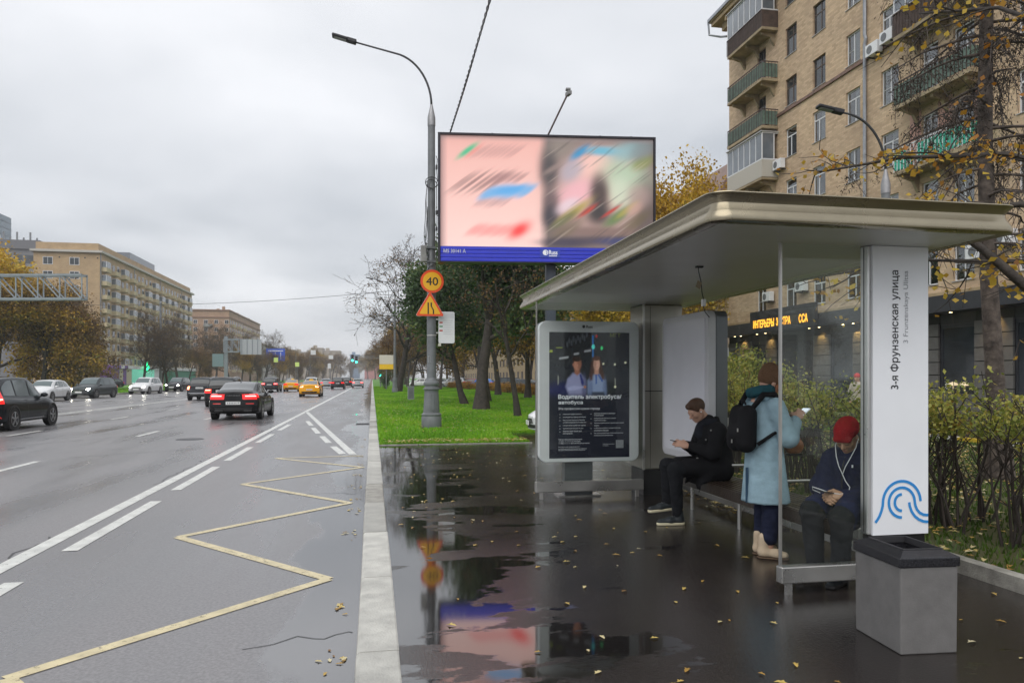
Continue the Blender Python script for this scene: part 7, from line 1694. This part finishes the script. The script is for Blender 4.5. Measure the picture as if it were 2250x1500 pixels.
def head_net(female=False, res=.005):
    o = [U(elp((-.012, 0, .028), (.096, .075, .088))), U(elp((.028, 0, -.03), (.060, .057, .076)), .03), U(elp((.040, 0, -.080), (.042, .034, .034)), .03), U(elp((.066, 0, -.097), (.020, .020, .018)), .02)]
    for s in (-1, 1):
        o += [U(cap((-.008, s * .048, -.045), (.040, s * .022, -.086), .024, .02), .02), U(elp((.056, s * .036, -.026), (.026, .022, .026)), .02), ('s', elp((.096, s * .031, .002), (.016, .020, .011)), .012), U(elp((.074, s * .031, -.001), (.014, .016, .013)), .004), U(elp((-.006, s * .077, -.008), (.019, .008, .033)), .008), U(elp((.094, s * .011, -.036), (.010, .009, .008)), .006)]
    o += [U(cap((.074, -.036, .018), (.074, .036, .018), .011), .016), U(cap((.084, 0, .006), (.108, 0, -.028), .008, .013), .008), U(cap((.086, -.016, -.0635), (.086, .016, -.0635), .007), .006), U(cap((.083, -.014, -.074), (.083, .014, -.074), .007), .006), U(cap((-.022, 0, -.05), (-.050, 0, -.20), .050, .056), .03)]
    return sdf_net(o, (-.13, -.105, -.215), (.135, .105, .135), res)
def hand_net(curl=.5, side=1, res=.0045):
    """wrist at origin, fingers along +X, palm facing -Z, thumb on the +Y side (side flips)"""
    o = [U(cap((-.05, 0, 0), (.01, 0, 0), .027, .026)), U(elp((.048, 0, 0), (.052, .042, .016)), .02)]
    for k, (y, l_) in enumerate(((.030, .070), (.010, .078), (-.011, .073), (-.031, .058))):
        p = np.array((.088, y, .002)); a = 0.0
        for j, f in enumerate((.45, .32, .25)):
            a += curl * (.55 + .25 * j); q = p + np.array((math.cos(a), 0, -math.sin(a))) * l_ * f; o.append(U(cap(p, q, .0095 - .0008 * j, .0088 - .0008 * j), .005)); p = q
    o += [U(cap((.015, .028, -.004), (.045, .056, -.016), .014, .012), .012), U(cap((.045, .056, -.016), (.074, .060, -.030 - .02 * curl), .011, .009), .006)]
    V, F = sdf_net(o, (-.09, -.06, -.11), (.19, .085, .035), res)
    if side < 0: V = V * np.array((1, -1, 1)); F = F[:, ::-1]
    return V, F
def xf(net, loc, rot=Matrix.Identity(3)):
    V, F = net; return V @ np.array(rot).T + np.array(loc), F
def rot3(yaw=0, pitch=0, roll=0): return Matrix.Rotation(yaw, 3, 'Z') @ Matrix.Rotation(pitch, 3, 'Y') @ Matrix.Rotation(roll, 3, 'X')
def merged(nets, name, mat, par):
    Vs = []; Fs = []; o = 0
    for V, F in nets: Vs.append(V); Fs.append(F + o); o += len(V)
    return link(name, tri_mesh(name, np.concatenate(Vs), np.concatenate(Fs), mat, smooth=True), par)
def placed_prims(ops, loc, rot): 
    """evaluate head-local prims in body space"""
    Rm = np.array(rot); l = np.array(loc)
    return [(op, (lambda P, f=f: f((P - l) @ Rm)), k) for op, f, k in ops]
m_skin = M('skin', (.56, .33, .24), .5, var=.06, scale=20); m_skin2 = M('skin_tan', (.46, .27, .17), .5, var=.06, scale=20); m_skin3 = M('skin_hand_flushed', (.58, .26, .18), .5, var=.06)
def cloth(name, col, sc2=240, b=.35, var=.15): return M(name, col, .85, var=var, scale=9, bump=b, bscale=sc2, spec=.2)
c_blue = cloth('light_blue_wool', (.31, .45, .53)); c_navy = cloth('navy_denim', (.016, .020, .045)); c_blk = cloth('black_wool', (.010, .010, .012)); c_dnavy = cloth('dark_navy_padding', (.014, .018, .052), 120); c_bdenim = cloth('charcoal_trousers', (.012, .013, .016))
c_hatb = cloth('brown_knit', (.185, .105, .062), 110, .9); c_hatr = cloth('red_knit', (.40, .010, .016), 110, .9); c_scarf = cloth('teal_scarf', (.018, .075, .095), 150); c_suede = cloth('beige_suede', (.58, .46, .33), 200, .2); m_hairb = M('brown_hair', (.075, .034, .016), .5, var=.4, scale=60, bump=.5, bscale=150); m_hairr = M('reddish_hair', (.28, .10, .035), .5, var=.3, scale=60); m_hairk = M('black_hair', (.01, .008, .008), .5)
m_sole = M('cream_sole', (.66, .60, .42), .6); m_shoe = M('dark_sneaker', (.016, .022, .026), .6, var=.2); m_lip = M('lips', (.42, .16, .13), .5); m_eye = M('eye_line', (.02, .014, .012), .5); m_lace = M('lace_grey', (.16, .17, .18), .7)
m_phone = M('phone_body', (.02, .02, .022), .25); m_phonew = M('pale_phone', (.72, .73, .74), .3, emit=(.8, .85, .9), es=.15)
def face_marks(par, loc, rot, brow=m_hairb):
    l_ = MB(); L_ = [('lips', l_, m_lip)]
    for s in (-1, 1):
        b = MB(); e = MB(); L_ += [('eyebrow', b, brow), ('eyelash', e, m_eye)]
        b.tube([(.084, s * .016, .019), (.085, s * .032, .024), (.074, s * .048, .019)], [.0035, .0045, .003], 5); e.tube([(.088, s * .020, -.006), (.0885, s * .031, -.009), (.083, s * .043, -.006)], .0024, 5)
    l_.tube([(.0905, -.017, -.0655), (.0945, 0, -.0655), (.0905, .017, -.0655)], [.002, .0055, .002], 6)
    T = Matrix.Translation(loc) @ rot.to_4x4()
    for nm, mb, mt in L_:
        mb.v = [tuple(T @ Vector(p)) for p in mb.v]; ob(nm, mb, mt, par, smooth=True)
def limb_ops(pts, rad, k=.02): return [U(cap(a, b, r1, r2), k) for (a, b, r1, r2) in zip(pts[:-1], pts[1:], rad[:-1], rad[1:])]
def shoe(par, loc, yaw, pitch=0.0, mat=m_shoe, sole=m_sole, high=.10, L=.27, boot=False):
    """ankle above origin, toe along +X"""
    o = [U(cap((-.045, 0, .062), (-.038, 0, high), .042, .046)), U(cap((-.05, 0, .048), (.06, 0, .046), .041, .040), .03), U(cap((.06, 0, .040), (L - .115, 0, .034), .038, .031), .03), ('i', half((0, 0, -1), -.018), .004)]
    V, F = sdf_net(o, (-.12, -.07, 0), (.24, .07, high + .07), .007); Tm = Matrix.Rotation(yaw, 3, 'Z') @ Matrix.Rotation(pitch, 3, 'Y'); V, F = xf((V, F), loc, Tm)
    s_ = link('shoe', tri_mesh('shoe', V, F, mat, smooth=True), par)
    so_ = [('u', cap((-.055, 0, .02), (L - .12, 0, .02), .046, .042), 0), ('i', half((0, 0, 1), .030 if not boot else .014), .003), ('i', half((0, 0, -1), -.0), .003)]
    V, F = xf(sdf_net(so_, (-.12, -.07, -.01), (.24, .07, .05), .006), loc, Tm); link('sole', tri_mesh('sole', V, F, sole, smooth=True), s_)
    if not boot:
        lm = MB(); T = Matrix.Translation(loc) @ Tm.to_4x4()
        for k in range(5): lm.bar((.012 + .02 * k, -.02, .098 - .006 * k), (.02 + .02 * k, .02, .096 - .006 * k), .005)
        lm.v = [tuple(T @ Vector(p)) for p in lm.v]; ob('laces', lm, m_lace, s_)
    return s_

# ---- standing person in the light blue coat, facing +X
WL, WR_ = (3.375, 5.95, 0.0), R(6)
PW = thing('person', 'person in light blue coat and brown knit hat standing with a backpack', 'person', WL, WR_)
hl, hr = (.055, .0, 1.505), rot3(R(-8), R(22))
torso = [(.50, 0, 0, .10, .15), (.80, 0, 0, .105, .155), (.95, .0, 0, .115, .16), (1.1, .0, 0, .10, .14), (1.28, 0, 0, .10, .17), (1.36, -.01, 0, .075, .13), (1.42, -.01, 0, .05, .055)]
bodyops = [U(vloft([(.82, 0, 0, .10, .15)] + torso[2:]))]
for s in (-1, 1): bodyops += limb_ops([(0, s * .085, .88), (.02 + (.03 if s > 0 else -.01), s * .085, .50), ((.03 if s > 0 else -.01), s * .088 + (0 if s > 0 else .012), .10)], [.075, .05, .036])
bodyops += limb_ops([(-.02, -.17, 1.33), (.08, -.215, 1.05), (.215, -.135, 1.190)], [.045, .038, .028]) + limb_ops([(-.02, .17, 1.33), (.08, .215, 1.05), (.22, .06, 1.180)], [.045, .038, .028])
rh_r = rot3(R(24), R(-38), R(40)); rh_l = rot3(R(-35), R(-25), R(-50))
merged([sdf_net(bodyops, (-.2, -.3, .05), (.36, .3, 1.5), .012), xf(head_net(True), hl, hr), xf(hand_net(.55, 1), (.228, -.130, 1.200), rh_r), xf(hand_net(.7, -1), (.235, .05, 1.185), rh_l)], 'body', m_skin, PW)
face_marks(PW, hl, hr)
coat = [U(vloft([(.475, .01, 0, .195, .215), (.60, .008, 0, .182, .205), (.85, .0, 0, .152, .188), (1.05, -.01, 0, .136, .178), (1.22, -.02, 0, .130, .185), (1.31, -.02, 0, .112, .172), (1.38, -.015, 0, .085, .11), (1.43, -.01, 0, .07, .08)], .035, 7, .6, 1.15), .05)]
coat += [U(f, .045) for _, f, _ in limb_ops([(-.02, -.185, 1.315), (.065, -.245, 1.045), (.195, -.148, 1.175)], [.076, .072, .060])] + [U(f, .045) for _, f, _ in limb_ops([(-.02, .185, 1.315), (.065, .235, 1.045), (.195, .070, 1.165)], [.076, .072, .060])]
coat += [('s', cap((.205, -.143, 1.180), (.29, -.108, 1.235), .048), .006), ('s', cap((.205, .065, 1.170), (.29, .02, 1.21), .048), .006)]
ct = sdf_obj('coat', coat, (-.28, -.38, .45), (.40, .38, 1.46), .0115, c_blue, PW)
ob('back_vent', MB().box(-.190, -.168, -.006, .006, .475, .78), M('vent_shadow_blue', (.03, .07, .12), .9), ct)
sdf_obj('collar', [U(cap((-.075, -.10, 1.385), (-.10, 0, 1.425), .028)), U(cap((-.10, 0, 1.425), (-.075, .10, 1.385), .028), .02), U(cap((-.075, -.10, 1.385), (.07, -.085, 1.345), .026, .02), .02), U(cap((-.075, .10, 1.385), (.07, .085, 1.345), .026, .02), .02)], (-.16, -.16, 1.3), (.13, .16, 1.48), .009, c_blue, ct)
sdf_obj('scarf', [U(cap((-.055 + .075 * math.cos(a) + .01, .082 * math.sin(a), 1.438 + .014 * math.cos(a + 1)), (-.055 + .075 * math.cos(a + .7) + .01, .082 * math.sin(a + .7), 1.438 + .014 * math.cos(a + 1.7)), .042), .025) for a in np.arange(0, 6.3, .7)], (-.2, -.16, 1.34), (.11, .16, 1.52), .009, c_scarf, PW)
tr = [U(elp((0, 0, .86), (.12, .165, .12)))]
for s, dx_, dy_ in ((-1, -.01, .012), (1, .03, 0)): tr += limb_ops([(0, s * .085, .86), (dx_ + .02, s * .085, .50), (dx_ + .0, s * .088 + dy_, .17)], [.098, .082, .066], .03)
sdf_obj('trousers', tr, (-.18, -.26, .09), (.20, .26, 1.0), .011, c_navy, PW)
shoe(PW, (-.02, -.085, 0.0), R(-38), 0, c_suede, M('boot_sole', (.12, .075, .045), .7), .175, .245, True); shoe(PW, (.035, .085, 0.0), R(8), 0, c_suede, MATS['boot_sole'], .175, .245, True)
hat = placed_prims([U(elp((-.016, 0, .050), (.112, .092, .098))), U(elp((-.045, 0, .120), (.060, .055, .060)), .06), ('i', half((.45, 0, -1), .062), .01)], hl, hr)
sdf_obj('knit_hat', hat, (-.16, -.14, 1.36), (.24, .14, 1.74), .008, c_hatb, PW)
hb = placed_prims([U(cap((.035, -.060, -.005), (.050, -.066, -.13), .022, .018)), U(cap((.05, -.066, -.13), (.06, -.06, -.21), .018, .010), .02), U(cap((.035, .060, -.005), (.05, .07, -.2), .022, .012), .0)], hl, hr)
sdf_obj('hair', hb, (-.16, -.14, 1.24), (.2, .14, 1.62), .008, m_hairr, PW)
tag(PW, None, None, None)
# backpack, handbag and phone are things of their own
BP = thing('backpack', 'black backpack worn over the light blue coat', 'backpack', WL, WR_)
sdf_obj('bag', [U(cap((-.215, -.065, 1.25), (-.235, -.07, 1.0), .075, .085)), U(cap((-.215, .065, 1.25), (-.235, .07, 1.0), .075, .085), .06), U(cap((-.26, -.04, 1.07), (-.26, .04, 1.07), .07), .05)], (-.42, -.22, .84), (-.13, .22, 1.37), .011, c_blk, BP)
st = MB()
for s in (-1, 1): st.tube([(-.19, s * .10, 1.30), (-.10, s * .125, 1.415), (.0, s * .135, 1.415), (.075, s * .14, 1.32), (.105, s * .16, 1.20), (.06, s * .195, 1.13), (-.06, s * .196, 1.08), (-.17, s * .14, .99)], [.022, .026, .026, .024, .02, .014, .014, .016], 8)
ob('strap', st, c_blk, BP, smooth=True)
ob('grab_loop', MB().tube([(-.22, -.04, 1.325), (-.225, -.03, 1.36), (-.225, .03, 1.36), (-.22, .04, 1.325)], .009, 6), c_blk, BP, smooth=True)
ob('zip_pull', MB().box(-.352, -.345, -.12, -.11, 1.10, 1.13).box(-.35, -.343, -.03, -.02, 1.0, 1.03), m_steel, BP)
HB = thing('handbag', 'small brown leather handbag hanging in front of the light blue coat', 'bag', WL, WR_)
m_leather = M('tan_leather', (.25, .085, .025), .35, var=.25, scale=12, bump=.2, bscale=60)
sdf_obj('bag', [U(elp((.285, -.02, .955), (.095, .055, .080))), ('i', half((0, 0, 1), 1.02), .02)], (.12, -.12, .82), (.45, .10, 1.06), .009, m_leather, HB)
ob('strap', MB().tube([(.21, -.02, 1.0), (.20, .0, 1.08), (.19, .04, 1.16), (.23, .03, 1.16), (.31, .0, 1.10), (.355, -.02, 1.0)], .009, 6), m_leather, HB, smooth=True)
ob('base', MB().prism(rrect(.15, .08, .03, 4, .285, -.02), .872, .892, 'XY'), m_black, HB)
PH = thing('phone', 'pale phone held by the person in the light blue coat', 'phone', WL, WR_)
ph_ = ob('body', MB().cbox((.333, -.080, 1.255), (.145, .072, .009), R(20), ry=R(-25)), m_phonew, PH, bevel=.003); ob('screen', MB().cbox((.330, -.080, 1.2615), (.13, .062, .002), R(20), ry=R(-25)), emis('phone_screen_light', (.7, .78, .85), .8), ph_)

# ---- seated figures
def seated(name_label, loc, rz, P, mats):
    t_ = thing('person', name_label, 'person', loc, rz); hz = P['hip']
    hl, hr = P['head'], rot3(*P['head_rot']); nk, ch = P['neck'], P['chest']
    ops = [U(cap((0, -.08, hz), (0, .08, hz), .10), .05), U(cap((0, 0, hz), ch, .11, .115), .05), U(cap((ch[0], -.10, ch[2] + .04), (ch[0], .10, ch[2] + .04), .075), .05), U(cap(ch, nk, .08, .05), .04)]
    for s, k in ((-1, 0), (1, 1)):
        kn, an = P['knee'][k], P['ankle'][k]; ops += limb_ops([(0, s * .09, hz), kn, an], [.075, .052, .036])
        ops += limb_ops([(P['sh'][0], s * P['sh'][1], P['sh'][2]), P['elbow'][k], P['wrist'][k]], [.045, .036, .027])
    nets = [sdf_net(ops, (-.26, -.4, .03), (.75, .4, hl[2] + .02), .012), xf(head_net(), hl, hr)]
    for k, s in ((0, 1), (1, -1)): nets.append(xf(hand_net(P['curl'][k], s), P['hand'][k], rot3(*P['hand_rot'][k])))
    merged(nets, 'body', mats['skin'], t_); face_marks(t_, hl, hr, mats['brow'])
    return t_, hl, hr
# man in black, facing -X
ML, MR = (3.655, 7.50, 0.0), PI
PM = dict(hip=.555, head=(.205, 0, 1.205), head_rot=(R(8), R(34)), neck=(.105, 0, 1.10), chest=(.035, 0, .92), knee=((.50, -.10, .60), (.50, .115, .585)), ankle=((.50, -.09, .20), (.475, .12, .10)), sh=(.05, .165, 1.01), elbow=((.11, -.245, .76), (.13, .25, .76)), wrist=((.315, -.085, .825), (.315, .075, .820)), hand=((.330, -.08, .832), (.335, .07, .825)), hand_rot=((R(18), R(-18), R(50)), (R(-15), R(-16), R(-60))), curl=(.55, .6))
tm, hl, hr = seated('young man in a black coat sitting on the bench looking at his phone', ML, MR, PM, dict(skin=m_skin, brow=m_hairb))
co = [U(cap((-.02, -.085, .58), (-.02, .085, .58), .155), .06), U(cap((-.01, 0, .60), (.03, 0, .93), .165, .16), .06), U(cap((.03, -.13, .985), (.03, .13, .985), .095), .06), U(cap((.035, 0, .98), (.075, 0, 1.075), .105, .085), .05), U(cap((-.085, 0, .60), (-.07, 0, .85), .12, .12), .05)]
for s, k in ((-1, 0), (1, 1)):
    co += [U(f, .035) for _, f, _ in limb_ops([(.04, s * .185, .995), PM['elbow'][k], (PM['wrist'][k][0] - .02, PM['wrist'][k][1], PM['wrist'][k][2] - .003)], [.085, .074, .052])]
    co += [U(cap((0, s * .10, .585), (.36, s * .115, .60), .125, .095), .05), U(cap((.10, s * .14, .56), (.22, s * .17, .40), .085, .045), .05)]
co += [U(cap((.20, -.10, .47), (.20, .14, .43), .07, .06), .06), ('s', cap((-.30, 0, .385), (.185, 0, .385), .0720, .0720, (1, 6, 1)), .005)]
cm = sdf_obj('coat', co, (-.30, -.40, .32), (.56, .40, 1.20), .0125, c_blk, tm)
sdf_obj('collar', [U(cap((.0, -.09, 1.05), (-.02, 0, 1.10), .036)), U(cap((-.02, 0, 1.10), (.0, .09, 1.05), .036), .02), U(cap((.0, -.09, 1.05), (.14, -.06, 1.0), .036, .028), .02), U(cap((.0, .09, 1.05), (.14, .06, 1.0), .036, .028), .02)], (-.1, -.17, .93), (.22, .17, 1.17), .01, c_blk, cm)
sdf_obj('scarf', [U(cap((.065 + .07 * math.cos(a), .075 * math.sin(a), 1.055 + .02 * math.sin(a)), (.065 + .07 * math.cos(a + .8), .075 * math.sin(a + .8), 1.055 + .02 * math.sin(a + .8)), .038), .03) for a in np.arange(0, 6.3, .8)] + [U(elp((.165, 0, .965), (.055, .075, .085)), .04)], (-.08, -.16, .85), (.26, .16, 1.14), .01, cloth('dark_grey_scarf', (.016, .018, .026)), tm)
for (x, y, z) in ((.135, .20, 1.0), (.175, .165, .90), (.205, .13, .745), (.25, .12, .70)): ob('button', MB().lathe([(.010, 0), (.010, .006), (.004, .008)], 10, c=(x, y + .0, z), axis='Y'), m_steel, cm)
tr = []
for s, k in ((-1, 0), (1, 1)): tr += limb_ops([(.05, s * .10, .57), PM['knee'][k], (PM['ankle'][k][0], PM['ankle'][k][1], PM['ankle'][k][2] + .02)], [.095, .078, .056], .03)
sdf_obj('trousers', tr, (-.08, -.24, .05), (.62, .26, .72), .011, c_bdenim, tm)
shoe(tm, (.525, -.085, .115), R(4), R(4), m_shoe, m_sole, .12, .285); shoe(tm, (.50, .125, 0.0), R(-3), 0, m_shoe, m_sole, .12, .285)
hr_ops = placed_prims([U(elp((-.016, 0, .038), (.106, .084, .092))), U(cap((.055, -.03, .085), (.060, .035, .088), .022), .03), ('s', elp((.112, 0, -.024), (.088, .12, .092)), .012), ('s', cap((-.005, -.2, -.035), (-.005, .2, -.035), .036), .01), ('i', half((.25, 0, -1), .055), .01)], hl, hr)
sdf_obj('hair', hr_ops, (.0, -.13, 1.05), (.36, .13, 1.36), .007, m_hairb, tm)
ob('earbud', MB().lathe([(.008, 0), (.008, .012)], 8, c=(0, 0, 0), axis='Y'), m_white_paint, tm, loc=tuple(Vector(hl) + hr @ Vector((.004, .078, -.012))))
PHM = thing('phone', 'dark phone in the hands of the young man in black', 'phone', ML, MR)
ob('body', MB().cbox((.425, -.005, .868), (.14, .072, .009), 0, ry=R(-14)), m_phone, PHM, bevel=.003)
# man in the red hat, facing the road and turned to the camera
RLc, RRz = (3.815, 5.34, 0.0), R(180 + 26)
PR = dict(hip=.545, head=(.115, .0, 1.085), head_rot=(R(4), R(36)), neck=(.045, 0, .985), chest=(.01, 0, .83), knee=((.40, -.13, .505), (.41, .12, .495)), ankle=((.40, -.10, .10), (.44, .13, .10)), sh=(.02, .155, .90), elbow=((.05, -.255, .66), (.06, .255, .66)), wrist=((.275, -.075, .635), (.275, .07, .64)), hand=((.29, -.07, .635), (.295, .06, .645)), hand_rot=((R(42), R(8), R(60)), (R(-42), R(6), R(-60))), curl=(.75, .8))
tr_, hl, hr = seated('man in a red knit hat and navy jacket sitting behind the near glass', RLc, RRz, PR, dict(skin=m_skin2, brow=m_hairk))
co = [U(cap((-.02, -.085, .58), (-.02, .085, .58), .16), .06), U(cap((-.02, 0, .60), (.0, 0, .84), .17, .165), .06), U(cap((.0, -.125, .885), (.0, .125, .885), .10), .06), U(cap((.0, 0, .90), (.02, 0, .965), .11, .085), .05), U(elp((-.08, 0, .93), (.07, .12, .07)), .04)]
for s, k in ((-1, 0), (1, 1)):
    co += [U(f, .04) for _, f, _ in limb_ops([(.01, s * .175, .885), PR['elbow'][k], (PR['wrist'][k][0] - .02, PR['wrist'][k][1], PR['wrist'][k][2])], [.092, .086, .056])]
    co += [U(cap((0, s * .10, .575), (.33, s * .125, .54), .125, .10), .05), U(cap((.2, s * .13, .50), (.34, s * .14, .46), .09, .07), .05)]
co += [('s', cap((-.30, 0, .385), (.185, 0, .385), .0720, .0720, (1, 6, 1)), .005)]
cj = sdf_obj('jacket', co, (-.30, -.42, .36), (.52, .42, 1.09), .0125, c_dnavy, tr_)
ob('zip', MB().tube([(.135, 0, .93), (.175, 0, .86), (.19, 0, .74), (.19, 0, .68)], .006, 5), m_black, cj)
ob('chest_logo', MB().cbox((.168, .075, .865), (.004, .012, .022)), m_white_paint, cj)
tr = []
for s, k in ((-1, 0), (1, 1)): tr += limb_ops([(.05, s * .10, .56), PR['knee'][k], (PR['ankle'][k][0], PR['ankle'][k][1], .11)], [.098, .086, .066], .03)
sdf_obj('trousers', tr, (-.08, -.26, .04), (.56, .27, .66), .011, c_bdenim, tr_)
shoe(tr_, (.42, -.10, 0.0), R(-8), 0, m_shoe, m_trim, .12, .28); shoe(tr_, (.46, .13, 0.0), R(10), 0, m_shoe, m_trim, .12, .28)
hat = placed_prims([U(elp((-.018, 0, .054), (.108, .090, .086))), U(elp((-.070, 0, .066), (.078, .072, .066)), .05), ('i', half((.10, 0, -1), -.020), .012), U(cap((.075, -.05, .032), (.075, .05, .032), .022), .03)], hl, hr)
sdf_obj('knit_hat', hat, (-.12, -.15, 1.0), (.34, .15, 1.32), .008, c_hatr, tr_)
sdf_obj('hair', placed_prims([U(elp((-.035, 0, .01), (.082, .079, .07))), ('i', half((0, 0, -1), .05), .01), ('i', half((1, 0, 0), .01), .01)], hl, hr), (-.10, -.13, .98), (.24, .13, 1.24), .008, m_hairk, tr_)
er = Vector(hl) + hr @ Vector((.0, .082, -.02)); el_ = Vector(hl) + hr @ Vector((.0, -.082, -.02)); J = Vector((.215, .02, .80))
ear = MB().tube([er, er + Vector((.03, .0, -.06)), Vector((.17, .06, .93)), Vector((.20, .035, .86)), J], .0035, 6).tube([el_, el_ + Vector((.03, .0, -.06)), Vector((.165, -.06, .93)), Vector((.20, -.02, .86)), J], .0035, 6)
ear.tube([J, (.225, .05, .75), (.235, .09, .71), (.27, .10, .67), (.32, .06, .66), (.36, .0, .665)], .0035, 6).tube([(.36, 0, .665), (.40, -.06, .69), (.39, -.13, .70), (.34, -.16, .67), (.33, -.10, .65)], .0035, 6)
ob('earphone_cord', ear, m_white_paint, tr_, smooth=True)
for p in (er, el_): ob('earbud', MB().lathe([(.002, -.006), (.008, 0), (.006, .012)], 8, axis='Z'), m_white_paint, tr_, loc=tuple(p))
PHR = thing('phone', 'dark phone in the hands of the man in the red hat', 'phone', RLc, RRz)
ob('body', MB().cbox((.385, -.01, .672), (.14, .072, .009), 0, ry=R(-10)), m_phone, PHR, bevel=.003)
# far passer-by by the shops
PF = thing('person', 'distant person in pale jacket and red hat walking by the shops', 'person', (15.4, 21.4, 0), R(200))
ops = [U(vloft([(.80, 0, 0, .10, .15), (1.1, 0, 0, .10, .14), (1.35, 0, 0, .08, .15), (1.42, 0, 0, .05, .05)]))]
for s in (-1, 1): ops += limb_ops([(0, s * .09, .85), (.05 * s, s * .09, .47), (.12 * s, s * .09, .06)], [.08, .055, .04]) + limb_ops([(0, s * .18, 1.35), (-.05 * s, s * .23, 1.08), (.05, s * .2, .84)], [.045, .04, .03])
merged([sdf_net(ops, (-.25, -.3, .0), (.3, .3, 1.5), .016), xf(head_net(False, .008), (.03, 0, 1.55), rot3(0, R(10))), xf(hand_net(.4, 1, .007), (.06, -.2, .82), rot3(0, R(75))), xf(hand_net(.4, -1, .007), (.06, .2, .82), rot3(0, R(75)))], 'body', m_skin, PF)
sdf_obj('jacket', [U(vloft([(.78, 0, 0, .14, .19), (1.1, 0, 0, .14, .185), (1.33, 0, 0, .12, .18), (1.42, 0, 0, .08, .1)], .02, 6, 0, 1.3))] + [U(f, .03) for s in (-1, 1) for _, f, _ in limb_ops([(0, s * .18, 1.33), (-.05 * s, s * .23, 1.08), (.05, s * .2, .87)], [.075, .07, .05])], (-.25, -.34, .7), (.25, .34, 1.5), .015, cloth('cream_jacket', (.52, .44, .38)), PF)
sdf_obj('trousers', [U(elp((0, 0, .85), (.11, .15, .1)))] + [q for s in (-1, 1) for q in limb_ops([(0, s * .09, .85), (.05 * s, s * .09, .47), (.12 * s, s * .09, .09)], [.095, .075, .06])], (-.25, -.25, .02), (.25, .25, .98), .015, c_navy, PF)
sdf_obj('knit_hat', placed_prims([U(elp((-.016, 0, .055), (.112, .094, .098))), ('i', half((.1, 0, -1), -.01), .01)], (.03, 0, 1.55), rot3(0, R(10))), (-.15, -.14, 1.5), (.22, .14, 1.74), .01, cloth('coral_knit', (.55, .06, .06)), PF)
for s in (-1, 1): shoe(PF, (.12 * s, s * .09, 0), 0)
HAZE = 0.00045
# ================================================================== MISTY AIR
hm, t, o = _new('mist')
pv = t.nodes.new('ShaderNodeVolumePrincipled'); pv.inputs['Color'].default_value = (.93, .95, .98, 1); pv.inputs['Density'].default_value = HAZE; pv.inputs['Anisotropy'].default_value = .0
t.links.new(pv.outputs[0], o.inputs['Volume'])
hz = ob('haze', MB().box(-1510, 1510, -310, 2610, -1.4, 84), hm); tag(hz, 'thin rainy mist hanging in the air over the avenue', None, None, 'stuff')
